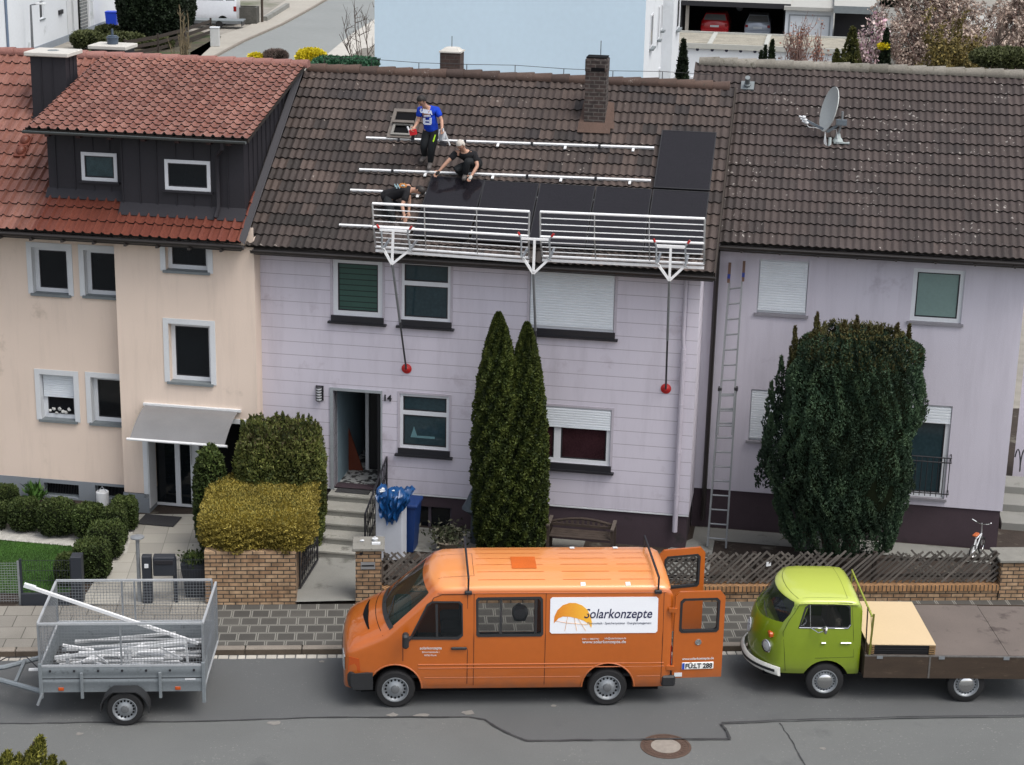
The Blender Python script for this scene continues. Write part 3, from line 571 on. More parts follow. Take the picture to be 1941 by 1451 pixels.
g.loft(rings, True); part('reflector', g, mat('dish_grey', hexc('b9bdbb', .9), .5, var=.1, dirt=(hexc('77796f', .8), .62, 6)), d, smooth=60)
el = dl_(1566, 250); lb = dl_(1527, 228)
g = MB(); g.bar(m0, el+V((.03, 0, 0)), .05); g.bar(el+V((.05, 0, .0)), lb, .045); g.bar(el, el+V((.16, 0, .42)), .06, .04); g.box(m0-V((.12, .06, .06)), m0+V((.1, .06, .05))); part('arm', g, mat('arm_grey', hexc('6d7780', .8), .5), d)
for k in range(3):
    g = MB(); c = lb+V((.0+.03*k, -.05, .06-.06*k)); g.lathe([(.03, 0), (.035, .06), (.02, .075), (.02, .14)], c, (-.9, 0, .1+.1*k), n=12); part('receiver', g, M_whitep, d)
for k in range(3):
    o = .02*k; g = MB(); g.tube([el+V((-.02, -.03, 0)), el+V((-.03+o, -.04, -.2)), el+V((.0+o, -.05, -.34+o)), el+V((.12, -.04, -.4+o)), el+V((.24+o, -.03, -.36)), el+V((.24, -.03, -.1)), el+V((.2, 0, .06)), el+V((.08, 0, .03))], .008, 6); part('cable', g, M_whitep, d)
part('cable', MB().tube([lb+V((0, -.02, -.06)), lb+V((.08, -.02, -.14)), lb+V((.2, -.02, -.14)), el+V((0, 0, .02))], .008, 6), M_whitep, d)

# ---- left roof, dormer
RL = Roof(-.4, 6.11, 33); LL = 5.38; lu0, lu1 = -9.1, 1.66
zd = lambda v: 6.11+(v+.4)*math.tan(R(33))
b = MB(); tiles(b, RL, lu0, lu1, LL, .20, .357, profred, .052, rolls=1, seg=11, th=.036, jit=.003, vals=lambda r, u, s: r.random(), skip=lambda u, s: (u > -2.6 and 1.4 < s) or (u > -2.75 and s < 1.4)); fill_top(b, RL, lu0, lu1, LL)
back_slope(b, lu0, lu1, RL.pt(0, LL).y, RL.pt(0, LL).z+.02, 33, 5.6, 1)
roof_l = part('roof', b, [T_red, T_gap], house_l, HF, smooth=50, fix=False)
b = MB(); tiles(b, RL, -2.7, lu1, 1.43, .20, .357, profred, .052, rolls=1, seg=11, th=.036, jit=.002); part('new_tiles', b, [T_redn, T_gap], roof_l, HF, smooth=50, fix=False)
b = MB(); rp3 = RL.pt(0, LL); ridge(b, lu0, 1.82, rp3.y+.01, rp3.z+.06, r=.11, step=.42, jit=.002); part('ridge', b, T_ridgel, roof_l, HF)
b = MB(); gutter(b, lu0, 1.74, RL.v0-.075, RL.z0-.05)
for i in range(16): u = -8.6+i*.66; b.box((u-.025, RL.v0-.17, RL.z0-.16), (u+.025, RL.v0+.1, RL.z0-.115))
part('gutter', b, M_gutter, house_l, HF)
b = MB(); b.box((lu0, RL.v0, RL.z0-.16), (lu1, RL.v0+.03, RL.z0-.03)); b.quad((lu0, RL.v0, RL.z0-.161), (lu1, RL.v0, RL.z0-.161), (lu1, .41, RL.z0-.1), (lu0, .41, RL.z0-.1)); part('fascia', b, M_gutter, house_l, HF)
vA, vB_ = .50, .23; dz1 = 8.12; tp = (9.07-dz1)/(4.11+.12); dzt = lambda v: dz1+(v+.12)*tp
wl = px(155, 289.6, 222.5, 343.3, vA); wr_ = px(313, 304, 399.2, 361.4, vB_)
ustep = px(228, 300, 228, 300, vB_)[0]
b = MB()
wall(b, -2.66, ustep, zd(vA)-.03, dzt(vA)-.02, vA, [(*wl, .06)]); wall(b, ustep, 1.56, zd(vB_)-.03, dzt(vB_)-.02, vB_, [(*wr_, .06)])
b.quad((ustep, vA, zd(vB_)), (ustep, vB_, zd(vB_)), (ustep, vB_, dzt(vB_)-.02), (ustep, vA, dzt(vA)-.02))
for uu, va in ((1.56, vB_), (-2.66, vA)): b.add([(uu, va, zd(va)-.05), (uu, va, dzt(va)-.02), (uu, 4.05, dzt(4.05)-.02), (uu, 4.05, zd(4.05)-.05)], [(0, 1, 2, 3)])
# standing seams
u = -2.66+.17
def seam(u, v, z0, z1): b.box((u-.009, v-.02, z0), (u+.009, v-.001, z1))
while u < 1.5:
    v = vA if u < ustep-.05 else vB_; w = wl if u < ustep else wr_; z0, z1 = zd(v)+.06, dzt(v)-.06
    if w[0]-.03 < u < w[2]+.03: seam(u, v, z0, w[1]-.1); seam(u, v, w[3]+.04, z1)
    else: seam(u, v, z0, z1)
    u += .36 if rnd.random() < .5 else .40
v = vB_+.3
while v < 3.95: b.box((1.56, v-.009, zd(v)-.02), (1.58, v+.009, dzt(v)-.03)); v += .3
dorm = part('dormer_wall', b, M_clad, house_l, HF, smooth=0)
b = MB(); b.quad((-2.7, vA-.002, zd(vA)+.14), (ustep, vA-.002, zd(vA)+.14), (ustep, vA-.14, zd(vA-.14)+.05), (-2.7, vA-.14, zd(vA-.14)+.05)); b.quad((ustep-.03, vB_-.002, zd(vB_)+.16), (1.6, vB_-.002, zd(vB_)+.16), (1.6, vB_-.18, zd(vB_-.18)+.05), (ustep-.03, vB_-.18, zd(vB_-.18)+.05))
b.quad((1.60, 0, zd(0)+.05), (1.60, 4.05, zd(4.05)+.05), (1.72, 4.05, zd(4.05)-.0), (1.72, 0, zd(0)-.0)); b.quad((1.74, -.4, zd(-.4)-.02), (1.74, 4.05, zd(4.05)-.02), (1.62, 4.05, zd(4.05)+.07), (1.62, -.4, zd(-.4)+.07)); part('flashing', b, M_clad, house_l, HF, smooth=0)
for w, v in ((wl, vA), (wr_, vB_)): window(house_l, w, v+.005-.03, fw=.07, glass=(mat('dormer_glass', (.03, .055, .062), .1, spec=.5, var=.5, scale=4) if w is wl else M_glassd)); s = MB(); s.box((w[0]-.05, v-.07, w[1]-.045), (w[2]+.05, v-.001, w[1]-.005)); part('sill', s, M_clad, house_l, HF)
RD_ = Roof(-.12, dz1, math.degrees(math.atan(tp))); LD = 4.23/RD_.c-.02
b = MB(); tiles(b, RD_, -2.84, 1.76, LD, .20, .235, profred, .050, rolls=1, seg=11, th=.034, jit=.0015); b.add([RD_.pt(u, t, h) for h in (-.01, -.07) for u, t in ((-2.84, 0), (1.76, 0), (1.76, LD), (-2.84, LD))], [(0, 1, 2, 3), (7, 6, 5, 4), (0, 4, 5, 1), (1, 5, 6, 2), (2, 6, 7, 3), (3, 7, 4, 0)], 1)
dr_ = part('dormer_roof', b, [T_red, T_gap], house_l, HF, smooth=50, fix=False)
b = MB(); gutter(b, -2.86, 1.74, -.18, dz1-.03, r=.05); part('dormer_gutter', b, mat('grey_gutter', (.09, .1, .1), .4, metal=.3), house_l, HF)
b = MB()
for uu in (-2.4, -1.75, -1.1, -.4, .3, .95, 1.35): b.box((uu-.045, -.1, dz1-.14), (uu+.045, vA, dz1-.03))
part('rafter_end', b, mat('dark_red_wood', (.03, .012, .012), .7), house_l, HF)
q = HF.at(440, 290, .1)
b = MB(); b.tube([(1.25, -.16, dz1-.07), (1.24, -.13, dz1-.2), (1.06, .1, dz1-.36), (1.04, .15, dz1-.48), (1.04, .15, zd(vB_)+.2), (1.0, .05, zd(.05)+.1)], .042, 8); part('downpipe', b, M_clad, house_l, HF)
g = MB(); g.bar(RL.pt(-2.52, LL-.08, .045), RL.pt(-2.75, LL-.75, .055), .2, .01, up=(0, -.5, .8)); part('new_tiles', g, mat('orange_tile', hexc('c4694c', .8), .7), roof_l, HF)
# chimneys on the left house
def clad_chimney(rf, x0, x1, ybase, vfront, depth, ztop, capo=.09):
    pass
M_capw = mat('pale_concrete_cap', hexc('c9c6bf', .82), .85, var=.08, dirt=(hexc('9a978c', .8), .6, 5))
u0, t0 = RL.hit(62, 226); c0 = RL.pt(u0, t0); ztop = HF.at(58, 106, c0.y).z; cw = .78; cd = .62
u0 = HF.at(62, 200, c0.y).x
b = MB(); b.box((u0, c0.y, c0.z-.4), (u0+cw, c0.y+cd, ztop)); 
for k in (.3, .62): b.box((u0+cw*k-.008, c0.y-.015, c0.z+.02), (u0+cw*k+.008, c0.y, ztop))
for k in (.33, .66): b.box((u0+cw, c0.y+cd*k-.008, c0.z+.1), (u0+cw+.015, c0.y+cd*k+.008, ztop))
b.box((u0-.03, c0.y-.05, c0.z-.1), (u0+cw+.04, c0.y+cd+.02, c0.z+.06)); part('chimney', b, M_clad, roof_l, HF)
b = MB(); b.bbox((u0-.1, c0.y-.1, ztop), (u0+cw+.1, c0.y+cd+.1, ztop+.09), .015); part('chimney_cap', b, M_capw, roof_l, HF)
b = MB(); b.lathe([(.12, .09), (.12, .097), (.08, .097), (.08, .092)], (u0+cw/2, c0.y+cd/2, ztop), n=16); part('flue', b, M_sill, roof_l, HF)
vb = 4.95; a0 = HF.at(173, 95, vb); a1 = HF.at(236, 88, vb)
b = MB(); b.box((a0.x, vb, 8.3), (a1.x, vb+.6, a0.z+.02)); part('chimney', b, M_clad, roof_l, HF)
b = MB(); b.bbox((a0.x-.06, vb-.07, a0.z+.02), (a1.x+.06, vb+.67, a0.z+.11), .015); part('chimney_cap', b, M_capw, roof_l, HF)
b = MB(); uc = (a0.x+a1.x)/2; b.lathe([(.12, .11), (.13, .24), (.14, .25), (.14, .27), (.11, .28), (.11, .30), (.03, .31), (.025, .45)], (uc, vb+.3, a0.z), n=16); part('flue', b, mat('blue_grey_metal', (.05, .07, .1), .4), roof_l, HF)
for (x, y) in ((50, 270), (42, 290)):
    u, t = RL.hit(x, y); g = MB(); g.blob((0, 0, .0), (.11, .14, .13), 3); g.box((-.12, -.17, -.02), (.12, .1, .03)); single('vent_hood', g, T_redn, 'red bulging vent hood tile on the old red roof, '+('upper of two' if y == 270 else 'lower of two'), 'roof vent', RL.M(u, t, .04), (0, 0, 0), 'vent hoods on the red roof', smooth=60)
# ---- brick
def brick_mat(name, c1, c2, mortar, bw=.25, bh=.075, ms=.012, axis='X', squash=1., var=.25):
    m = bpy.data.materials.new(name); m.use_nodes = True; MATS[name] = m; N, L, b = nodes(m); b.inputs['Roughness'].default_value = .9
    sp, vec = coords(m); cb = N.new('ShaderNodeCombineXYZ'); L.new(math_node(m, 'ADD', sp['X'], sp['Y']), cb.inputs[0]); L.new(sp['Z'], cb.inputs[1])
    br = N.new('ShaderNodeTexBrick'); L.new(cb.outputs[0], br.inputs[0]); br.inputs['Color1'].default_value = (*c1, 1); br.inputs['Color2'].default_value = (*c2, 1); br.inputs['Mortar'].default_value = (*mortar, 1)
    br.inputs['Scale'].default_value = 1; br.inputs['Brick Width'].default_value = bw; br.inputs['Row Height'].default_value = bh; br.inputs['Mortar Size'].default_value = ms; br.inputs['Mortar Smooth'].default_value = .2; br.inputs['Bias'].default_value = 0
    n1 = N.new('ShaderNodeTexNoise'); n1.inputs['Scale'].default_value = 9; n1.inputs['Detail'].default_value = 6; L.new(vec, n1.inputs[0])
    mr = N.new('ShaderNodeMapRange'); mr.inputs[1].default_value = .3; mr.inputs[2].default_value = .7; mr.inputs[3].default_value = 1-var; mr.inputs[4].default_value = 1+var; L.new(n1.outputs[0], mr.inputs[0])
    vm = N.new('ShaderNodeVectorMath'); vm.operation = 'SCALE'; L.new(br.outputs['Color'], vm.inputs[0]); L.new(mr.outputs[0], vm.inputs['Scale']); L.new(vm.outputs[0], b.inputs['Base Color'])
    bp = N.new('ShaderNodeBump'); bp.inputs['Strength'].default_value = .6; bp.inputs['Distance'].default_value = .01; bp.invert = True; L.new(br.outputs['Fac'], bp.inputs['Height']); L.new(bp.outputs[0], b.inputs['Normal'])
    return m
M_bchim = brick_mat('dark_brick', (.030, .022, .021), (.05, .034, .03), (.085, .075, .068), .21, .082, .012, var=.45)
M_bchimb = brick_mat('brown_brick', (.055, .034, .028), (.045, .028, .024), (.06, .05, .045), .2, .08, .008)
def brick_chimney(parent, x0, x1, yb, vf, ztop, cd, m):
    pass
u, t = RM.hit(1107, 238); c = RM.pt(u, t); ua = HF.at(1107, 220, c.y).x; ub = HF.at(1147, 220, c.y).x; zt2 = HF.at(1130, 113, c.y).z
b = MB(); b.box((ua, c.y, c.z-.3), (ub, c.y+.42, zt2)); b.bbox((ua-.012, c.y-.012, zt2-.28), (ub+.012, c.y+.432, zt2+.02), .03)
part('chimney', b, M_bchim, roof_m, HF); g = MB(); g.box((ua+.12, c.y-.02, zt2-.24), (ub-.04, c.y-.011, zt2-.17)); g.bbox((ua, c.y, zt2+.021), (ub, c.y+.42, zt2+.045), .02); part('flue', g, M_dark, roof_m, HF)
part('rod', MB().tube([(ub-.16, c.y+.2, zt2), (ub-.16, c.y+.2, zt2+.36)], .008, 5), M_black, roof_m, HF)
g = MB(); ut, tt = RM.hit(1107, 240)
g.quad(RM.pt(ua-.1, tt-.26, .07), RM.pt(ub+.14, tt-.26, .07), RM.pt(ub+.14, tt+.04, .09), RM.pt(ua-.1, tt+.04, .09)); g.quad(RM.pt(ub, tt-.1, .085), RM.pt(ub+.22, tt-.1, .06), RM.pt(ub+.12, tt+.7, .06), RM.pt(ub, tt+.7, .1)); g.quad(RM.pt(ua, tt-.1, .085), RM.pt(ua-.1, tt-.1, .06), RM.pt(ua-.08, tt+.7, .06), RM.pt(ua, tt+.7, .1))
part('chimney_flashing', g, tile_mat('clay_flashing', [hexc('5d4a42', .6), hexc('685247', .6)], None, spot=(24, .2, hexc('b5aca6', .8), 5, .56)), roof_m, HF, smooth=0)
vb = 4.95; a0 = HF.at(834, 100, vb); a1 = HF.at(872, 100, vb)
b = MB(); b.box((a0.x, vb, 8.2), (a1.x, vb+.45, a0.z)); part('chimney', b, M_bchimb, roof_m, HF)
b = MB(); b.box((a0.x-.02, vb-.02, a0.z), (a1.x+.02, vb+.47, a0.z+.03)); b.loft([[(a0.x+.02+k, vb+.02+k, a0.z+.03+h), (a1.x-.02-k, vb+.02+k, a0.z+.03+h), (a1.x-.02-k, vb+.4-k, a0.z+.03+h), (a0.x+.02+k, vb+.4-k, a0.z+.03+h)] for k, h in ((0, 0), (.05, .06), (.13, .08))]); part('chimney_cap', b, M_capw, roof_m, HF)
part('rod', MB().tube([((a0.x+a1.x)/2, vb+.2, a0.z+.1), ((a0.x+a1.x)/2, vb+.2, a0.z+.34)], .008, 5), M_black, roof_m, HF)
# roof window, open
u0, t0 = RM.hit(733, 264, .06); u1, _ = RM.hit(785, 266, .06); _, t1 = RM.hit(745, 210, .06); tm = t0+(t1-t0)*.52
g = MB(); F3 = lambda a, b_, d: tuple(RM.pt(a, b_, d)); g.ring(rect(u0, t0, u1, t1), rect(u0+.07, t0+.07, u1-.07, t1-.09), F3, .02, .125); g.add([F3(u0+.06, tm-.05, .08), F3(u1-.06, tm-.05, .08), F3(u1-.06, tm-.09, .21), F3(u0+.06, tm-.09, .21), F3(u0+.06, tm+.01, .08), F3(u1-.06, tm+.01, .08), F3(u1-.06, tm-.03, .22), F3(u0+.06, tm-.03, .22)], [(0, 1, 2, 3), (7, 6, 5, 4), (3, 2, 6, 7), (0, 3, 7, 4), (1, 5, 6, 2)])
rw = part('roof_window', g, mat('weathered_frame', hexc('6d6660', .8), .6, var=.2, scale=8), house_m, HF)
g = MB(); g.add([F3(a, b_, .095) for a, b_ in rect(u0+.07, t0+.07, u1-.07, t1-.09)], [(0, 1, 2, 3)]); part('opening', g, M_dark, rw, HF)
g = MB(); g.ring([(u0+.08, t0+.05), (u1-.08, t0+.05), (u1-.08, tm-.06), (u0+.08, tm-.06)], [(u0+.13, t0+.1), (u1-.13, t0+.1), (u1-.13, tm-.11), (u0+.13, tm-.11)], F3, .13, .16); part('sash', g, mat('grey_sash', hexc('85837e', .8), .5), rw, HF)
# ================================================================== SOLAR ARRAY
M_pv = mat('panel_glass', (.011, .010, .013), .09, var=.12, scale=1.2, spec=.28, fine=60, dirt=((.02, .02, .022), .7, 3))
N, L, bb = nodes(M_pv); sp, _ = coords(M_pv)
for ax, per, w in (('X', .186, .03), ('Y', .0935, .045), ('X', .0186, .25)):
    t = math_node(M_pv, 'FRACT', math_node(M_pv, 'DIVIDE', math_node(M_pv, 'ADD', sp[ax], 10), per)); mixcol(M_pv, math_node(M_pv, 'MULTIPLY', math_node(M_pv, 'LESS_THAN', t, w), .5 if per > .05 else .12), (.006, .006, .008) if per > .05 else (.04, .04, .045))
M_pvf = mat('black_anodised', (.012, .012, .014), .35, spec=.5)
def panel(u, t, rot, label):    # lower left corner
    M = RM.M(u, t, .115, rot); o = thing('solar_panel', label, 'solar panel', M, group='solar panels fitted to the brown roof')
    W, H_ = 1.118, 1.70
    g = MB(); g.ring(rect(0, 0, W, H_), rect(.02, .02, W-.02, H_-.02), lambda a, b, d: (a, b, d), 0, .035); part('frame', g, M_pvf, o)
    g = MB(); g.box((.02, .02, .01), (W-.02, H_-.02, .031)); part('cell_sheet', g, M_pv, o); return o
uR, tT = RM.hit(1346, 363, .15); tb = tT-1.72
pw = 1.138; names = ['lower row of solar panels at its right end', 'second solar panel from the right in the lower row', 'middle black solar panel of the lower row, above the gap in the guard rail', 'second solar panel from the left in the lower row']
for k in range(4): panel(uR-pw*(k+1)+.01, tb, 0, ['black solar panel at the right end of the lower row', 'black solar panel second from right in the lower row', 'black solar panel in the middle of the lower row above the guard rail gap', 'black solar panel second from left, below the crouching white haired worker'][k])
panel(uR-pw*5-.03, tb+.06, R(-2.4), 'leftmost black solar panel, slightly askew while the workers set it down')
panel(uR-pw+.01, tT+.03, 0, 'black solar panel standing alone above the lower row near the right verge')
M_rail = M_aluw
def rail(x0, y0, x1, y1, label, splices=()):
    a = RM.hit(x0, y0, .07); b2 = RM.hit(x1, y1, .07); p = RM.pt(a[0], a[1], .07); q = RM.pt(b2[0], a[1]+(b2[1]-a[1])*1., .07)
    o = thing('mounting_rail', label, 'mounting rail', RM.M(a[0], a[1], .03), group='mounting rails screwed to the brown roof')
    part('profile', MB().bar(p, q, .042, .045, up=(0, -RM.s, RM.c)), M_rail, o, HF)
    n = 3 if len(splices) else 1
    for k in range(1, 9):
        f = k/8.6; c = p.lerp(q, f)
        if (q-p).length*f > (q-p).length-.1: break
        part('clamp', MB().box((c.x-.025, c.y-.03, c.z-.07), (c.x+.025, c.y+.03, c.z+.03)) if k % 2 else MB().bar(c+V((0, -.02, -.02)), c+V((0, -.13, -.06)), .05, .02), M_black if k % 2 else M_aluw, o, HF)
rail(694, 262, 1240, 281, 'topmost pale aluminium rail crossing below the open roof window', (1,))
rail(681, 322, 1234, 343, 'pale aluminium rail running just above the lower panel row', (1,))
rail(664, 361, 1230, 385, 'pale aluminium rail that ends behind the bending worker', (1,))
rail(643, 427, 1230, 455, 'lowest pale aluminium rail, its left end level with the guard rail', (1,))
# ================================================================== GROUND, STREET
ZS = .12
M_asph = mat('asphalt', hexc('6b6d6e', .64), .92, var=.10, scale=.5, bump=.6, bscale=160, fine=160, dirt=(hexc('616364', .64), .58, .35))
M_asph2 = mat('older_asphalt', hexc('7a7c7b', .64), .94, var=.12, scale=.6, bump=.7, bscale=130, fine=120, dirt=(hexc('6e7070', .64), .58, .6))
spots(M_asph, 34, .15, hexc('8a8a88', .7), .5, .3, .93); spots(M_asph2, 34, .15, hexc('9a9a96', .7), .5, .3, .92)
M_tar = mat('tar_seam', (.035, .036, .038), .8, var=.3, scale=3)
M_earth = mat('garden_earth', hexc('423831', .65), .95, var=.35, scale=3, bump=.8, bscale=30, dirt=(hexc('6f6a60', .7), .58, 2.2))
M_conc = mat('concrete', hexc('8f8f8a', .75), .9, var=.12, scale=1.5, bump=.3, bscale=60, fine=60, dirt=(hexc('6c6c66', .75), .58, 1.6))
def sheet(mb, pts, z): return mb.add([(p[0], p[1], z) for p in pts], [tuple(range(len(pts)))])
g = MB(); sheet(g, [(-300, -60), (300, -60), (300, 500), (-300, 500)], -.06)
M_far = mat('far_ground', hexc('a09b92', .7), .95, var=.2, scale=.12, fine=2, dirt=(hexc('6d7358', .6), .55, .07)); struct('ground', g, M_far)
g = MB(); sheet(g, [(-60, -30), (60, -30), (60, -.0), (-60, -.0)], 0); struct('road', g, M_asph, RF)
# lighter old asphalt nearer the camera, bounded by the seam
seam_px = [(-60, 1374), (150, 1371), (330, 1370), (620, 1361), (890, 1361), (918, 1366), (965, 1394), (1000, 1407), (1215, 1404), (1385, 1404), (1368, 1374), (1480, 1369), (1700, 1364), (2000, 1359)]
sp_ = [RF.gr(x, y) for x, y in seam_px]
g = MB(); n = len(sp_); bot = [(p.x, -30) for p in sp_]
g.add([(p.x, p.y, .004) for p in sp_]+[(x, y, .004) for x, y in [(sp_[0].x-8, -20), (sp_[-1].x+8, -20)]], [tuple(range(n))+(n+1, n)]); struct('road_patch', g, M_asph2, RF)
g = MB()
def strip(mb, pts, w, z):
    for i, (a, b_) in enumerate(zip(pts, pts[1:])):
        d = V((b_.x-a.x, b_.y-a.y, 0)).normalized(); q = V((-d.y, d.x, 0))*w*rnd.uniform(.35, .65)*.5*2
        mb.quad((a.x-q.x, a.y-q.y, z+.0004*i), (b_.x-q.x, b_.y-q.y, z+.0004*i), (b_.x+q.x, b_.y+q.y, z+.0004*i), (a.x+q.x, a.y+q.y, z+.0004*i))
def wobble(pts, n=7, j=.012):
    out = []
    for a, b_ in zip(pts, pts[1:]):
        for k in range(n): p = a.lerp(b_, k/n); out.append(V((p.x+rnd.uniform(-j, j), p.y+rnd.uniform(-j, j), 0)))
    return out+[pts[-1]]
strip(g, wobble(sp_), .035, .008); strip(g, wobble([RF.gr(x, y) for x, y in ((1478, 1372), (1500, 1405), (1530, 1460))]), .022, .009)
struct('tar_seam', g, M_tar, RF)
g = MB()
for x, y, r in ((520, 1372, .1), (800, 1358, .12), (1050, 1339, .05), (745, 1357, .1), (888, 1352, .1), (610, 1255, .05), (150, 1392, .06), (1560, 1420, .05)):
    c = RF.gr(x, y); k = 12; g.add([(c.x+r*rnd.uniform(.6, 1.3)*math.cos(a*math.tau/k), c.y+r*.8*rnd.uniform(.6, 1.3)*math.sin(a*math.tau/k), .011) for a in range(k)], [tuple(range(k))])
struct('road_stain', g, mat('pale_stain', hexc('928f8a', .68), .9, var=.2, scale=20), RF)
# gutter setts, kerb, pavement
M_sett = mat('gutter_sett', hexc('bdb8ae', .8), .85, var=.12, scale=4, rndv=.16)
g = MB(); u = -16
while u < 18: w = rnd.uniform(.13, .2); g.val = rnd.random(); g.bbox((u, -.15+rnd.uniform(-.01, .01), -.03), (u+w-.018, -.02, .012+rnd.uniform(-.003, .004)), .01); u += w
struct('gutter_setts', g, M_sett, RF)
M_kerb = mat('kerb_stone', hexc('8d857b', .78), .85, var=.2, scale=3, rndv=.12, bump=.3, bscale=40)
M_kerbf = mat('kerb_face', hexc('5e5449', .75), .9, var=.3, scale=4, rndv=.15)
g = MB(); u = -16
while u < 18: g.val = rnd.random(); g.bbox((u, 0, -.1), (u+.985, .15, ZS), .014); g.add([(u, -.002, .004), (u+.985, -.002, .004), (u+.985, -.002, ZS-.02), (u, -.002, ZS-.02)], [(0, 1, 2, 3)], 1); u += 1.0
struct('kerb', g, [M_kerb, M_kerbf], RF)
def paver_mat(name, col, joint, bw, bh, ms, off=.5, thin=None, var=.2):
    m = mat(name, col, .88, var=var, scale=1.3, bump=.2, bscale=60, fine=50); N, L, b = nodes(m); sp, vec = coords(m)
    br = N.new('ShaderNodeTexBrick'); L.new(vec, br.inputs[0]); br.offset = off; br.inputs['Scale'].default_value = 1
    for k, v in (('Brick Width', bw), ('Row Height', bh), ('Mortar Size', ms), ('Mortar Smooth', .0), ('Bias', 0)): br.inputs[k].default_value = v
    br.inputs['Color1'].default_value = (.8, .8, .8, 1); br.inputs['Color2'].default_value = (1.15, 1.15, 1.13, 1)
    src = b.inputs['Base Color'].links[0].from_socket; mx = N.new('ShaderNodeMix'); mx.data_type = 'RGBA'; mx.blend_type = 'MULTIPLY'; mx.inputs[0].default_value = 1; L.new(src, mx.inputs[6]); L.new(br.outputs['Color'], mx.inputs[7]); br.inputs['Mortar'].default_value = (1, 1, 1, 1)
    L.new(mx.outputs[2], b.inputs['Base Color']); mixcol(m, br.outputs['Fac'], joint)
    if thin:
        b2 = N.new('ShaderNodeTexBrick'); L.new(vec, b2.inputs[0]); b2.offset = off; b2.inputs['Scale'].default_value = 1
        for k, v in (('Brick Width', bw), ('Row Height', bh), ('Mortar Size', ms*.30), ('Mortar Smooth', 0)): b2.inputs[k].default_value = v
        mixcol(m, b2.outputs['Fac'], thin)
    return m
M_pave = paver_mat('framed_paving', hexc('595753', .68), hexc('908e87', .70), .345, .335, .028, thin=hexc('595852', .7))
M_slab = paver_mat('slab_paving', hexc('8e8a83', .72), hexc('5f5c56', .7), .5, .5, .009)
M_path = paver_mat('path_slabs', hexc('aeaba3', .76), hexc('85827c', .8), .5, .5, .006, off=.0, var=.08)
uL = RF.at(402, 1150, 1.9).x
g = MB(); sheet(g, [(uL, .15), (18, .15), (18, 1.93), (uL, 1.93)], ZS-.003); struct('pavement', g, M_pave, RF)
g = MB(); sheet(g, [(-16, .15), (uL, .15), (uL, 1.93), (-16, 1.93)], ZS-.003); struct('slab_pavement', g, M_slab, RF)
g = MB(); sheet(g, [(-16, 1.93), (20, 1.93), (22, 14), (-18, 14)], ZS-.03); struct('garden_soil', g, M_earth, RF)
# left front garden surfaces
def poly(px_pts, z, frame=RF): return [(lambda q: (q.x, q.y))(frame.gr(x, y, z)) for x, y in px_pts]
g = MB(); sheet(g, poly([(262, 975), (395, 975), (395, 1148), (150, 1146), (225, 1030)], ZS), ZS); struct('garden_path', g, M_path, RF)
M_grass = mat('lawn', hexc('3f6a22', .55), .9, var=.25, scale=2, bump=.6, bscale=90, fine=60)
g = MB(); sheet(g, poly([(-60, 1020), (135, 1036), (160, 1060), (130, 1128), (-60, 1122)], ZS), ZS+.004); struct('lawn', g, M_grass, RF)
g = MB(); sheet(g, poly([(-60, 945), (262, 975), (240, 1050), (160, 1062), (135, 1036), (-60, 1018)], ZS), ZS+.002); M_grav = mat('white_gravel', hexc('b9b7b0', .8), .9, var=.3, scale=9, bump=.9, bscale=60, fine=70); struct('gravel_bed', g, M_grav, RF)
g = MB(); sheet(g, poly([(555, 1140), (676, 1136), (676, 1058), (590, 1058)], ZS), ZS+.006); sheet(g, poly([(560, 1146), (680, 1143), (676, 1120), (560, 1122)], ZS), ZS+.05)
struct('entrance_path', g, M_conc, RF)
g = MB(); q = [(10.75, 1.7), (17, 1.7), (17, .95), (10.75, 1.0)]; sheet(g, q, ZS-.01); sheet(g, [(10.3, .35), (11.2, 1.7), (11.2, -1.2), (10.1, -1.2)], ZS-.014); sheet(g, [(4.7, .4), (8.6, .4), (8.6, -.9), (4.7, -.9)], ZS-.012); struct('drip_slabs', g, M_conc, HF)
import numpy as np
_gr = np.random.default_rng(5); _n = 16000; _lp = np.array(poly([(-60, 1020), (135, 1036), (160, 1060), (130, 1128), (-60, 1122)], ZS)); _lo, _hi = _lp.min(0), _lp.max(0); _P = []
while len(_P) < _n:
    q_ = _gr.uniform(_lo, _hi); ins = False
    for i_ in range(5):
        a_, b2_ = _lp[i_], _lp[i_-1]
        if (a_[1] > q_[1]) != (b2_[1] > q_[1]) and q_[0] < (b2_[0]-a_[0])*(q_[1]-a_[1])/(b2_[1]-a_[1])+a_[0]: ins = not ins
    if ins: _P.append(q_)
g = MB()
for q_ in _P: h_ = _gr.uniform(.02, .05); dx, dy = _gr.normal(size=2)*.012; g.val = float(_gr.random()); g.add([(q_[0]-.005, q_[1], ZS), (q_[0]+.005, q_[1]+.003, ZS), (q_[0]+dx, q_[1]+dy, ZS+h_)], [(0, 1, 2)])
tag(part('grass', g, mat('grass_blade', hexc('4a7426', .5), .8, var=.3, scale=2, rndv=.45), None, RF, smooth=0, fix=False), 'short green lawn grass behind the wire fence at the lower left', 'grass', kind='stuff')
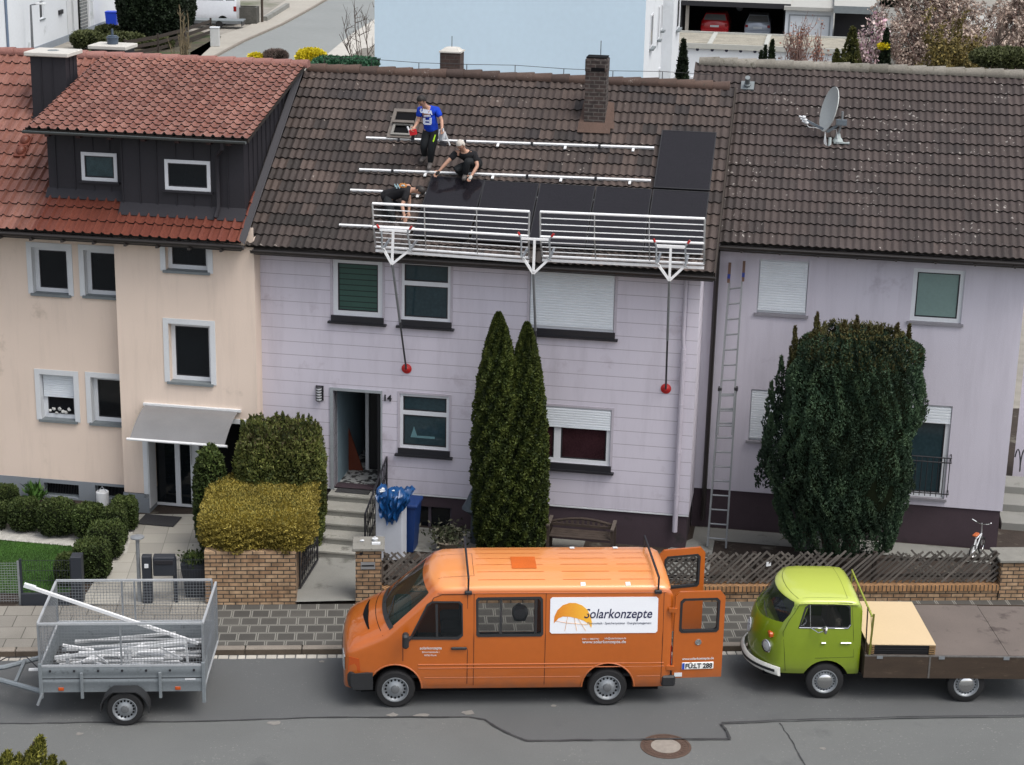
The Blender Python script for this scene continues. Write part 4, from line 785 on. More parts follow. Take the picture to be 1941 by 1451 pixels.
# manhole cover
c = RF.gr(1262, 1416); mh = thing('manhole_cover', 'round iron manhole cover with pale concrete centre in the asphalt', 'manhole cover', RF, (c.x, c.y, 0))
M_iron = mat('rusty_iron', hexc('5d4a40', .7), .7, var=.25, scale=8, dirt=(hexc('7d6a5c', .7), .6, 12))
g = MB(); g.lathe([(.41, .004), (.41, .014), (.37, .016), (.37, .006)], (0, 0, 0), n=48, cap=False); part('frame', g, M_iron, mh)
g = MB(); g.lathe([(.365, .004), (.365, .013)], (0, 0, 0), n=48)
for k in range(28):
    a = k*math.tau/28
    for r0, r1 in ((.27, .345),):
        ca, sa = math.cos(a), math.sin(a); w = .022; g.add([(ca*r0-sa*w, sa*r0+ca*w, .018), (ca*r0+sa*w, sa*r0-ca*w, .018), (ca*r1+sa*w*1.3, sa*r1-ca*w*1.3, .018), (ca*r1-sa*w*1.3, sa*r1+ca*w*1.3, .018), (ca*r0-sa*w, sa*r0+ca*w, .01), (ca*r0+sa*w, sa*r0-ca*w, .01), (ca*r1+sa*w*1.3, sa*r1-ca*w*1.3, .01), (ca*r1-sa*w*1.3, sa*r1+ca*w*1.3, .01)], [(0, 1, 2, 3), (0, 4, 5, 1), (1, 5, 6, 2), (2, 6, 7, 3), (3, 7, 4, 0)])
part('lid', g, M_iron, mh)
g = MB(); g.lathe([(.24, .01), (.24, .019)], (0, 0, 0), n=40); part('concrete_infill', g, mat('pale_infill', hexc('9a9289', .72), .9, var=.2, scale=10), mh)
# ---- steps and door landing of the middle house
M_step = mat('worn_step', hexc('a09f98', .85), .9, var=.15, scale=3, bump=.4, bscale=50, dirt=(hexc('75746d', .7), .58, 3))
st = thing('door_steps', 'worn concrete front steps rising to the open door of number 14', 'steps', HF, (3.8, 0, ZS))
lv = [(941, .80, 623, 704), (968, .664, 611, 697), (994, .528, 603, 692), (1021, .392, 600, 690), (1047, .256, 598, 688)]
prev = V1
for k, (y, z, xa, xb) in enumerate(lv):
    q0 = HF.gr(xa, y, z); q1 = HF.gr(xb, y, z); vf = (q0.y+q1.y)/2; ul = HF.gr((lv[0][2]+lv[-1][2])/2-4, y, z).x; b = MB()
    ul = 3.25; ur = 4.42
    b.bbox((ul, vf, z-.05), (ur, prev+.0, z), .008); b.box((ul, vf+.03, -.1), (ur, prev-.001, z-.05)); part('landing' if k == 0 else 'step', b, M_step, st, HF); prev = vf+.012
    if k == 0: vland = vf
vbot = prev
g = MB(); c = HF.gr(671, 930, .8); g.bbox((c.x-.36, c.y-.2, .801), (c.x+.36, c.y+.18, .82), .008); single('door_mat', g, mat('grey_mat', (.04, .04, .042), .95, bump=.8, bscale=60), 'charcoal doormat on the top landing of the worn steps', 'doormat', HF, (0, 0, 0))
rl = thing('step_railing', 'black wrought iron railing down the right side of the front steps', 'railing', HF, (4.42, vbot, ZS))
zt0, zt1 = .8+.82, .3+.75; pa = V((4.44, V1-.05, zt0)); pb = V((4.44, vbot+.1, zt1+.0))
part('handrail', MB().bar(pa, pb, .035, .02), M_black, rl, HF); part('rail', MB().bar(pa-V((0, 0, .72)), pb-V((0, 0, .72)), .02, .015), M_black, rl, HF)
for p in (pa, pb): part('post', MB().bar(p-V((0, 0, .95)), p, .03), M_black, rl, HF)
for i in range(14):
    p = pa.lerp(pb, (i+.5)/14); g = MB(); zz = []
    for k in range(9): t = k/8; zz.append(p+V((.0, .03*math.sin(t*math.tau*1.5), -.02-.68*t)))
    g.tube(zz, .009, 5); g.tube([p+V((0, .05*math.cos(a), -.34+.07*math.sin(a))) for a in [k*math.tau/10 for k in range(11)]], .007, 5, closed=False); part('scroll_bar', g, M_black, rl, HF)
# ---- yellow brick walls and piers
M_yb = brick_mat('yellow_brick', hexc('b79a7a', .78), hexc('9a7a5c', .74), hexc('4b433b', .7), .225, .079, .011, var=.32)
M_yb2 = brick_mat('soldier_brick', hexc('b5895e', .75), hexc('a27a52', .75), hexc('4a4037', .7), .079, .24, .012, var=.25)
VR = 1.95
a = RF.at(390, 1146, VR); b_ = RF.at(562, 1146, VR); zt3 = RF.at(480, 1046, VR).z
w = thing('brick_wall', 'yellow brick garden wall carrying the golden clipped hedge', 'wall', RF, ((a.x+b_.x)/2, VR, ZS))
g = MB(); g.box((a.x, VR, ZS-.1), (b_.x, VR+.3, zt3)); g.box((b_.x-.3, VR+.301, ZS-.1), (b_.x-.003, VR+2.2, zt3-.003)); g.box((a.x+.003, VR+.301, ZS-.1), (a.x+.3, VR+2.0, zt3-.003)); part('masonry', g, M_yb, w, RF)
def pier(x0, x1, y0, label, capover=.06, d=.5, uend=None):
    a = RF.at(x0, 1100, VR); b_ = RF.at(x1, 1100, VR) if uend is None else V((uend, 0, 0)); z = RF.at(x0, y0, VR).z
    w = thing('brick_pier', label, 'pier', RF, ((a.x+b_.x)/2, VR, ZS)); g = MB(); g.box((a.x, VR, ZS-.1), (b_.x, VR+d, z)); part('masonry', g, M_yb, w, RF)
    g = MB(); g.bbox((a.x-capover, VR-capover, z), (b_.x+capover, VR+d+capover, z+.06), .01); part('cap', g, mat('stone_cap', hexc('8c8a83', .75), .85, var=.15, scale=6, dirt=(hexc('6b6a60', .7), .58, 8)), w, RF); return w, a, b_, z
wp, pa_, pb_, pz = pier(674, 723, 1044, 'yellow brick pier with letter slots beside the front path of number 14')
q = px(684, 1066, 711, 1079, VR, RF); g = MB(); g.box((q[0], VR-.012, q[1]), (q[2], VR-.001, q[3])); ml = part('letter_box', g, M_alu, wp, RF)
g = MB(); g.box((q[0]+.015, VR-.018, q[1]+(q[3]-q[1])*.42), (q[2]-.015, VR-.013, q[1]+(q[3]-q[1])*.6)); part('slot', g, M_dark, ml, RF)
g = MB(); q = px(681, 1048, 688, 1052, VR, RF); g.lathe([(.03, 0), (.03, .012)], ((q[0]+q[2])/2, VR, (q[1]+q[3])/2), (0, -1, 0), n=12); part('bell', g, M_black, wp, RF)
c = V(((pa_.x+pb_.x)/2, VR+.25, pz+.06))
g = MB(); g.box((.06, -.12, 0), (.22, -.04, .03)); single('card_box', g, M_whitep, 'small white box lying on the cap of the brick pier', 'box', RF, c)
g = MB(); g.lathe([(.045, 0), (.06, .05)], (0, 0, 0), n=12); g.lathe([(.02, .05), (.02, .08)], (0, 0, 0), n=8); single('ashtray', g, M_whitep, 'small white cup with dark top on the brick pier', 'cup', RF, c+V((.12, .08, 0)))
g = MB(); g.blob((0, 0, .015), (.05, .04, .02), 1, jit=.3); single('paper_scrap', g, M_whitep, 'crumpled scrap of paper on the left of the pier cap', 'paper', RF, c+V((-.12, .05, 0)))
wp2, qa_, qb_, qz = pier(1896, 0, 1066, 'tall yellow brick pier with stone cap at the right end of the lattice fence', uend=RF.at(1896, 1100, VR).x+1.1, d=.55)
# low wall with soldier course
uA, uB = pb_.x+.01, qa_.x-.01; zl = RF.at(1500, 1108, VR+.25).z; zl = .42
w = thing('brick_wall', 'low yellow brick wall with upright coping under the long lattice fence', 'wall', RF, ((uA+uB)/2, VR, ZS))
g = MB(); g.box((uA, VR+.03, ZS-.1), (uB, VR+.26, zl-.12)); part('masonry', g, M_yb, w, RF)
g = MB(); g.box((uA, VR, zl-.119), (uB, VR+.26, zl)); part('coping', g, M_yb2, w, RF)
# lattice fence
M_lat = mat('weathered_lattice', hexc('706a64', .62), .9, var=.3, scale=4, rndv=.4, fine=60)
def lattice(u0, u1, v, z0, z1, label, sp=.125, seed=1, miss=.0):
    o = thing('lattice_fence', label, 'fence', RF, ((u0+u1)/2, v, z0)); rr = random.Random(seed); h = z1-z0; g = MB(); k = u0-h
    while k < u1+h:
        for s, dv in ((1, -.022), (-1, .0)):
            if s == -1 and rr.random() < miss*(1 if k > u0+(u1-u0)*.55 else .25): continue
            a, b_ = (k, k+h) if s == 1 else (k+h, k)
            za, zb_ = z0, z1+rr.uniform(-.05, .05); t0 = max(0, (u0-a)/(b_-a)) if s == 1 else max(0, (a-u1)/(a-b_)); t1 = min(1, (u1-a)/(b_-a)) if s == 1 else min(1, (a-u0)/(a-b_))
            if s == 1: t0, t1 = max(0, (u0-a)/h), min(1, (u1-a)/h)
            else: t0, t1 = max(0, (a-u1)/h), min(1, (a-u0)/h)
            if t1-t0 < .08: continue
            j = rr.uniform(-.008, .008); g.val = rr.random(); pa = V((a+(b_-a)*t0+j, v+dv, za+(zb_-za)*t0)); pb = V((a+(b_-a)*t1+j+rr.uniform(-.01, .01), v+dv, za+(zb_-za)*t1)); g.bar(pa, pb, .016, .038, up=(0, -1, 0) if 0 else (0, 0, 1))
        k += sp
    part('lattice', g, M_lat, o, RF)
    for z in (z0+.12, z1-.16): g = MB(); g.box((u0, v+.018, z-.03), (u1, v+.05, z+.03)); part('rail', g, M_wood, o, RF)
    n = max(1, int((u1-u0)/2.3))
    for i in range(n+1): u = u0+.05+(u1-u0-.1)*i/n; g = MB(); g.box((u-.04, v+.051, z0-.04), (u+.04, v+.12, z1-.02)); part('post', g, M_wood, o, RF)
    return o
zf1 = RF.at(1500, 1048, VR+.13).z
lattice(uA+.02, uB-.02, VR+.13, zl+.02, zf1, 'long weathered lattice fence on the low brick wall behind the parked van and truck', seed=3, miss=.55)
g = MB(); q = RF.at(1457, 1070, VR+.1); g.box((-.05, -.0, -.04), (.05, .004, .05)); single('note_card', g, M_whitep, 'small white card stuck in the dark lattice fence', 'card', RF, q, rz=.3)
# wrought iron gate, open
ga = RF.gr(566, 1126, ZS); gate = thing('garden_gate', 'open black wrought iron garden gate beside the golden hedge', 'gate', RF, (ga.x, VR+.15, ZS)); ztg = RF.at(566, 1046, ga.y).z
gu, gv0, gv1 = 0., 0., 1.0
GA, GB = RF.gr(567, 1122, ZS), RF.gr(601, 1068, ZS); GA.y = max(GA.y, VR+.1); gd = GB-GA; GL = gd.length
class GF_: M = RF.M @ Matrix.Translation(V((GA.x, GA.y, 0))) @ Matrix.Rotation(math.atan2(gd.y, gd.x)-math.pi/2, 4, 'Z')
gv1 = GL
g = MB(); g.ring([(gv0, ZS+.06), (gv1, ZS+.06), (gv1, ztg+.12), (gv0, ztg)], [(gv0+.035, ZS+.095), (gv1-.035, ZS+.095), (gv1-.035, ztg+.085), (gv0+.035, ztg-.035)], lambda a, b, d: (d, a, b), gu, gu+.03); part('frame', g, M_black, gate, GF_.M)
for i in range(9):
    t = (i+.5)/9; y = gv0+(gv1-gv0)*t; top = ztg+.12*t; g = MB(); g.bar((gu+.015, y, ZS+.08), (gu+.015, y, top-.02), .014)
    for zz in (.3, .5, .7): zc = ZS+(top-ZS)*zz; g.tube([(gu+.015, y+.045*math.cos(a), zc+.07*math.sin(a)) for a in [k*math.tau/10 for k in range(10)]], .007, 5, closed=True)
    part('scroll_bar', g, M_black, gate, GF_.M)
# ================================================================== PLANTS
import numpy as np
NR = np.random.default_rng(11)
def leaf_mat(name, cols, rough=.65, big=1.2, amp=.35):
    m = bpy.data.materials.new(name); m.use_nodes = True; MATS[name] = m; N, L, b = nodes(m); b.inputs['Roughness'].default_value = rough; b.inputs['Specular IOR Level'].default_value = .25
    at = N.new('ShaderNodeAttribute'); at.attribute_name = 'rnd'; cr = N.new('ShaderNodeValToRGB'); e = cr.color_ramp; e.elements[0].color = (*cols[0], 1); e.elements[1].color = (*cols[-1], 1)
    for i, c in enumerate(cols[1:-1]): x = e.elements.new((i+1)/(len(cols)-1)); x.color = (*c, 1)
    L.new(at.outputs['Fac'], cr.inputs[0]); sp, vec = coords(m); n0 = N.new('ShaderNodeTexNoise'); n0.inputs['Scale'].default_value = big; n0.inputs['Detail'].default_value = 4; L.new(vec, n0.inputs[0])
    mr = N.new('ShaderNodeMapRange'); mr.inputs[1].default_value = .3; mr.inputs[2].default_value = .7; mr.inputs[3].default_value = 1-amp; mr.inputs[4].default_value = 1+amp; L.new(n0.outputs[0], mr.inputs[0])
    vm = N.new('ShaderNodeVectorMath'); vm.operation = 'SCALE'; L.new(cr.outputs[0], vm.inputs[0]); L.new(mr.outputs[0], vm.inputs['Scale']); L.new(vm.outputs[0], b.inputs['Base Color']); return m
def leaf_mesh(name, P, Nn, size, asp, m, spread=.8, up=0., vals=None, jit=.35):
    n = len(P); d = Nn*(1-spread*.5)+NR.normal(size=(n, 3))*spread*.6; d[:, 2] += up; d /= np.linalg.norm(d, axis=1)[:, None]+1e-9
    r = NR.normal(size=(n, 3)); x = np.cross(d, r); x /= np.linalg.norm(x, axis=1)[:, None]+1e-9
    L_ = size*(1+NR.uniform(-jit, jit, n))[:, None]; W_ = L_*asp
    A = P-d*L_*.4; B = P+x*W_*.5+d*L_*.1; C_ = P+d*L_*.6; D = P-x*W_*.5+d*L_*.1
    vs = np.stack([A, B, C_, D], 1).reshape(-1, 3); me = bpy.data.meshes.new(name); me.vertices.add(4*n); me.vertices.foreach_set('co', vs.ravel().astype('f'))
    me.loops.add(4*n); me.loops.foreach_set('vertex_index', np.arange(4*n, dtype='i')); me.polygons.add(n); me.polygons.foreach_set('loop_start', np.arange(0, 4*n, 4, dtype='i'))
    me.materials.append(m); me.update(); at = me.attributes.new('rnd', 'FLOAT', 'FACE'); v = vals if vals is not None else NR.random(n); at.data.foreach_set('value', np.clip(v, 0, 1).astype('f')); me.validate(); return me
def super_pts(n, c, r, e=4., zmin=-1., shell=.12):     # points near the surface of a rounded box
    d = NR.normal(size=(n, 3)); d /= np.abs(d).max(1)[:, None]; d = d*(NR.uniform(.0, 1, (n, 1))*0+1)
    k = (np.abs(d)**e).sum(1)**(-1/e); p = d*k[:, None]; nn = np.sign(p)*np.abs(p)**(e-1); nn /= np.linalg.norm(nn, axis=1)[:, None]+1e-9
    keep = p[:, 2] > zmin; p, nn = p[keep], nn[keep]; lump = .05*np.sin(p[:, 0:1]*7+c[0]*3)*np.sin(p[:, 1:2]*6+1)+.04*np.sin(p[:, 0:1]*17)*np.sin(p[:, 2:3]*15+p[:, 1:2]*13)
    p = p*(1-NR.uniform(0, shell, (len(p), 1))+lump*.95); return p*np.array(r)+np.array(c), nn
def core(c, r, e=4., k=.86, mi=None):
    g = MB(); n1, n2 = 24, 14; rings = []
    for i in range(n2+1):
        th = math.pi*i/n2; ring = []
        for j in range(n1):
            ph = math.tau*j/n1; d = V((math.sin(th)*math.cos(ph), math.sin(th)*math.sin(ph), math.cos(th))); q = (abs(d.x)**e+abs(d.y)**e+abs(d.z)**e)**(-1/e); ring.append((c[0]+d.x*q*r[0]*k, c[1]+d.y*q*r[1]*k, c[2]+d.z*q*r[2]*k))
        rings.append(ring)
    g.loft(rings, False); return g
G_box = leaf_mat('boxwood_leaf', [(.009, .016, .005), (.026, .042, .010), (.045, .068, .016), (.078, .10, .028)])
G_gold = leaf_mat('golden_leaf', [(.04, .033, .010), (.13, .105, .018), (.21, .165, .028), (.28, .225, .05), (.08, .08, .018)], amp=.22, big=2.5)
G_yewh = leaf_mat('yew_hedge_leaf', [(.012, .018, .006), (.04, .055, .014), (.075, .09, .02), (.11, .12, .03), (.05, .035, .02)], amp=.45, big=1.5)
G_thuja = leaf_mat('thuja_leaf', [(.006, .012, .004), (.02, .032, .006), (.042, .058, .010), (.07, .085, .016)], amp=.25)
G_yew = leaf_mat('yew_leaf', [(.004, .009, .006), (.014, .030, .017), (.030, .056, .030), (.048, .078, .036)], amp=.5, big=.9)
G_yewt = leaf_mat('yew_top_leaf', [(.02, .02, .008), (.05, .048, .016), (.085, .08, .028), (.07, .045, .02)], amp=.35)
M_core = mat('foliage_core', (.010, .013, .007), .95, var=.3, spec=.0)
M_coreg = mat('golden_core', (.10, .075, .012), .95, var=.4, scale=8, spec=.0)
M_bark = mat('bark', (.05, .037, .028), .9, var=.35, scale=5, stretch=(4, 4, 1))
def shrub(name, label, cat, frame, c, r, n, size, asp, m, e=4., group=None, zmin=-.9, spread=.8, up=.2, k=.86, valfn=None, corem=None):
    o = thing(name, label, cat, frame, (c[0], c[1], c[2]-r[2]), group)
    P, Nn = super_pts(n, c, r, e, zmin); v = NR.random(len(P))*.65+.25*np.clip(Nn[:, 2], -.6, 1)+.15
    if valfn: v = valfn(P, Nn, v)
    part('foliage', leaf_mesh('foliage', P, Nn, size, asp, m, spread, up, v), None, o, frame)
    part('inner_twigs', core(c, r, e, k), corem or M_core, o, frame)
    return o
def bpos(x, y, v, fr=RF): return fr.at(x, y, v)
# golden hedge
f0 = RF.at(378, 1052, 2.03); f1 = RF.at(592, 1040, 2.03); ft = RF.at(480, 990, 2.03); zh0 = zt3-.06
hz = RF.at(480, 992, 2.03).z; vb_ = RF.gr(500, 893, hz).y
c = ((f0.x+f1.x)/2-.02, (2.03+vb_)/2-.03, (zh0+hz)/2); r = ((f1.x-f0.x)/2+.03, (vb_-2.03)/2+.06, (hz-zh0)/2+.03)
def goldv(P, Nn, v): return np.where(Nn[:, 2] < .3, v*.5+.0, v*.9+.1)
shrub('clipped_hedge', 'golden clipped hedge, box shaped, on top of the yellow brick wall', 'hedge', RF, c, r, 70000, .046, .5, G_gold, 7., corem=M_coreg, k=.90, up=.3, zmin=-.97)
# green hedge behind it
c0 = RF.at(532, 900, 4.9); c = (c0.x, 4.75, 1.0); zt_ = RF.at(530, 818, 4.6).z
shrub('yew_hedge', 'dark green overgrown hedge behind the golden hedge, left of the door steps', 'hedge', RF, (c0.x, 4.9, (zt_+.1)/2), (.88, .85, (zt_-.1)/2+.04), 52000, .075, .4, G_yewh, 3.8, up=.6, spread=1.1, k=.84)
yh = [o for o in sc.objects if o.name.startswith('yew_hedge') and o.type == 'EMPTY'][0]; Ps_, Ns_ = [], []
for k in range(60):
    a = NR.uniform(0, math.tau); rr_ = math.sqrt(NR.random())*.85; xx, yy = c0.x+.88*rr_*math.cos(a), 4.9+.8*rr_*math.sin(a); hh = NR.uniform(.12, .34); n = 110; t = NR.random(n); aa = NR.uniform(0, math.tau, n); w = .07*(1-t)**.6
    zb_ = zt_-.10-.22*rr_**4; Ps_.append(np.stack([xx+w*np.cos(aa)+.06*t*math.cos(a), yy+w*np.sin(aa), zb_+hh*t], 1)); Ns_.append(np.tile([math.cos(a)*.2, 0, 1.], (n, 1)))
part('sprouts', leaf_mesh('sprouts', np.concatenate(Ps_), np.concatenate(Ns_), .075, .35, G_yewh, .7, .4), None, yh, RF)
c0 = RF.at(398, 905, 4.6); zt_ = RF.at(398, 850, 4.6).z
shrub('dark_shrub', 'dark green rounded shrub beside the glass front door under the canopy', 'shrub', RF, (c0.x, 4.6, (zt_+.1)/2), (.34, .4, (zt_)/2), 7000, .07, .6, G_box, 2.4, k=.86)
# topiary
def topi(x0, y0, x1, y1, v, label, e=3.2, n=5200, d=None, name='boxwood_ball'):
    v = RF.gr((x0+x1)/2, y1, ZS).y; a = RF.at(x0, y1, v); b_ = RF.at(x1, y1, v); w = b_.x-a.x; v += w*.45; w *= .97; z1 = RF.at((x0+x1)/2, y0, v-w*.05).z; z0 = ZS
    shrub(name, label, 'topiary', RF, ((a.x+b_.x)/2, v, (z0+z1)/2), (w/2*.98, (d or w)/2, (z1-z0)/2), n, .045, .6, G_box, e, 'clipped box topiary in the left front garden', k=.9)
topi(-22, 922, 33, 975, 4.6, 'clipped box ball cut off by the left edge, against the grey plinth', n=3500)
topi(-45, 955, 12, 1010, 4.0, 'clipped box ball half out of the picture at the far left', n=3500)
topi(10, 948, 76, 1014, 3.95, 'clipped box ball at the left of the gravel bed')
topi(66, 950, 143, 1024, 3.7, 'largest clipped box ball in the middle of the gravel bed', n=6500)
topi(134, 957, 198, 1028, 3.55, 'clipped box ball beside the stepped hedge, right of the largest ball')
topi(190, 963, 240, 1040, 3.9, 'small clipped box block at the second step of the stepped hedge', e=5, name='boxwood_block')
topi(208, 945, 260, 1010, 4.3, 'clipped box block at the top of the stepped hedge by the front door', e=5, name='boxwood_block')
topi(163, 993, 232, 1065, 3.15, 'clipped box block in the middle of the stepped hedge', e=5, name='boxwood_block')
topi(134, 1027, 208, 1105, 2.65, 'clipped box block at the lower end of the stepped hedge', e=5, n=6500, name='boxwood_block')
topi(100, 1050, 150, 1118, 2.35, 'loose yellow green box bush at the foot of the stepped hedge', e=2.5)
# thuja pair
def thuja(x, ytop, v, rbase, label, lean=0, n=60000):
    tp_ = HF.at(x, ytop, v); bx = HF.at(x+lean, 1020, v).x; Hh = tp_.z-ZS
    o = thing('columnar_thuja', label, 'tree', HF, (bx, v, ZS), 'two columnar thujas in front of number 14')
    t = NR.random(n)**.9; z = t; rr = rbase*(np.minimum(1, .86+.14*np.sin(z*3.))*(1-z**3.2)**.75*np.where(z < .12, .9+z*.8, 1)); a = NR.uniform(0, math.tau, n)
    lump = 1+.08*np.sin(a*5+z*31)*np.sin(z*37+a*2)+.10*np.sin(a*9-z*47)
    rad = rr*lump*(1-NR.random(n)**2*.25)+.02; cx = bx+(tp_.x-bx)*z; P = np.stack([cx+rad*np.cos(a), v+rad*np.sin(a), ZS+.05+z*Hh], 1)
    Nn = np.stack([np.cos(a)*.9, np.sin(a)*.9, np.full(n, .35)], 1); vv = .45+2.2*(lump-1)+NR.normal(size=n)*.18+.1*z
    part('foliage', leaf_mesh('foliage', P, Nn, .062, .55, G_thuja, .9, .35, vv), None, o, HF)
    g = MB(); g.lathe([(rbase*.82*(1-(k/10)**3.2)**.75 if k < 10 else .01, .05+Hh*k/10*.97) for k in range(11)], (bx, v, ZS), n=16); part('inner_twigs', g, M_core, o, HF)
    part('trunk', MB().tube([(bx, v, ZS-.1), (bx, v, ZS+Hh*.5), (tp_.x, v, ZS+Hh*.8)], [.09, .06, .02]), M_bark, o, HF)
thuja(945, 598, -.62, .51, 'taller left one of the two columnar thujas beside the van', lean=0)
thuja(999, 617, -.55, .44, 'lower right one of the two columnar thujas', lean=-5, n=50000)
thuja_v = -.6
# big yew
yc = HF.at(1592, 1000, .15); yv = .1
o = thing('yew_tree', 'broad dark yew with ragged top in front of the right mauve house', 'tree', HF, (yc.x, yv, ZS))
Ps, Ns, Vs, Pt, Nt = [], [], [], [], []
ztop = HF.at(1597, 628, yv).z; rx, ry = 1.36, 1.15; zmid = HF.at(1597, 850, yv).z
g = MB()
env = [(float(HF.at(1590, y, yv).z), wd) for y, wd in ((1040, .95), (1000, 1.22), (950, 1.40), (900, 1.47), (850, 1.52), (780, 1.49), (720, 1.44), (680, 1.36), (650, 1.18), (632, .85))]; env.sort()
eo = np.interp([e[0] for e in env], [HF.at(1590, y, yv).z for y in (1000, 850, 720, 650)], [0, 0, .07, .22]); ez, ew = np.array([e[0] for e in env]), np.array([e[1] for e in env])
def plumes(n, zlo, zhi, k=1.):
    z = NR.uniform(zlo, zhi, n); a = NR.uniform(0, math.tau, n); w = np.interp(z, ez, ew)*.95*(1+.05*np.sin(z*4.1+a*3)+.04*np.sin(a*5+z*1.7))
    lump = np.abs(np.sin(a*9+1.3*np.sin(z*1.3)+.6*np.sin(z*5))) ; l2 = np.abs(np.sin(a*17+z*3.1+2*np.sin(z*2.2+a*2))); l3 = .5+.5*np.sin(z*9+a*5+3*np.sin(a*7))
    d = .80+.10*lump**.6+.06*l2+.05*l3; rr_ = w*k*d*(1-.05*NR.random(n)); e_ = 1/(np.abs(np.cos(a))**2.5+np.abs(np.sin(a))**2.5)**(1/2.5)
    cx_ = yc.x-.06+np.interp(z, ez, eo)+.07*np.sin(z*2.1)
    P = np.stack([cx_+rr_*e_*np.cos(a), yv+rr_*e_*np.sin(a)*.82, z], 1); Nn = np.stack([np.cos(a)*.7, np.sin(a)*.7, np.full(n, .75)], 1); return P, Nn, .05+.35*lump**.7+.2*l2+.25*l3+NR.normal(size=n)*.1
for zlo, zhi, n, k in ((.6, ztop, 95000, 1.), (ztop-.55, ztop+.02, 9000, .6), (ztop-.45, ztop+.0, 5000, .3)): P, Nn, vv = plumes(n, zlo, zhi, k); Ps.append(P); Ns.append(Nn); Vs.append(vv)
P, Nn, vv = plumes(5000, ztop-.5, ztop+.08, .98); Pt.append((P, Nn, vv)); P, Nn, vv = plumes(2500, ztop-.4, ztop+.1, .5); Pt.append((P, Nn, vv))
part('foliage', leaf_mesh('foliage', np.concatenate(Ps), np.concatenate(Ns), .062, .4, G_yew, .8, .3, np.concatenate(Vs)), None, o, HF)
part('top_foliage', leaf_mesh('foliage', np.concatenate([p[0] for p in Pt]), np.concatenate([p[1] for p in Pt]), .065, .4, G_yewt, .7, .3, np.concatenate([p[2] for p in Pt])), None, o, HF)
for x, y, s in ((1508, 625, .16), (1550, 600, .2), (1538, 640, .22), (1601, 615, .2), (1625, 606, .2), (1648, 625, .2), (1724, 622, .15), (1702, 620, .22), (1482, 682, .2), (1463, 730, .2), (1605, 630, .25), (1670, 622, .25), (1570, 640, .25), (1462, 790, .24), (1450, 830, .22)):
    tq = HF.at(x, y-6, yv+rnd.uniform(-.3, .3)); n = 800; t = NR.random(n); aa = NR.uniform(0, math.tau, n); ww = s*.85*(1-t)**.7*(.75+.25*np.sin(t*19+aa)); P = np.stack([tq.x+ww*np.cos(aa), tq.y+ww*np.sin(aa), tq.z-1.1*(1-t)], 1)
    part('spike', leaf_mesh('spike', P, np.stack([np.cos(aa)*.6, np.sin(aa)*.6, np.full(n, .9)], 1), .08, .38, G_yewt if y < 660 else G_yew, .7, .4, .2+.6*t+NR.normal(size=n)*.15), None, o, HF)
part('inner_twigs', core((yc.x, yv, (ztop+.7)/2), (1.22, .98, (ztop-.7)/2-.15), 2.8, .98), M_core, o, HF)
for k in range(7):
    a = k*math.tau/7; part('trunk', MB().tube([(yc.x+.12*math.cos(a), yv+.12*math.sin(a), ZS-.1), (yc.x+.3*math.cos(a), yv+.25*math.sin(a), .7), (yc.x+.75*math.cos(a), yv+.65*math.sin(a), 1.9)], [.10, .08, .04]), M_bark, o, HF)
# small plants
def tuft(name, label, cat, fr, p, rad, h, n, m, size=.12, asp=.3, group=None):
    P = NR.normal(size=(n, 3))*np.array([rad*.4, rad*.4, h*.25])+np.array([p[0], p[1], p[2]+h*.5]); P[:, 2] = np.maximum(P[:, 2], p[2]+.02)
    Nn = P-np.array([p[0], p[1], p[2]+h*.1]); Nn /= np.linalg.norm(Nn, axis=1)[:, None]; M = fr.M @ Matrix.Translation(V(p)) if isinstance(fr, Fr) else fr
    me = leaf_mesh(name, P-np.array(p[:3]), Nn, size, asp, m, .6, .3); return tag(part(name, me, None, None, M), label, cat, group)
G_green = leaf_mat('fresh_leaf', [(.02, .05, .01), (.05, .12, .02), (.09, .18, .04)])
G_ygreen = leaf_mat('yellow_green_leaf', [(.02, .025, .005), (.07, .075, .012), (.17, .17, .03), (.3, .29, .06)])
q = RF.gr(66, 945, ZS); tuft('green_plant', 'bright green leafy plant by the grey plinth between box balls', 'plant', RF, (q.x, q.y, ZS), .22, .3, 160, G_green, .2, .25)
q = RF.gr(850, 1030, ZS); a_ = HF.I @ (RF.M @ q)
pt_ = thing('potted_plant', 'leafy plant in a terracotta bowl left of the thujas behind the van', 'plant', HF, (a_.x, -.75, ZS)); g = MB(); cx = HF.at(850, 1020, -.75).x
g.lathe([(.14, 0), (.24, .2), (.26, .22), (.22, .22)], (cx, -.75, ZS), n=20); part('bowl', g, mat('pale_terracotta', hexc('9a8f80', .7), .9), pt_, HF)
P = NR.normal(size=(700, 3))*np.array([.2, .16, .10])+np.array([cx, -.75, ZS+.34]); part('leaves', leaf_mesh('leaves', P, NR.normal(size=(700, 3)), .09, .5, leaf_mat('dull_leaf', [(.015, .02, .008), (.05, .06, .03), (.16, .15, .11)]), 1, .2), None, pt_, HF)
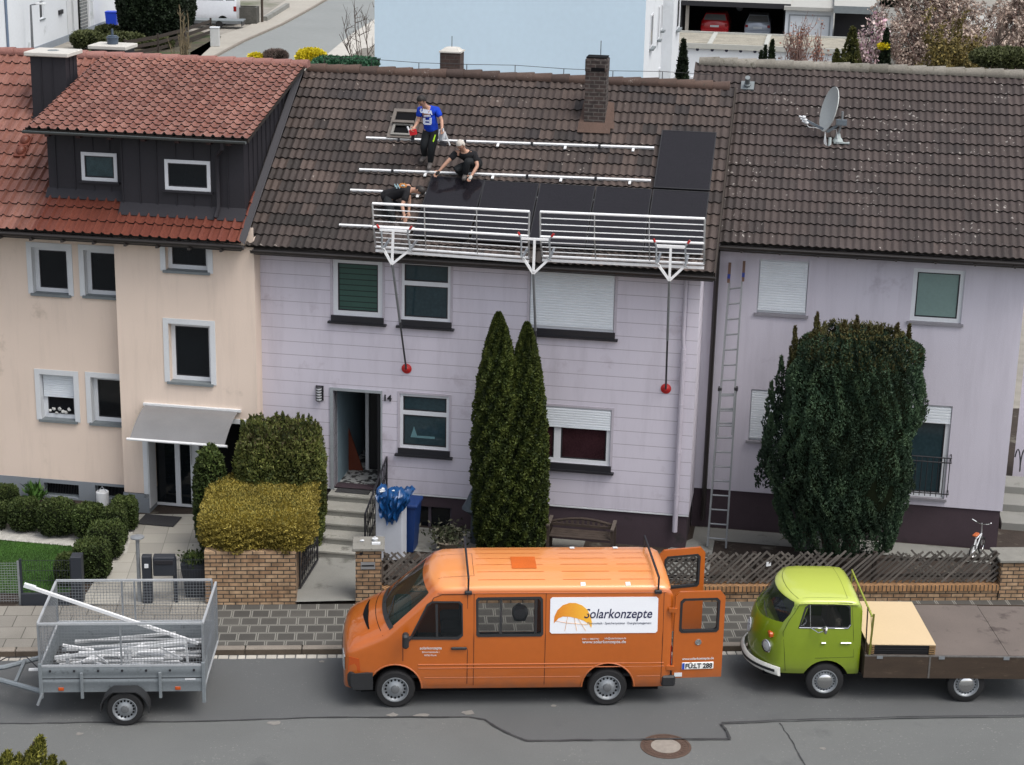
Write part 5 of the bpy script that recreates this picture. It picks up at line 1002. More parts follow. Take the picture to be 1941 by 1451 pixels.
# bush tip in the bottom left corner (close to the camera)
tq = RF.gr(60, 1440, .3)
o = thing('conifer_bush', 'yellow green conifer tip in the bottom left corner across the street', 'bush', RF, (tq.x, tq.y, 0))
Pl = []; 
for x, y, s in ((62, 1398, .30), (45, 1420, .34), (85, 1435, .26), (20, 1432, .32), (105, 1448, .22), (0, 1425, .32), (50, 1450, .4), (-25, 1440, .4)):
    e = RF.at(x, y, tq.y); n = 1000; t = NR.random(n); aa = NR.uniform(0, math.tau, n); ww = s*.55*(1-t)**.55; Pl.append(np.stack([e.x+.12*t+ww*np.cos(aa), e.y+ww*np.sin(aa), e.z-.8*(1-t)*s*2.2], 1))
P = np.concatenate(Pl); part('foliage', leaf_mesh('foliage', P, np.tile([0.3, 0, .9], (len(P), 1)), .10, .28, G_ygreen, .9, .5), None, o, RF)
part('stem', MB().tube([(tq.x, tq.y, -.1), (tq.x+.05, tq.y, tq.z+.3)], [.05, .02]), M_bark, o, RF)
# ================================================================== VEHICLES
def paint(name, col, dirt=None, sky_tint=None):      # sky_tint: (height, colour) of sky light painted onto the roof
    m = mat(name, col, .34, var=.05, scale=1.2, spec=.5, coat=.8, fine=8, dirt=dirt)
    if sky_tint: sp, _ = coords(m); t = math_node(m, 'MULTIPLY', math_node(m, 'SUBTRACT', sp['Z'], sky_tint[0]), 12); t = math_node(m, 'MINIMUM', math_node(m, 'MAXIMUM', t, 0.), sky_tint[2]); mixcol(m, t, sky_tint[1])
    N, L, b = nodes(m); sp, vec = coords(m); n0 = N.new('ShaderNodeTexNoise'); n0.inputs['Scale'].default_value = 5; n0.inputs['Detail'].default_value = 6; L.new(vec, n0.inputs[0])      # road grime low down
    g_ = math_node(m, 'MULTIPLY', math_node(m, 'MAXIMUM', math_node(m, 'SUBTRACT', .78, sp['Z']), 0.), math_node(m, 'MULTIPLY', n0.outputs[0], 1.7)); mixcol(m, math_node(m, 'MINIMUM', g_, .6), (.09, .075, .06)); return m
M_rub = mat('tyre_rubber', (.013, .013, .014), .8, var=.2, scale=8)
M_trim = mat('black_trim', (.02, .021, .023), .5, var=.1)
M_chrome = mat('chrome', (.7, .7, .7), .14, metal=1., var=.03)
M_lens = mat('lamp_lens', (.45, .47, .48), .15, var=.15, spec=.8, scale=30)
M_rlens = mat('red_lens', (.22, .01, .01), .2, spec=.6); M_olens = mat('orange_lens', (.42, .07, .01), .25, spec=.6)
M_vg = mat('vehicle_glass', (.012, .016, .018), .05, var=.1, spec=.6); M_vg.node_tree.nodes['Principled BSDF'].inputs['Alpha'].default_value = .22
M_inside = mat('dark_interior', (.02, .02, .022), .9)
def lerp_tab(tab, x):
    if x <= tab[0][0]: return tab[0][1:]
    for a, b in zip(tab, tab[1:]):
        if x <= b[0]: t = (x-a[0])/(b[0]-a[0]); return tuple(p+(q-p)*t for p, q in zip(a[1:], b[1:]))
    return tab[-1][1:]
class Body:     # lofted vehicle shell. table rows: x, top z, half width, corner radius, crown
    def __init__(s, tab, zb, yc, belt, taper, xs, ztop): s.tab, s.zb, s.yc, s.belt, s.taper, s.xs, s.ztop = tab, zb, yc, belt, taper, xs, ztop; s.bowt = [(0, 0.)]; s.bw = .97
    def bow(s, x, y): return x-lerp_tab(s.bowt, x)[0]*(1-min(1., abs(y-s.yc)/s.bw)**2.2)
    def hw(s, w, z): return w-s.taper*max(0, (z-s.belt)/(s.ztop-s.belt))
    def ring(s, x, inset=0., raw=False):
        zt, w, rc, cr = lerp_tab(s.tab, x); w -= inset; zt -= inset; zb = s.zb(x) if callable(s.zb) else s.zb; zb += inset; rc = min(rc, (zt-zb)*.4)
        half = [(.8*w, zb), (w-.03, zb+.012), (w-.006, zb+.08)]
        z0, z1 = zb+.09, zt-rc
        for t in (0.04, .2, .4, .6, .8, 1.): z = z0+(z1-z0)*t; half.append((s.hw(w, z), z))
        wt = s.hw(w, z1)
        for a in (20, 40, 60, 80): a = R(a); half.append((wt-rc+rc*math.cos(a), z1+rc*math.sin(a)+cr*.12*math.sin(a)))
        wi = wt-rc
        for f in (.75, .5, .25): half.append((wi*f, zt+cr*(1-(f)**2)))
        pts = [(x, s.yc-a, b) for a, b in half]+[(x, s.yc, zt+cr)]+[(x, s.yc+a, b) for a, b in half[::-1]]+[(x, s.yc, zb)]
        return pts if raw else [(s.bow(px_, y_), y_, z_) for px_, y_, z_ in pts]
    def mb(s, inset=0., x0=None, x1=None):
        xs = [x for x in s.xs if (x0 is None or x > x0) and (x1 is None or x < x1)]; xs = ([x0] if x0 is not None else [])+xs+([x1] if x1 is not None else [])
        g = MB(); rs = [s.ring(x, inset) for x in xs]
        if x0 is None:      # closing face built of shrinking rings so that it follows the bowed nose
            raw = s.ring(xs[0], inset, True); zc = (raw[-1][2]+raw[len(raw)//2-1][2])/2
            rs = [[(s.bow(p[0], s.yc+(p[1]-s.yc)*k), s.yc+(p[1]-s.yc)*k, zc+(p[2]-zc)*k) for p in raw] for k in (.1, .3, .5, .7, .88)]+rs
        g.loft(rs); return g
    def side(s, x, z, off=0., far=False):
        w = lerp_tab(s.tab, x)[1]; h = s.hw(w, z)+off; return V((s.bow(x, s.yc-h), s.yc+h if far else s.yc-h, z))
def wheel(parent, x, y, r, w, side=-1, style='slot', hub=M_steel, rimr=.62):
    o = part('wheel', MB().lathe([(r*.66, -w/2), (r*.9, -w/2), (r*.975, -w*.40), (r, -w*.25), (r, w*.25), (r*.975, w*.40), (r*.9, w/2), (r*.66, w/2)], (x, y, r), (0, side, 0), 40, cap=False), M_rub, parent)
    g = MB(); R0 = r*.665; g.lathe([(R0, w*.30), (R0, w*.52), (R0*.94, w*.53), (R0*.90, w*.40), (R0*.80, w*.30), (R0*.55, w*.34), (R0*.42, w*.44), (R0*.0+.002, w*.46)], (x, y, r), (0, side, 0), 32); part('rim', g, hub, o)
    if style == 'slot':
        g = MB()
        for k in range(16):
            a = k*math.tau/16; c = V((x+R0*.72*math.cos(a), y+side*(w*.315), r+R0*.72*math.sin(a))); g.lathe([(.017, 0), (.017, .012)], c, (0, side, 0), 8)
        part('vent_hole', g, M_dark, o); g = MB(); g.lathe([(R0*.34, .44*w), (R0*.3, .56*w), (R0*.12, .60*w), (.001, .6*w)], (x, y, r), (0, side, 0), 20); part('hub_cap', g, mat('dull_hub', (.2, .21, .22), .4, metal=.6), o)
    else:
        g = MB(); g.lathe([(R0*.62, .36*w), (R0*.60, .46*w), (R0*.45, .56*w), (R0*.2, .60*w), (.001, .61*w)], (x, y, r), (0, side, 0), 28); part('hub_cap', g, M_chrome, o)
        g = MB()
        for k in range(20): a = k*math.tau/20; g.lathe([(.011, 0), (.011, .01)], (x+R0*.75*math.cos(a), y+side*(w*.325), r+R0*.75*math.sin(a)), (0, side, 0), 6)
        part('vent_hole', g, M_dark, o)
    return o
YP = lambda a, b, d: (a, d, b)
def fit_text(name, txt, parent, p0, p1, base_h, m, Mt, shear=0, bold=0, cap=.72):      # text between x=p0..p1 in the plane Mt
    me = text_mesh(txt, base_h/cap, m, Matrix(), name, shear, bold*base_h/cap, .0012); xs = [v.co.x for v in me.vertices]; w = max(xs)-min(xs)
    me.transform(Mt @ Matrix.Translation(V((p0, 0, 0))) @ Matrix.Diagonal(((p1-p0)/w, 1, 1, 1)) @ Matrix.Translation(V((-min(xs), 0, 0)))); return part(name, me, None, parent)
# ---------------------------------------------------------------- orange van
VX, VY = -3.33, -2.11
MV = RF.M @ Matrix.Translation(V((VX, VY, 0)))
van = thing('panel_van', 'orange long panel van with solar firm lettering and open rear doors parked at the kerb', 'van', MV)
def vp(x, y, dy=0.): q = RF.at(x, y, VY+dy); return q.x-VX, q.z
M_or = paint('orange_paint', (.42, .098, .009), dirt=((.42, .11, .03), .66, 1.2), sky_tint=(2.06, (.82, .33, .11), .75))
tab = [(.15, .84, .80, .05, .02), (.17, .96, .86, .08, .03), (.22, 1.05, .90, .11, .04), (.34, 1.13, .925, .13, .05), (.60, 1.25, .945, .13, .05), (.84, 1.36, .955, .12, .05), (.93, 1.425, .958, .10, .04), (1.1, 1.575, .962, .09, .035), (1.38, 1.82, .965, .09, .035), (1.59, 2.01, .965, .09, .04), (1.68, 2.085, .965, .10, .05), (1.82, 2.135, .965, .11, .06), (2.4, 2.16, .965, .11, .07), (5.2, 2.16, .965, .11, .07), (5.42, 2.15, .96, .12, .06), (5.52, 2.10, .945, .13, .05), (5.57, 2.03, .92, .12, .03)]
vb = Body(tab, lambda x: .34, .965, 1.25, .09, [t[0] for t in tab[:7]]+[.28, .46, .72, 1.0, 1.1, 1.22, 1.38, 1.48, 1.59, 1.64, 1.68, 1.75, 1.82, 1.95, 2.15, 2.4, 3.0, 3.6, 4.2, 4.8, 5.2, 5.34, 5.42, 5.48, 5.52, 5.57], 2.16)
dw = [vp(777, 1211), vp(868, 1211), vp(877, 1204), vp(877, 1149), vp(872, 1144.5), vp(821, 1144.5), vp(812, 1150)]
sw = [vp(905, 1203), vp(908, 1206), vp(1024, 1205), vp(1028, 1201), vp(1028, 1141), vp(1024, 1136.5), vp(909, 1138), vp(905, 1142)]
cut = []
def arch(x, r, zc): g = MB(); g.lathe([(r, 0), (r, .26)], (x, -.05, zc), (0, 1, 0), 32); g2 = MB(); g2.lathe([(r, 0), (r, .26)], (x, 1.98, zc), (0, -1, 0), 32); return [g, g2]
vb.xs = sorted(vb.xs); vb.bowt = [(.0, .05), (.35, .10), (.6, .13), (.9, .15), (1.6, .12), (1.85, .08), (2.5, 0.)]; shell = vb.mb()
cut.append(vb.mb(.045, .45, 5.50))
for poly_ in (dw, sw): g = MB(); g.prism(poly_, YP, -.3, 2.3); cut.append(g)
# windscreen cutter along the slope
sa, sb = V((.84, 0, 1.47)), V((1.53, 0, 2.12)); sd_ = (sb-sa).normalized(); sn = V((-sd_.z, 0, sd_.x))
sa, sb = V((.955, 0, 1.45)), V((1.57, 0, 2.0)); sd_ = (sb-sa).normalized(); sn = V((-sd_.z, 0, sd_.x))
def scr(t, y, off): p = sa+sd_*t*(sb-sa).length+V((0, y, 0)); p.x = vb.bow(p.x, y); return p+sn*off
g = MB(); n_ = []; ys_ = [.10+1.73*k/12 for k in range(13)]
for off in (-.13, .25): n_.append([scr(0, y, off) for y in ys_]+[scr(.5, 1.79, off), scr(.93, 1.74, off)]+[scr(1.0, .965+(y-.965)*.86, off) for y in ys_[::-1]]+[scr(.93, .19, off), scr(.5, .14, off)])
g.loft(n_); cut.append(g)
g = MB(); g.box((5.44, .13, .52), (5.8, 1.80, 2.08)); cut.append(g)
g = MB(); g.box((2.28, 1.55, .50), (3.44, 2.2, 2.02)); cut.append(g)
cut += arch(.97, .43, .36)+arch(4.52, .43, .36)

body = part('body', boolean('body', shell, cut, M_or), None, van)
def patch(poly, off, thick, far=False, grid=None):     # ring of points on the side surface
    pts = [vb.side(x, z, off, far) for x, z in poly]; pts2 = [vb.side(x, z, off-thick, far) for x, z in poly]; return pts, pts2
def side_ring(outer, inner, off=.006, th=.03, far=False, bd=vb):
    g = MB(); O = [bd.side(x, z, off, far) for x, z in outer]; I = [bd.side(x, z, off, far) for x, z in inner]; O2 = [bd.side(x, z, off-th, far) for x, z in outer]; I2 = [bd.side(x, z, off-th, far) for x, z in inner]; n = len(O)
    g.add(O+I+O2+I2, [f for i in range(n) for j in [(i+1) % n] for f in ((i, j, n+j, n+i), (i, 2*n+i, 2*n+j, j), (n+i, n+j, 3*n+j, 3*n+i))]); return g
def side_plate(poly, off=.004, th=.008, far=False, bd=vb, g=None):
    g = g or MB(); O = [bd.side(x, z, off, far) for x, z in poly]; O2 = [bd.side(x, z, off-th, far) for x, z in poly]; n = len(O); g.add(O+O2, [tuple(range(n)), tuple(range(2*n-1, n-1, -1))]+[(i, n+i, n+(i+1) % n, (i+1) % n) for i in range(n)]); return g
def shrinkp(poly, d):
    cx = sum(p[0] for p in poly)/len(poly); cz = sum(p[1] for p in poly)/len(poly); hx = max(abs(p[0]-cx) for p in poly); hz = max(abs(p[1]-cz) for p in poly)
    return [(cx+(x-cx)*(1-d/hx), cz+(z-cz)*(1-d/hz)) for x, z in poly]
for far, poly_, nm in ((False, sw, 'side_window'), (False, dw, 'door_window'), (True, dw, 'door_window')):
    if 1:
        w = part(nm, side_ring(shrinkp(poly_, -.018), shrinkp(poly_, .022), .006, .03, far), M_trim, van); part('pane', side_plate(shrinkp(poly_, .015), -.006, .006, far), M_vg, w)
g = MB(); g.add([vb.side(1.64, 1.30, .003), vb.side(1.68, 1.30, .003), vb.side(1.68, 1.86, .003), vb.side(1.64, 1.86, .003)], [(0, 1, 2, 3)]); part('window_divider', g, M_trim, van)
# windscreen glass follows the body
def topz(x, y, inset=0):
    ring_ = vb.ring(x, inset, True); up_ = [p for p in ring_ if p[2] > .5]; up_.sort(key=lambda p: p[1])
    for a, b in zip(up_, up_[1:]):
        if a[1] <= y <= b[1] and abs(b[1]-a[1]) > 1e-6: return a[2]+(b[2]-a[2])*(y-a[1])/(b[1]-a[1])
    return up_[0][2]
def top_patch(x0f, x1f, y0f, y1f, nx, ny, off, mbd=None):
    g = mbd or MB(); P = []
    for i in range(nx+1):
        for j in range(ny+1):
            s_, t_ = i/nx, j/ny; x = x0f(t_)+(x1f(t_)-x0f(t_))*s_; y = y0f(s_)+(y1f(s_)-y0f(s_))*t_; P.append((vb.bow(x, y)-off*.6, y, topz(x, y)+off))
    g.add(P, [(i*(ny+1)+j, (i+1)*(ny+1)+j, (i+1)*(ny+1)+j+1, i*(ny+1)+j+1) for i in range(nx) for j in range(ny)]); return g
ws = part('windscreen', top_patch(lambda t: .95, lambda t: 1.59, lambda s: .09+.08*s, lambda s: 1.84-.08*s, 10, 14, -.004), mat('windscreen_glass', (.018, .035, .032), .05, var=.15, spec=.6), van, smooth=80)
MATS['windscreen_glass'].node_tree.nodes['Principled BSDF'].inputs['Alpha'].default_value = .6
g = top_patch(lambda t: .90, lambda t: .965, lambda s: .07, lambda s: 1.86, 2, 14, .005); part('cowl', g, M_trim, ws, smooth=80)
def wp(x, y, o=.02): return (vb.bow(x, y), y, topz(x, y)+o)
for y0, y1 in ((.35, .95), (1.0, 1.6)): part('wiper', MB().tube([wp(.93, y0), wp(1.02, y0+.25), wp(1.10, y1)], .009, 5), M_trim, ws)
g = top_patch(lambda t: .55+.06*abs(2*t-1), lambda t: .66-.03*abs(2*t-1), lambda s: .36, lambda s: 1.57, 2, 14, .006); part('bonnet_slot', g, M_dark, van, smooth=80)
part('bonnet_gap', MB().tube([wp(.78, .05+1.83*k/14, .0) for k in range(15)], .006, 5), M_dark, van)
def tube_on_side(pts, r=.006, off=.0, m=M_dark, name='door_seam', parent=None, far=False): return part(name, MB().tube([vb.side(x, z, off, far) for x, z in pts], r, 5), m, parent or van)
M_seam = mat('door_gap', (.05, .014, .006), .8)
for xp in (764, 886): x = vp(xp, 1240)[0]; zt_ = 1.28 if xp == 764 else 2.02; tube_on_side([(x-.0, .45+(.42 if xp == 764 else 0)), (x, 1.0), (x, zt_)], .006, .001, M_seam)
x1_ = vp(886, 1240)[0]; tube_on_side([(vp(764, 1240)[0], 1.28), (1.27, 1.33), (1.62, 1.97), (1.75, 2.02), (x1_, 2.02)], .006, .001, M_seam)
for xp in (898, 1033, 1255): x = vp(xp, 1240)[0]; tube_on_side([(x, .42), (x, 1.2), (x, 2.05)], .005, .001, M_seam, 'panel_seam')
for zz, r_ in ((.80, .012), (.735, .010)):
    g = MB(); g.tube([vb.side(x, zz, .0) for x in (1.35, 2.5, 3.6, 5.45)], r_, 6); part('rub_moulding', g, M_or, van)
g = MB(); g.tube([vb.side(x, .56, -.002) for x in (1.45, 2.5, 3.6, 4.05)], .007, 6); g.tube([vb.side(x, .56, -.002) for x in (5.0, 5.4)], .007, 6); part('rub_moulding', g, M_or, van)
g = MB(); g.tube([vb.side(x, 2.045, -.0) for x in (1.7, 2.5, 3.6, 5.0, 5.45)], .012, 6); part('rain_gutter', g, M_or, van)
for far in (False, True):
    for xa in (.97, 4.52):
        g = MB(); g.tube([vb.side(xa+.445*math.cos(a), .36+.445*math.sin(a), .0, far) for a in [R(d) for d in range(2, 180, 11)]], .014, 6); part('arch_lip', g, M_or, van)
hx, hz_ = vp(870, 1229); g = MB(); g.bbox(tuple(vb.side(hx-.13, hz_-.02, .035)), tuple(vb.side(hx+.13, hz_+.025, .0)), .01); part('door_handle', g, M_trim, van)
# front end
def front_x(y): return .02+.30*(abs(y-.965)/.965)**2.6*1.2
g = MB(); rr_ = []
prof_b = [(.03, .36), (-.03, .40), (-.05, .50), (-.045, .60), (-.01, .655), (.05, .66), (.07, .34)]
for i in range(25):
    a_ = -1+2*i/24; y = .965+.985*a_; xx = .12+.12*abs(a_)**2.6+(.05*max(0, abs(a_)-.9)*10)**1.0*.6
    rr_.append([(xx+dx*(1-.25*abs(a_)), y, z) for dx, z in prof_b])
rr_.insert(0, [(.60, -.022+dx*.0, z) for dx, z in prof_b]); rr_[0] = [(.60, -.02 if dx < .04 else .05, z) for dx, z in prof_b]
rr_.append([(.60, 1.95 if dx < .04 else 1.88, z) for dx, z in prof_b])
g.loft(rr_); part('front_bumper', g, M_trim, van, smooth=50)
def nose_x(bd, y, z):
    for q in range(300):
        xx = bd.tab[0][0]+q*.003; w_ = bd.hw(lerp_tab(bd.tab, xx)[1], z)
        if w_ >= abs(y-bd.yc) and topz(xx, min(max(y, bd.yc-w_*.97), bd.yc+w_*.97)) >= z: break
    return bd.bow(xx, y)
def nose_plate(y0, y1, z0, z1, off, m, name, parent=van, n=8):
    g = MB(); P = []
    for i in range(n+1):
        y = y0+(y1-y0)*i/n
        for z in (z0, z1): x_ = nose_x(vb, y, z); P += [(x_-off, y, z), (x_+.03, y, z)]
    g.add(P, [(4*i, 4*i+4, 4*i+6, 4*i+2) for i in range(n)]+[(4*i+1, 4*i+3, 4*i+7, 4*i+5) for i in range(n)]+[(4*i+2, 4*i+6, 4*i+7, 4*i+3) for i in range(n)]+[(4*i, 4*i+1, 4*i+5, 4*i+4) for i in range(n)]); return part(name, g, m, parent, smooth=60)
gr_ = nose_plate(.50, 1.43, .68, .80, .012, M_trim, 'grille'); g = MB()
for k in range(4): pass
for y0, y1 in ((.12, .46), (1.47, 1.81)):
    hl = nose_plate(y0, y1, .66, .90, .014, M_lens, 'headlight')
g = MB(); P1 = [(.17, .70), (.38, .70), (.36, .93), (.17, .93)]
part('indicator', side_plate([(.20, .67), (.40, .67), (.38, .90), (.22, .93)], .008, .03), M_olens, van)
part('indicator', side_plate([(.20, .67), (.40, .67), (.38, .90), (.22, .93)], .008, .03, True), M_olens, van)
# rear: bumper, lamps, doors swung open
g = MB(); g.bbox((5.42, -.015, .36), (5.66, 1.945, .56), .03); part('rear_bumper', g, M_trim, van)
for far in (False, True): y0 = .02 if not far else 1.79; g = MB(); g.bbox((5.47, y0+.02, .66), (5.585, y0+.12, 1.10), .02); part('tail_light', g, M_rlens, van)
def rear_door(parent_pt, ang, flip, label=None):
    W, z0, z1 = .845, .50, 2.06; Md = MV @ Matrix.Translation(V(parent_pt)) @ Matrix.Rotation(ang, 4, 'Z')
    f = -1 if flip else 1
    out = [(0, z0), (W, z0), (W, z1-.12), (W-.05, z1), (.03, z1), (0, z1-.05)]; n = 8
    ow = [(.10, 1.38), (.14, 1.34), (W-.14, 1.34), (W-.10, 1.38), (W-.10, 1.88), (W-.15, 1.93), (.15, 1.93), (.10, 1.88)]
    o8 = [(0, z0), (.14, z0), (W-.14, z0), (W, z0), (W, z1-.10), (W-.08, z1), (.08, z1), (0, z1-.08)]
    g = MB(); g.ring(o8, ow, lambda a, b, d: (a, d*f, b), 0, .05); o = part('rear_door', g, M_or, van, Md)
    g = MB(); g.ring(shrinkp(ow, -.015), shrinkp(ow, .025), lambda a, b, d: (a, d*f, b), -.008, .058); part('window_seal', g, M_trim, o, Md)
    g = MB(); g.add([(a, .02*f, b) for a, b in ow], [tuple(range(8))]); part('pane', g, M_vg, o, Md); return o, Md
# near door opened nearly straight back showing its outside, far door swung further round
rd, Mrd = rear_door((5.60, .03, 0), R(3), False)
rd2, Mrd2 = rear_door((5.58, 1.88, 0), R(12), True)
# plate, emblem, lettering on the near door's outer face (faces the street)
Mt = Matrix.Rotation(R(90), 4, 'X')
def drt(name, mb, m): return part(name, mb, m, rd, Mrd)
g = MB(); g.bbox((.16, -.018, .66), (.70, -.004, .785), .006); pl = part('number_plate', g, mat('plate_white', (.78, .78, .76), .4), rd, Mrd)
g = MB(); g.box((.165, -.020, .665), (.205, -.0185, .78)); part('blue_strip', g, mat('euro_blue', (.01, .06, .4), .4), rd, Mrd)
me = text_mesh('FÜ:LT 288', .12, M_black, Matrix(), 'plate_text', 0, .004, .001); xs_ = [v.co.x for v in me.vertices]; s_ = .46/(max(xs_)-min(xs_)); me.transform(Matrix.Translation(V((.22, -.0205, .682))) @ Mt @ Matrix.Diagonal((s_, 1, 1, 1)) @ Matrix.Translation(V((-min(xs_), 0, 0)))); part('plate_text', me, None, rd, Mrd)
me = text_mesh('www.solarkonzepte.de', .06, M_whitep, Matrix(), 't', 0, .001, .001); xs_ = [v.co.x for v in me.vertices]; s_ = .54/(max(xs_)-min(xs_)); me.transform(Matrix.Translation(V((.16, -.006, .83))) @ Mt @ Matrix.Diagonal((s_, 1, 1, 1)) @ Matrix.Translation(V((-min(xs_), 0, 0)))); part('web_lettering', me, None, rd, Mrd)
g = MB(); g.lathe([(.055, 0), (.055, .012), (.045, .014), (.045, .006), (.001, .006)], (.42, -.0, 1.15), (0, -1, 0), 24)
for a, b_ in (((.385, 1.178), (.40, 1.145)), ((.40, 1.145), (.42, 1.172)), ((.42, 1.172), (.44, 1.145)), ((.44, 1.145), (.455, 1.178)), ((.375, 1.155), (.405, 1.112)), ((.405, 1.112), (.42, 1.14)), ((.42, 1.14), (.435, 1.112)), ((.435, 1.112), (.465, 1.155))): g.bar((a[0], -.012, a[1]), (b_[0], -.012, b_[1]), .008)
part('emblem', g, M_chrome, rd, Mrd)
g = MB(); g.box((.04, -.010, .53), (.17, -.004, .60)); part('sticker', g, M_whitep, rd, Mrd)
for zz in (.7, 1.75):
    g = MB(); g.bar((5.5, .03, zz), (5.63, -.0, zz), .05, .07); part('hinge', g, M_or, van); g = MB(); g.bar((5.5, 1.9, zz), (5.6, 1.9, zz), .05, .07); part('hinge', g, M_or, van)
# white lettering panel with logo
s0, s1 = vp(1044, 1136), vp(1246, 1200); sx0, sx1, sz0, sz1 = s0[0], s1[0], s1[1]+.0, s0[1]-.0
def rr4(x0, z0, x1, z1, r=.03): return [(x0+r, z0), (x1-r, z0), (x1, z0+r), (x1, z1-r), (x1-r, z1), (x0+r, z1), (x0, z1-r), (x0, z0+r)]
sign = part('lettering_panel', side_plate(rr4(sx0, sz0, sx1, sz1), .010, .012), mat('sign_white', (.74, .76, .80), .35, var=.02), van)
th_ = math.atan(.11/.91)
def sideM(x, z, off): p = vb.side(x, z, off); return Matrix.Translation(p) @ Matrix.Rotation(-th_ if z > 1.25 else 0, 4, 'X') @ Matrix.Rotation(R(90), 4, 'X')
def zpx(x, y): return vp(620+x/2.42625, 980+y/2.42625)
def vtext(name, txt, x0, x1, yb, ytop, m, shear=0, bold=.01, parent=None, cap=.72, off=.013):
    a = zpx(x0, yb); b = zpx(x1, yb); c = zpx(x0, ytop); h = c[1]-a[1]; me = text_mesh(txt, h/cap, m, Matrix(), name, shear, bold*h, .0012)
    xs = [v.co.x for v in me.vertices]; w = max(xs)-min(xs); me.transform(sideM(a[0], a[1], off) @ Matrix.Diagonal(((b[0]-a[0])/w, 1, 1, 1)) @ Matrix.Translation(V((-min(xs), 0, 0)))); return part(name, me, None, parent or van)
M_navy = mat('navy_print', (.010, .012, .055), .4); M_lp = mat('brown_orange_print', (.62, .20, .02), .4)
dome = [(1043, 492), (1046, 462), (1060, 434), (1085, 412), (1115, 402), (1145, 402), (1175, 413), (1198, 432), (1213, 460), (1219, 490), (1216, 512), (1205, 496), (1180, 480), (1150, 470), (1115, 463), (1085, 462), (1065, 470)]
g = MB(); g = side_plate([zpx(x, y) for x, y in dome][::-1], .0125, .0015, g=g)
for a, b_ in (((1107, 462), (1093, 525)), ((1138, 466), (1148, 524)), ((1155, 470), (1190, 524)), ((1050, 480), (1100, 490)), ((1100, 490), (1200, 497))):
    pa, pb = zpx(*a), zpx(*b_); g.bar(vb.side(pa[0], pa[1], .012), vb.side(pb[0], pb[1], .012), .008, .002)
m = M_lp; N, L, bb = nodes(m); sp_x, _ = coords(m); r_ = N.new('ShaderNodeMapRange'); r_.inputs[1].default_value = zpx(1060, 1)[0]; r_.inputs[2].default_value = zpx(1215, 1)[0]; L.new(sp_x['X'], r_.inputs[0]); mixcol(m, r_.outputs[0], (.80, .42, .04))
part('logo', g, m, sign, MV)
vtext('sign_lettering', 'Solarkonzepte', 1183, 1496, 469, 427, M_navy, .22, .012, sign)
vtext('small_lettering', 'Photovoltaik · Speichersysteme · Energiemanagement', 1198, 1492, 496, 486, mat('grey_print', (.12, .13, .17), .5), 0, .0, sign)
vtext('small_lettering', '0911 / 9807741', 1173, 1250, 566, 558, M_whitep, 0, 0, van, off=.002); vtext('small_lettering', 'info@solarkonzepte.de', 1276, 1374, 563, 554, M_whitep, 0, 0, van, off=.002)
vtext('web_lettering', 'www.solarkonzepte.de', 1173, 1374, 582, 568, M_whitep, 0, .01, van, off=.002)
vtext('door_lettering', 'solarkonzepte', 427, 527, 610, 597, M_whitep, 0, .01, van, off=.002); vtext('door_lettering', 'Zimmermannstraße 1', 436, 516, 626, 618, M_whitep, 0, 0, van, off=.002); vtext('door_lettering', '90763 Fürth', 447, 503, 641, 633, M_whitep, 0, 0, van, off=.002)
# mirror
q = vp(768, 1205); g = MB(); g.bbox((q[0]-.05, -.30, q[1]-.12), (q[0]+.06, -.12, q[1]+.13), .035); mr_ = part('wing_mirror', g, M_trim, van); part('arm', MB().bar((q[0]+.02, -.14, q[1]-.06), (q[0]+.12, .05, q[1]-.03), .04), M_trim, mr_)
g = MB(); g.bbox((q[0]-.05, 2.05, q[1]-.12), (q[0]+.06, 2.22, q[1]+.13), .035); part('wing_mirror', g, M_trim, van)
# roof: ribs, hatch, bars, brackets
for y in (.30, .57, .84, 1.11, 1.38, 1.62):
    for xa, xb in ((2.35, 3.45), (3.75, 4.55), (4.70, 5.25)):
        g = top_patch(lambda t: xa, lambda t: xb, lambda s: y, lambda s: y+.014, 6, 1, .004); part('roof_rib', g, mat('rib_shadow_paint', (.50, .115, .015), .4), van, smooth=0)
g = top_patch(lambda t: 1.75, lambda t: 2.3, lambda s: .45, lambda s: .456, 6, 1, .004); g = top_patch(lambda t: 1.75, lambda t: 2.3, lambda s: 1.4, lambda s: 1.406, 6, 1, .004, g); g = top_patch(lambda t: 2.295, lambda t: 2.30, lambda s: .45, lambda s: 1.4, 1, 6, .004, g); part('roof_seam', g, M_seam, van)
zr_ = 2.2; c0_ = V(RF.I @ (HF.M @ V((0, 0, 0))))
def vroof(x, y): q = RF.gr(x, y, 2.235); return q.x-VX, q.y-VY
h4 = [vroof(x, y) for x, y in ((971, 1077), (1018, 1077), (1014, 1055), (967, 1055))]
g = top_patch(lambda t: h4[0][0], lambda t: h4[1][0], lambda s: h4[0][1], lambda s: h4[2][1], 4, 4, .008); part('roof_hatch', g, mat('dark_orange_patch', (.50, .10, .008), .55), van)
for x, y in ((1084, 1033), (1166, 1033), (1106, 1104), (1191, 1102)):
    q = vroof(x, y); g = top_patch(lambda t: q[0]-.03, lambda t: q[0]+.05, lambda s: min(max(q[1]-.06, .12), 1.75), lambda s: min(max(q[1]+.06, .2), 1.85), 2, 3, .010); part('roof_bracket', g, M_aluw, van)
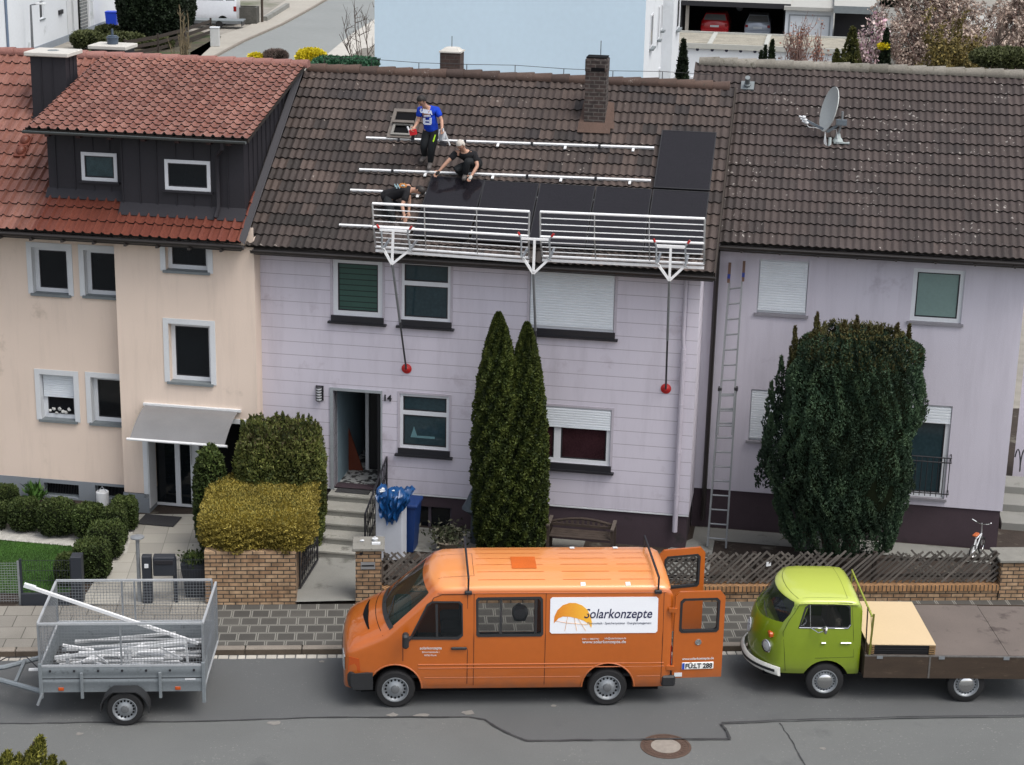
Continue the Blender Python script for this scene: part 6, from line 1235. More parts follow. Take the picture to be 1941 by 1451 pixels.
for xb in (vroof(886, 1085)[0], vroof(1240, 1085)[0]+.02):
    cb = thing('roof_bar', 'black roof rack crossbar on the orange van, '+('front one' if xb < 3 else 'rear one by the open doors'), 'roof bar', MV, (xb, .965, 2.2), 'crossbars on the van roof')
    part('bar', MB().bbox((xb-.017, .03, 2.30), (xb+.017, 1.90, 2.335), .006), M_black, cb, MV)
    for y in (.06, 1.87): part('foot', MB().bbox((xb-.06, y-.03, 2.03), (xb+.06, y+.03, 2.09), .01), M_black, cb, MV); part('strut', MB().bar((xb, y, 2.06), (xb, y, 2.32), .03), M_black, cb, MV)
# interior: floor, seats, shelves, tools
g = MB(); g.box((.9, .12, .50), (5.5, 1.81, .55)); part('cargo_floor', g, M_inside, van)
for y in (.35, .95, 1.4): g = MB(); g.bbox((1.75, y-.0, .85), (2.2, y+.42, 1.0), .04); g.bbox((2.08, y, .95), (2.22, y+.42, 1.62), .05); g.bbox((2.1, y+.1, 1.62), (2.2, y+.32, 1.8), .03); part('seat', g, mat('seat_cloth', (.06, .065, .07), .9), van)
part('steering_wheel', MB().tube([(1.28+.07*math.sin(a), .5+.19*math.cos(a), 1.30+.18*math.sin(a)) for a in [k*math.tau/20 for k in range(20)]], .014, 6, closed=True), M_trim, van)
g = MB(); g.bbox((.95, .15, 1.0), (1.25, 1.78, 1.32), .05); part('dashboard', g, M_inside, van)
g = MB(); g.box((2.75, 1.0, 1.70), (3.9, 1.5, 1.74)); g.box((2.75, 1.0, .6), (2.79, 1.04, 1.7)); g.box((3.35, 1.0, .6), (3.39, 1.04, 1.7)); part('shelf', g, M_aluw, van)
g = MB(); g.bbox((2.80, 1.05, 1.745), (2.93, 1.3, 1.83), .01); single('tool_case', g, mat('red_plastic', (.45, .03, .03), .5), 'small red case on the shelf seen through the side window of the van', 'case', MV, (0, 0, 0))
g = MB(); c = V((3.08, .9, 1.36)); g.lathe([(.12, 0), (.14, .03), (.14, .1), (.1, .14)], c, (0, -1, 0), 20); g.tube([c+V((-.12, -.05, .05)), c+V((-.02, -.08, .17)), c+V((.1, -.05, .06))], .02, 8); g.bbox(c-V((.1, .02, .2)), c+V((.12, .12, -.05)), .03); single('circular_saw', g, M_steel, 'grey round power tool behind the middle side window of the van', 'power tool', MV, (0, 0, 0))
sdm = MB(); sdm.ring(rect(3.42, .50, 4.60, 2.02), rect(3.6, 1.36, 4.42, 1.88), YP, 1.965, 2.01); part('sliding_door', sdm, M_or, van)
for x in (.97, 4.52):
    wheel(van, x, .13, .335, .215, -1); wheel(van, x, 1.80, .335, .215, 1)
    for y0, y1 in ((.05, .30), (1.63, 1.88)):
        g = MB(); P = [(x+.44*math.cos(a), .36+.44*math.sin(a)) for a in [R(d) for d in range(0, 181, 15)]]; n = len(P); g.add([(p[0], y0, p[1]) for p in P]+[(p[0], y1, p[1]) for p in P]+[(x, y1 if y0 < 1 else y0, .36)], [(i, i+1, n+i+1, n+i) for i in range(n-1)]+[((n if y0 < 1 else 0)+i, (n if y0 < 1 else 0)+i+1, 2*n) for i in range(n-1)]); part('wheel_housing', g, M_dark, van)
g = MB(); g.box((.4, .2, .22), (5.4, 1.73, .40)); part('underbody', g, M_dark, van)
# ---------------------------------------------------------------- green pickup
TF = Fr(tuple(RF.o), 1.5); TX, TY = 3.86, -1.72
MT = TF.M @ Matrix.Translation(V((TX, TY, 0)))
t2 = thing('flatbed_pickup', 'lime green vintage cab-over flatbed pickup with brown wooden bed', 'pickup truck', MT)
def tp2(x, y, dy=0.): q = TF.at(x, y, TY+dy); return q.x-TX, q.z
M_gr = paint('lime_paint', (.18, .255, .009), dirt=((.18, .22, .02), .64, 1.5), sky_tint=(1.70, (.55, .62, .12), .7))
tab2 = [(.33, .92, .75, .09, .01), (.345, 1.04, .795, .10, .02), (.37, 1.15, .825, .11, .02), (.40, 1.24, .835, .11, .03), (.44, 1.32, .838, .10, .03), (.52, 1.50, .846, .08, .03), (.60, 1.66, .85, .07, .03), (.655, 1.745, .85, .06, .03), (.74, 1.775, .85, .06, .045), (.9, 1.785, .85, .06, .06), (1.4, 1.785, .85, .06, .06), (1.58, 1.77, .848, .07, .05), (1.66, 1.72, .84, .08, .04), (1.70, 1.66, .825, .10, .02)]
def zb2_(x): return .46
tb = Body(tab2, zb2_, .85, 1.16, .08, sorted([t[0] for t in tab2]+[.48, .56, .63, .70, .82, 1.0, 1.15, 1.28, 1.5, 1.62]), 1.80); tb.bw = .855; tb.bowt = [(.3, .40), (.44, .39), (.66, .27), (.74, .24), (1.35, 0.)]
wx = 1.14
d2 = [tp2(1517, 1191), tp2(1608, 1192), tp2(1613, 1186), tp2(1613, 1155), tp2(1606, 1149.5), tp2(1542, 1149.5), tp2(1533, 1155)]
cut = [tb.mb(.035, .45, 1.66)]
g = MB(); g.prism(d2, YP, -.3, 2.0); cut.append(g)
sa, sb = V((.455, 0, 1.34)), V((.645, 0, 1.73)); sd_ = (sb-sa).normalized(); sn = V((-sd_.z, 0, sd_.x)); Ls = (sb-sa).length
def scr2(t, y, off): p = sa+sd_*t*Ls+V((0, y, 0)); p.x = tb.bow(p.x, y); return p+sn*off
ys2 = [.85+.62*(-1+2*k/12) for k in range(13)]
g = MB(); g.loft([[scr2(-.06+.30*abs((y-.85)/.62)**3*.5, .85+(y-.85)*1.21, o_) for y in ys2]+[scr2(.5, 1.625, o_), scr2(.88, 1.60, o_)]+[scr2(1, .85+(y-.85)*1.14, o_) for y in ys2[::-1]]+[scr2(.88, .10, o_), scr2(.5, .075, o_)] for o_ in (-.13, .3)]); cut.append(g)
for s_ in (0, 1): g = MB(); g.lathe([(.40, 0), (.40, .24)], (wx, -.05 if s_ == 0 else 1.75, .33), (0, 1 if s_ == 0 else -1, 0), 28); cut.append(g)
cab = part('cab', boolean('cab', tb.mb(), cut, M_gr), None, t2)
vb_save, vb = vb, tb       # surface helpers below read vb
for far in (False, True):
    w = part('door_window', side_ring(shrinkp(d2, -.014), shrinkp(d2, .02), .006, .03, far, tb), M_trim, t2); part('pane', side_plate(shrinkp(d2, .014), -.006, .006, far, tb), M_vg, w)
ws = part('windscreen', top_patch(lambda t: .435, lambda t: .655, lambda s: .065+.02*s, lambda s: 1.635-.02*s, 8, 14, -.008), mat('pickup_windscreen', (.02, .025, .03), .05, var=.15, spec=.6), t2, smooth=80)
MATS['pickup_windscreen'].node_tree.nodes['Principled BSDF'].inputs['Alpha'].default_value = .45
for y0, y1 in ((.4, .75), (.95, 1.3)): part('wiper', MB().tube([wp(.44, y0), wp(.47, y0+.15), wp(.50, y1)], .007, 5), M_trim, ws)
g = MB(); g.tube([tb.side(x, z, .004) for x, z in (d2[0], d2[1], d2[2])], .008, 6); part('chrome_strip', g, M_chrome, t2); p_ = tp2(1539, 1175)
g = MB(); g.tube([tb.side(p_[0], d2[0][1]+.01, .006), tb.side(p_[0], d2[4][1]-.01, .006)], .008, 6); part('quarterlight_bar', g, M_chrome, t2)
M_seam2 = mat('dark_green_gap', (.03, .045, .005), .8)
part('door_seam', MB().tube([tb.side(x, z, .001) for x, z in (tp2(1490, 1272), tp2(1489, 1240), tp2(1488, 1200), tp2(1500, 1180), tp2(1512, 1165), tp2(1525, 1147), tp2(1617, 1147), tp2(1618, 1200), tp2(1618, 1246), tp2(1545, 1248))], .004, 5), M_seam2, t2)
part('rain_gutter', MB().tube([tb.side(x, z, .012) for x, z in ((.60, 1.66), (.66, 1.735), (.8, 1.742), (1.2, 1.742), (1.62, 1.725))], .013, 6), M_gr, t2)
g = top_patch(lambda t: .72, lambda t: 1.45, lambda s: .18, lambda s: .185, 6, 1, .003); g = top_patch(lambda t: .72, lambda t: 1.45, lambda s: 1.51, lambda s: 1.515, 6, 1, .003, g); g = top_patch(lambda t: .72, lambda t: .725, lambda s: .18, lambda s: 1.51, 1, 6, .003, g); g = top_patch(lambda t: 1.45, lambda t: 1.455, lambda s: .18, lambda s: 1.51, 1, 6, .003, g); part('roof_seam', g, M_seam2, t2)
for xh, yh in ((1603, 1219), (1561, 1219)): q = tp2(xh, yh); g = MB(); w_ = .09 if xh == 1603 else .04; g.bbox(tuple(tb.side(q[0]-w_, q[1]-.012, .03)), tuple(tb.side(q[0]+w_, q[1]+.012, 0)), .006); part('door_handle' if xh == 1603 else 'badge', g, M_chrome, t2)
# nose: headlights, indicators, emblem, bumper
def nose(y, z): return nose_x(tb, y, z)
for y in (.20, 1.50):
    xx = nose(y, .90)-.02; s_ = -1 if y < 1 else 1; g = MB(); g.lathe([(.115, -.03), (.12, .02), (.11, .035), (.095, .03)], (xx+.02, y, .90), (-1, s_*.55, 0), 24, cap=False); hl = part('headlight', g, M_chrome, t2)
    g = MB(); g.lathe([(.10, .02), (.07, .04), (.001, .05)], (xx+.02, y, .90), (-1, s_*.55, 0), 24); part('lens', g, M_lens, hl)
    xx = nose(y, 1.12); g = MB(); g.bbox((xx-.03, y-.085, 1.08), (xx+.05, y+.085, 1.17), .02); part('indicator', g, M_olens, t2)
xx = nose(.85, 1.0); g = MB(); g.lathe([(.125, 0), (.125, .018), (.105, .022), (.105, .008), (.001, .008)], (xx-.0, .85, 1.0), (-1, 0, .12), 28)
for a, b_ in (((-.065, .06), (-.03, -.0)), ((-.03, 0), (0, .05)), ((0, .05), (.03, 0)), ((.03, 0), (.065, .06)), ((-.09, .02), (-.035, -.08)), ((-.035, -.08), (0, -.02)), ((0, -.02), (.035, -.08)), ((.035, -.08), (.09, .02))): g.bar((xx-.018, .85+a[0], 1.0+a[1]), (xx-.018, .85+b_[0], 1.0+b_[1]), .014)
part('emblem', g, M_whitep, t2)
g = MB(); rr_ = []
def bumpx(y): return -.135+.47*(abs(y-.85)/.87)**2.5
for i in range(21):
    y = -.02+1.74*i/20; x = bumpx(y); rr_.append([(x, y, .44), (x-.035, y, .47), (x-.04, y, .56), (x-.01, y, .60), (x+.02, y, .60), (x+.03, y, .44)])
g.loft(rr_); part('front_bumper', g, mat('bumper_white', (.66, .66, .62), .35), t2, smooth=50)
g = MB(); rr_ = [[(bumpx(y)-.043, y, .50), (bumpx(y)-.047, y, .51), (bumpx(y)-.047, y, .54), (bumpx(y)-.043, y, .55)] for y in [.0+1.7*i/20 for i in range(21)]]; g.loft(rr_); part('bumper_strip', g, M_trim, t2)
g = MB(); g.box((.1, .15, .40), (1.68, 1.55, .52)); g.box((1.6, .35, .35), (4.6, 1.4, .62)); part('underbody', g, M_dark, t2)
for far in (0, 1):
    q = tp2(1550, 1186); yy = -.14 if not far else 1.84; g = MB(); g.lathe([(.075, 0), (.08, .02), (.05, .05), (.01, .06)], (q[0]+.12, yy, q[1]-.02), (-1, 0, .1), 20); mr_ = part('wing_mirror', g, M_chrome, t2); part('arm', MB().tube([(q[0]-.12, .03 if not far else 1.67, q[1]-.05), (q[0]+.0, yy+.02, q[1]-.08), (q[0]+.1, yy, q[1]-.03)], .010, 6), M_chrome, mr_)
for y in (.25, .95): g = MB(); g.bbox((.85, y, .75), (1.35, y+.55, .90), .04); g.bbox((1.3, y, .85), (1.42, y+.55, 1.38), .04); part('seat', g, mat('beige_seat', (.22, .19, .15), .9), t2)
part('steering_wheel', MB().tube([(.66+.19*math.cos(a)*.9, .45+.2*math.sin(a), 1.22+.05*math.cos(a)) for a in [k*math.tau/20 for k in range(20)]], .011, 6, closed=True), M_whitep, t2)
g = MB(); g.bbox((.42, .12, .95), (.60, 1.58, 1.22), .05); part('dashboard', g, M_inside, t2)
vb = vb_save
# bed
bx0, bx1, by0, by1, bz = 1.76, 5.2, -.11, 2.08, .875
M_bw = mat('brown_board', hexc('4b3d31', .62), .75, var=.25, scale=2.5, dirt=(hexc('655648', .6), .6, 4), stretch=(1, 1, 4))
M_bf = mat('worn_bed_board', hexc('7d726b', .62), .7, var=.16, scale=1.4, dirt=(hexc('5d524d', .6), .57, 2.5), fine=60)
g = MB(); g.box((bx0, by0, .47), (bx0+1.10, by0+.03, bz-.0)); g.box((bx0+1.11, by0, .47), (bx1, by0+.03, bz-.0)); g.box((bx0, by1-.03, .47), (bx1, by1, bz)); g.box((bx0, by0+.031, .47), (bx0+.03, by1-.031, bz+.04)); part('side_board', g, M_bw, t2)
g = MB(); g.box((bx0+.03, by0+.035, bz-.10), (bx1, by1-.035, bz-.012)); part('bed_floor', g, M_bf, t2)
g = MB(); g.box((bx0+1.16, by0+.05, bz-.011), (bx0+2.45, by1-.05, bz+.004)); g.box((bx0+2.46, by0+.06, bz-.011), (bx1, by1-.07, bz+.001)); part('bed_cover', g, M_bf, t2)
g = MB(); g.box((bx0, by0-.004, bz-.012), (bx1, by0+.034, bz+.006)); g.box((bx0+1.09, by0-.006, .47), (bx0+1.12, by0-.001, bz-.013)); part('edge_strip', g, mat('worn_steel_edge', (.16, .15, .14), .45, metal=.5, var=.4, scale=9), t2)
g = MB()
for x in (bx0+.25, bx0+1.3, bx0+2.4, bx0+3.1): g.box((x-.05, by0-.010, bz-.05), (x+.05, by0-.0061, bz+.005))
part('latch', g, M_steel, t2)
wheel(t2, wx, .10, .325, .165, -1, 'dome'); wheel(t2, wx, 1.60, .325, .165, 1, 'dome'); wheel(t2, wx+2.40, .02, .325, .165, -1, 'dome'); wheel(t2, wx+2.40, 1.62, .325, .165, 1, 'dome')
M_olive = mat('olive_steel', (.13, .13, .02), .6)
for y in (by0+.04, by1-.3): part('frame_post', MB().bar((bx0+.07, y, bz-.3), (bx0+.10, y, 1.62 if y < 1 else 1.62), .03), M_olive, t2)
part('frame_post', MB().bar((bx0+.03, by0+.09, bz-.3), (bx0+.0, by0+.09, 1.72), .02), M_bw, t2)
part('frame_bar', MB().bar((bx0+.06, by0+.0, 1.60), (bx0+.1, by1-.25, 1.62), .025), mat('lime_bar', (.26, .30, .05), .5), t2)
part('rope', MB().tube([(bx0+.09, by0+.25, 1.6), (bx0+.10, by0+.12, 1.3), (bx0+.08, by0+.04, 1.2), (bx0+.12, by0+.06, .95)], .007, 5), M_olive, t2)
# stack on the bed
sx0, sx1, sy0, sy1 = bx0+.05, bx0+1.20, by0+.06, by0+1.86
for k in range(4):
    zz = bz+.004+k*.042; o = thing('packed_panel', 'black panel with brown corner guards stacked behind the green cab, '+('bottom one', 'second from the bottom', 'third from the bottom', 'uppermost under the cardboard')[k], 'solar panel', MT, ((sx0+sx1)/2, sy0, zz), 'panels stacked on the pickup bed')
    part('panel_body', MB().box((sx0+.03, sy0+.02, zz), (sx1-.03, sy1-.02, zz+.034)), M_pvf, o, MT)
    for x0_, x1_ in ((sx0, sx0+.11), (sx1-.11, sx1)): part('corner_guard', MB().box((x0_, sy0-.004, zz+.006), (x1_, sy0+.1, zz+.030)), mat('kraft_board', hexc('8f7350', .7), .8), o, MT)
g = MB(); g.box((0, 0, 0), (sx1-sx0, sy1-sy0, .012)); single('cardboard_sheet', g, mat('cardboard', hexc('dfc6a0', .74), .8, var=.03, scale=1.5), 'large plain beige cardboard sheet on the panel stack behind the green cab', 'cardboard', MT, (sx0, sy0, bz+.172))
# ---------------------------------------------------------------- trailer
LX, LY = -8.10, -2.40; ML = RF.M @ Matrix.Translation(V((LX, LY, 0)))
tr = thing('cage_trailer', 'grey single axle trailer with mesh cage sides loaded with metal bars', 'trailer', ML)
Lx, Ly, z0_, z1_, z2_ = 2.62, 1.72, .50, .97, 1.71
M_gal = mat('galvanised_panel', hexc('9aa2a7', .66), .5, var=.12, scale=2.5, metal=.35, fine=30, dirt=(hexc('6c7478', .6), .6, 3))
g = MB()
for y, s_ in ((0, -1), (Ly-.025, 1)):
    g = MB(); g.add([(x, y+(.0 if s_ < 0 else .025)+s_*d, z) for x in (0, Lx) for d, z in ((0, z0_), (0, z0_+.14), (.012, z0_+.17), (.012, z0_+.20), (0, z0_+.23), (0, z0_+.31), (.012, z0_+.34), (.012, z1_-.03), (0, z1_), (-.03, z1_), (-.03, z0_))], [tuple(range(11)), tuple(range(11, 22))[::-1]]+[(i, (i+1) % 11, 11+(i+1) % 11, 11+i) for i in range(11)]); part('side_board', g, M_gal, tr)
part('end_board', MB().box((-.025, 0, z0_), (0, Ly, z1_)), M_gal, tr); part('end_board', MB().box((Lx, 0, z0_), (Lx+.025, Ly, z1_)), M_gal, tr)
g = MB(); g.box((0, .03, z0_), (Lx, Ly-.03, z0_+.03)); part('floor', g, M_inside, tr)
g = MB(); g.box((.01, -.0035, z0_+.235), (Lx-.01, -.0005, z0_+.25)); part('dark_line', g, M_black, tr)

g = MB(); g.box((Lx-.30, -.016, z0_+.20+.01), (Lx-.13, -.012, z0_+.235)); part('maker_sticker', g, M_whitep, tr)
for x in (.26, .76, 1.24, 1.74, 2.24): pass
g = MB()
for i in range(7): x = .16+i*.385; g.lathe([(.02, 0), (.02, .02)], (x, -.01, z0_+.385), (0, -1, 0), 8)
part('lashing_hook', g, M_black, tr)
for x in (.66, 1.92): part('stake_post', MB().bbox((x-.025, -.05, z0_-.10), (x+.025, -.012, z0_+.36), .006), M_gal, tr)
for x in (0, Lx): part('corner_post', MB().bbox((x-.03, -.03, z0_-.10 if x == 0 else z0_-.2), (x+.03, .025, z1_+.05), .006), M_gal, tr)
for x in (.32, 2.2): part('side_reflector', MB().bbox((x-.045, -.018, z0_+.03), (x+.045, -.004, z0_+.09), .01), M_olens, tr)
M_cage = mat('cage_rail', (.42, .44, .46), .45, var=.12, metal=.3)
M_wire = mat('mesh_wire', hexc('9a9fa4', .7), .5, metal=.5)
def cage(name, P0, P1, za, zb, mid=(), top=.035):
    P0, P1 = V(P0), V(P1); d = (P1-P0); Lh = d.length; fr = MB(); up = V((0, 0, 1))
    fr.bar(P0+up*zb, P1+up*zb, top, top)
    o = part(name, fr, M_cage, tr); part('lower_rail', MB().bar(P0+up*za, P1+up*za, top, top), M_cage, o, ML)
    for t in (0., 1.)+tuple(mid): part('upright', MB().bar(P0+d*t+up*za, P0+d*t+up*zb, .03), M_steel, o, ML); g = MB(); n1 = int(Lh/.052); n2 = int((zb-za)/.052)
    for i in range(1, n1): p = P0+d*(i/n1); g.bar(p+up*za, p+up*zb, .0052)
    for j in range(1, n2): z = za+(zb-za)*j/n2; g.bar(P0+up*z, P1+up*z, .0052)
    part('wire_mesh', g, M_wire, o, ML, smooth=0, fix=False); return o
cage('cage_side', (0, 0, 0), (Lx, 0, 0), z1_, z2_, (.5,)); cage('cage_side', (0, Ly, 0), (Lx, Ly, 0), z1_, z2_+.02, (.42, .5)); cage('cage_front', (0, .02, 0), (0, Ly-.02, 0), z1_, z2_-.0); cage('tailgate', (Lx+.01, .02, 0), (Lx+.07, Ly-.02, 0), z0_+.1, z2_-.02)
g = MB(); g.tube([(0, .12, .45), (-.8, .62, .43), (-1.6, Ly/2, .43), (-2.2, Ly/2, .43)], .045, 8); part('drawbar', g, M_gal, tr); g = MB(); g.tube([(0, Ly-.12, .45), (-.8, Ly-.62, .43), (-1.6, Ly/2, .43)], .045, 8); part('drawbar', g, M_gal, tr)
part('brace', MB().bar((-.5, .44, .47), (-.5, Ly-.44, .47), .05), M_gal, tr); part('cable', MB().tube([(-.05, .5, .6), (-.35, .7, .8), (-.7, .8, .75), (-1.1, Ly/2, .5)], .01, 6), M_black, tr)
wxl = 1.365; wheel(tr, wxl, -.16, .30, .17, -1); wheel(tr, wxl, Ly+.16, .30, .17, 1)
g = MB(); prof_ = [(wxl+.37*math.cos(a)*1.08, .30+.37*math.sin(a)) for a in [R(d) for d in (-8, 12, 30, 50, 62, 118, 130, 150, 168, 188)]]; n = len(prof_)
for y0, y1 in ((-.27, -.03), (Ly+.03, Ly+.27)): g = MB(); g.add([(x, y, z) for y in (y0, y1) for x, z in prof_]+[(wxl+(x-wxl)*.95, y, .3+(z-.3)*.95) for y in (y0, y1) for x, z in prof_], [(i, i+1, n+i+1, n+i) for i in range(n-1)]+[(2*n+i, 3*n+i, 3*n+i+1, 2*n+i+1) for i in range(n-1)]+[(i, 2*n+i, 2*n+i+1, i+1) for i in range(n-1)]); part('mudguard', g, M_trim, tr)
part('axle', MB().tube([(wxl, -.1, .3), (wxl, Ly+.1, .3)], .03), M_black, tr); part('prop_stand', MB().tube([(.02, -.03, .5), (-.06, -.06, .30)], .025, 8), M_steel, tr)
# load
M_bar2 = mat('bar_aluminium', (.56, .57, .58), .4, metal=.35, var=.2, scale=9)
rr = random.Random(5)
labs = []
for k in range(30):
    y = .12+(Ly-.3)*rr.random(); z = .56+.006*k+rr.random()*.03; x0 = rr.uniform(.08, .5); x1 = rr.uniform(1.9, 2.5); dy = rr.uniform(-.25, .25); dz = rr.uniform(-.03, .1); y1 = min(max(y+dy, .1), Ly-.1)
    o = thing('metal_bar', 'loose aluminium bar in the jumbled load of the cage trailer', 'bar', ML, ((x0+x1)/2, y, .55), 'bars and struts loaded in the trailer'); w = rr.choice((.03, .045, .06))
    part('profile', MB().bar((x0, y, z), (x1, y1, z+dz), w, rr.choice((.02, .04))), rr.choice((M_bar2, M_bar2, M_aluw, M_aluw, M_steel)), o, ML)
for k in range(9):
    x = rr.uniform(.2, 2.2); y = rr.uniform(.1, .9); z = .78+rr.random()*.1; o = thing('short_strut', 'short white painted strut lying across the trailer load', 'strut', ML, (x, y, .6), 'bars and struts loaded in the trailer'); a = rr.uniform(-1, 1)
    part('profile', MB().bar((x, y, z), (x+.5*math.cos(a)*rr.choice((1, -1)), min(max(y+.5*math.sin(a), .08), Ly-.1), z+rr.uniform(-.05, .15)), .05, .03), M_aluw, o, ML)
def tl(x, y, dy): q = RF.at(x, y, LY+dy); return V((q.x-LX, dy, q.z))
a, b_ = tl(48, 1110, .55), tl(376, 1220, .3)
o = thing('long_pole', 'long white aluminium pole leaning diagonally over the trailer front', 'pole', ML, tuple(b_), None); part('profile', MB().bar(a, b_, .05), M_aluw, o, ML); part('end_fitting', MB().bar(a+V((-.02, 0, .01)), a+V((.16, 0, -.05)), .065), M_whitep, o, ML)
for a, b_, w, lb_ in ((tl(104, 1247, .15), tl(352, 1218, .2), .05, 'longest white strut, rising to the right across the top of the trailer load'), (tl(352, 1217, .2), tl(356, 1258, .2), .04, 'white upright strut standing at the right end of the trailer load'),
        (tl(128, 1240, .2), tl(128, 1262, .2), .05, 'short white upright at the left end of the trailer load'), (tl(238, 1230, .2), tl(238, 1262, .2), .05, 'left one of the paired white uprights amid the trailer load'), (tl(246, 1230, .2), tl(246, 1262, .2), .05, 'right one of the paired white uprights amid the trailer load'),
        (tl(300, 1226, .3), tl(345, 1250, .3), .03, 'white diagonal brace falling right below the longest strut'), (tl(180, 1240, .3), tl(205, 1258, .3), .03, 'small white diagonal brace left of the paired uprights')):
    o = thing('bracket_member', lb_, 'bracket', ML, tuple(a), 'bars and struts loaded in the trailer'); part('profile', MB().bar(a, b_, w), M_aluw, o, ML)
# ================================================================== GUARD RAIL, LADDER, YARD THINGS
VG = -.62; VG2 = -.30
M_gw = mat('guard_aluminium', (.78, .79, .80), .4, var=.04, metal=.0)
def guard(topL, topR, midL, midR, botL, botR, label):
    A, B = HF.at(*topL, VG), HF.at(*topR, VG); Cc, D = HF.at(*midL, VG), HF.at(*midR, VG); E_, F_ = HF.at(*botL, VG2), HF.at(*botR, VG2)
    o = thing('guard_rail', label, 'guard rail', HF, ((A.x+B.x)/2, VG, E_.z), 'roof edge guard rails')
    C2, D2 = Cc+V((0, .05, -.03)), D+V((0, .05, -.03))
    for (a, b_), r in (((A, B), .026), ((Cc, D), .026), ((E_, F_), .026)): part('main_tube', MB().tube([a, b_], r, 8), M_gw, o, HF)
    part('toe_rail', MB().bar(E_+V((0, 0, -.075)), F_+V((0, 0, -.075)), .03, .05), M_gw, o, HF)
    for k in (1, 2, 3): t = k/4; part('thin_tube', MB().tube([A.lerp(Cc, t), B.lerp(D, t)], .011, 6), M_gw, o, HF)
    for k in (1, 2, 3): t = k/4; part('thin_tube', MB().tube([C2.lerp(E_, t), D2.lerp(F_, t)], .011, 6), M_gw, o, HF)
    for k in range(4): t = k/3; part('upright', MB().tube([A.lerp(B, t), Cc.lerp(D, t), E_.lerp(F_, t)], .019 if k in (0, 3) else .012, 6), M_alu, o, HF)
guard((706, 386), (1003.6, 401.5), (708, 430.5), (1002, 448), (712, 468), (1003, 489), 'left white tube guard rail section along the eave below the bending worker')
guard((1024, 402), (1336, 415), (1024, 449), (1335, 462), (1028, 486), (1335, 501), 'right white tube guard rail section along the eave near the verge')
M_redc = mat('red_cap', (.42, .02, .02), .45)
def bracket(xb, pts, pole, disc, label):
    vv = -.78; P = lambda x, y, d=0.: HF.at(x+xb, y, vv+d); o = thing('eave_bracket', label, 'bracket', HF, tuple(P(0, pts['v'])), 'guard rail brackets propped against the facade')
    w = .035
    part('crossbar', MB().bar(P(*pts['cl']), P(*pts['cr']), .04), M_gw, o, HF); part('stem', MB().bar(P(*pts['st']), P(0, pts['v']), .045), M_gw, o, HF)
    for k, (up_, dg) in enumerate(((pts['ul'], pts['dl']), (pts['ur'], pts['dr']))):
        q = [P(*u) for u in up_]; part('fork', MB().tube(q, .02, 6), M_steel, o, HF); part('grip', MB().tube([q[0], q[0].lerp(q[1], .5)], .022, 8), M_redc, o, HF)
        part('diagonal', MB().bar(P(*dg), P(0, pts['v']+1), .045), M_gw, o, HF)
        part('wing_screw', MB().bar(P(*dg)+V((-.04, -.03, .02)), P(*dg)+V((.05, -.05, -.03)), .02), M_alu, o, HF)
        part('hook', MB().bar(P(*dg), V((P(*dg).x, -.15, P(*dg).z+.05)), .04), M_steel, o, HF)
    pd = HF.at(*disc, V1-.05); pv = P(0, pts['v']-4); part('prop_tube', MB().tube([pv, pv.lerp(pd, .55)], .026, 8), M_steel, o, HF); part('prop_tube', MB().tube([pv.lerp(pd, .5), pd], .020, 8), mat('dark_tube', (.07, .07, .075), .45, metal=.4), o, HF)
    part('wall_disc', MB().lathe([(.10, 0), (.105, .015), (.06, .03), (.03, .06)], (pd.x, V1-.002, pd.z), (0, -1, 0), 24), M_redc, o, HF)
bracket(743, dict(cl=(-23, 436), cr=(28, 439), st=(2.5, 438), v=500, ul=[(-29, 426), (-20, 440), (-19, 452), (-19, 471)], ur=[(38, 429), (29, 441), (33, 461), (35, 474)], dl=(-17, 471), dr=(34, 474)), None, (770, 700), 'left guard rail bracket with its prop slanting to a red disc above the door')
bracket(1011, dict(cl=(-23, 452.5), cr=(29, 455), st=(2.5, 455), v=518, ul=[(-29, 440), (-23, 452), (-23, 485), (-22, 489)], ur=[(39, 443), (30, 455), (32, 488), (32, 491)], dl=(-20, 488), dr=(30, 491)), None, (1018, 715), 'middle guard rail bracket whose prop vanishes behind the thuja top')
bracket(1269, dict(cl=(-24, 466), cr=(30, 468.5), st=(2.5, 468), v=531, ul=[(-30, 453), (-25, 466), (-25, 498), (-24, 502)], ur=[(39, 456), (30, 468), (31, 500), (31, 504)], dl=(-23, 500), dr=(30, 504)), None, (1262, 738), 'right guard rail bracket with a long prop down to a red disc near the downpipe')
# ladder
M_lad = mat('ladder_aluminium', (.20, .21, .22), .4, var=.15, metal=.2)
bl, br_ = HF.gr(1341, 1036, ZS), HF.gr(1376, 1039, ZS); tl_, tr_ = HF.at(1384, 497, V2-.10), HF.at(1411, 494, V2-.10)
o = thing('extension_ladder', 'tall aluminium extension ladder leaning on the right mauve house', 'ladder', HF, tuple((bl+br_)/2))
def rails_(a0, a1, b0, b1, t0, t1, off, ins, nm):
    L0, L1 = a0.lerp(a1, t0), a0.lerp(a1, t1); R0, R1 = b0.lerp(b1, t0), b0.lerp(b1, t1); dx = (R0-L0).normalized()*ins; n_ = V((0, off, 0))
    part(nm+'_rail', MB().bar(L0+dx+n_, L1+dx+n_, .036, .07), M_lad, o, HF); part(nm+'_rail', MB().bar(R0-dx+n_, R1-dx+n_, .036, .07), M_lad, o, HF)
    Lh = (L1-L0).length; k = max(1, int(Lh/.285))
    for i in range(k): t = (i+.6)/k; part('rung', MB().tube([L0.lerp(L1, t)+dx+n_, R0.lerp(R1, t)-dx+n_], .018, 6), M_lad, o, HF)
rails_(bl, tl_, br_, tr_, 0, .56, 0, 0, 'lower'); rails_(bl, tl_, br_, tr_, .40, .93, -.05, .02, 'upper')
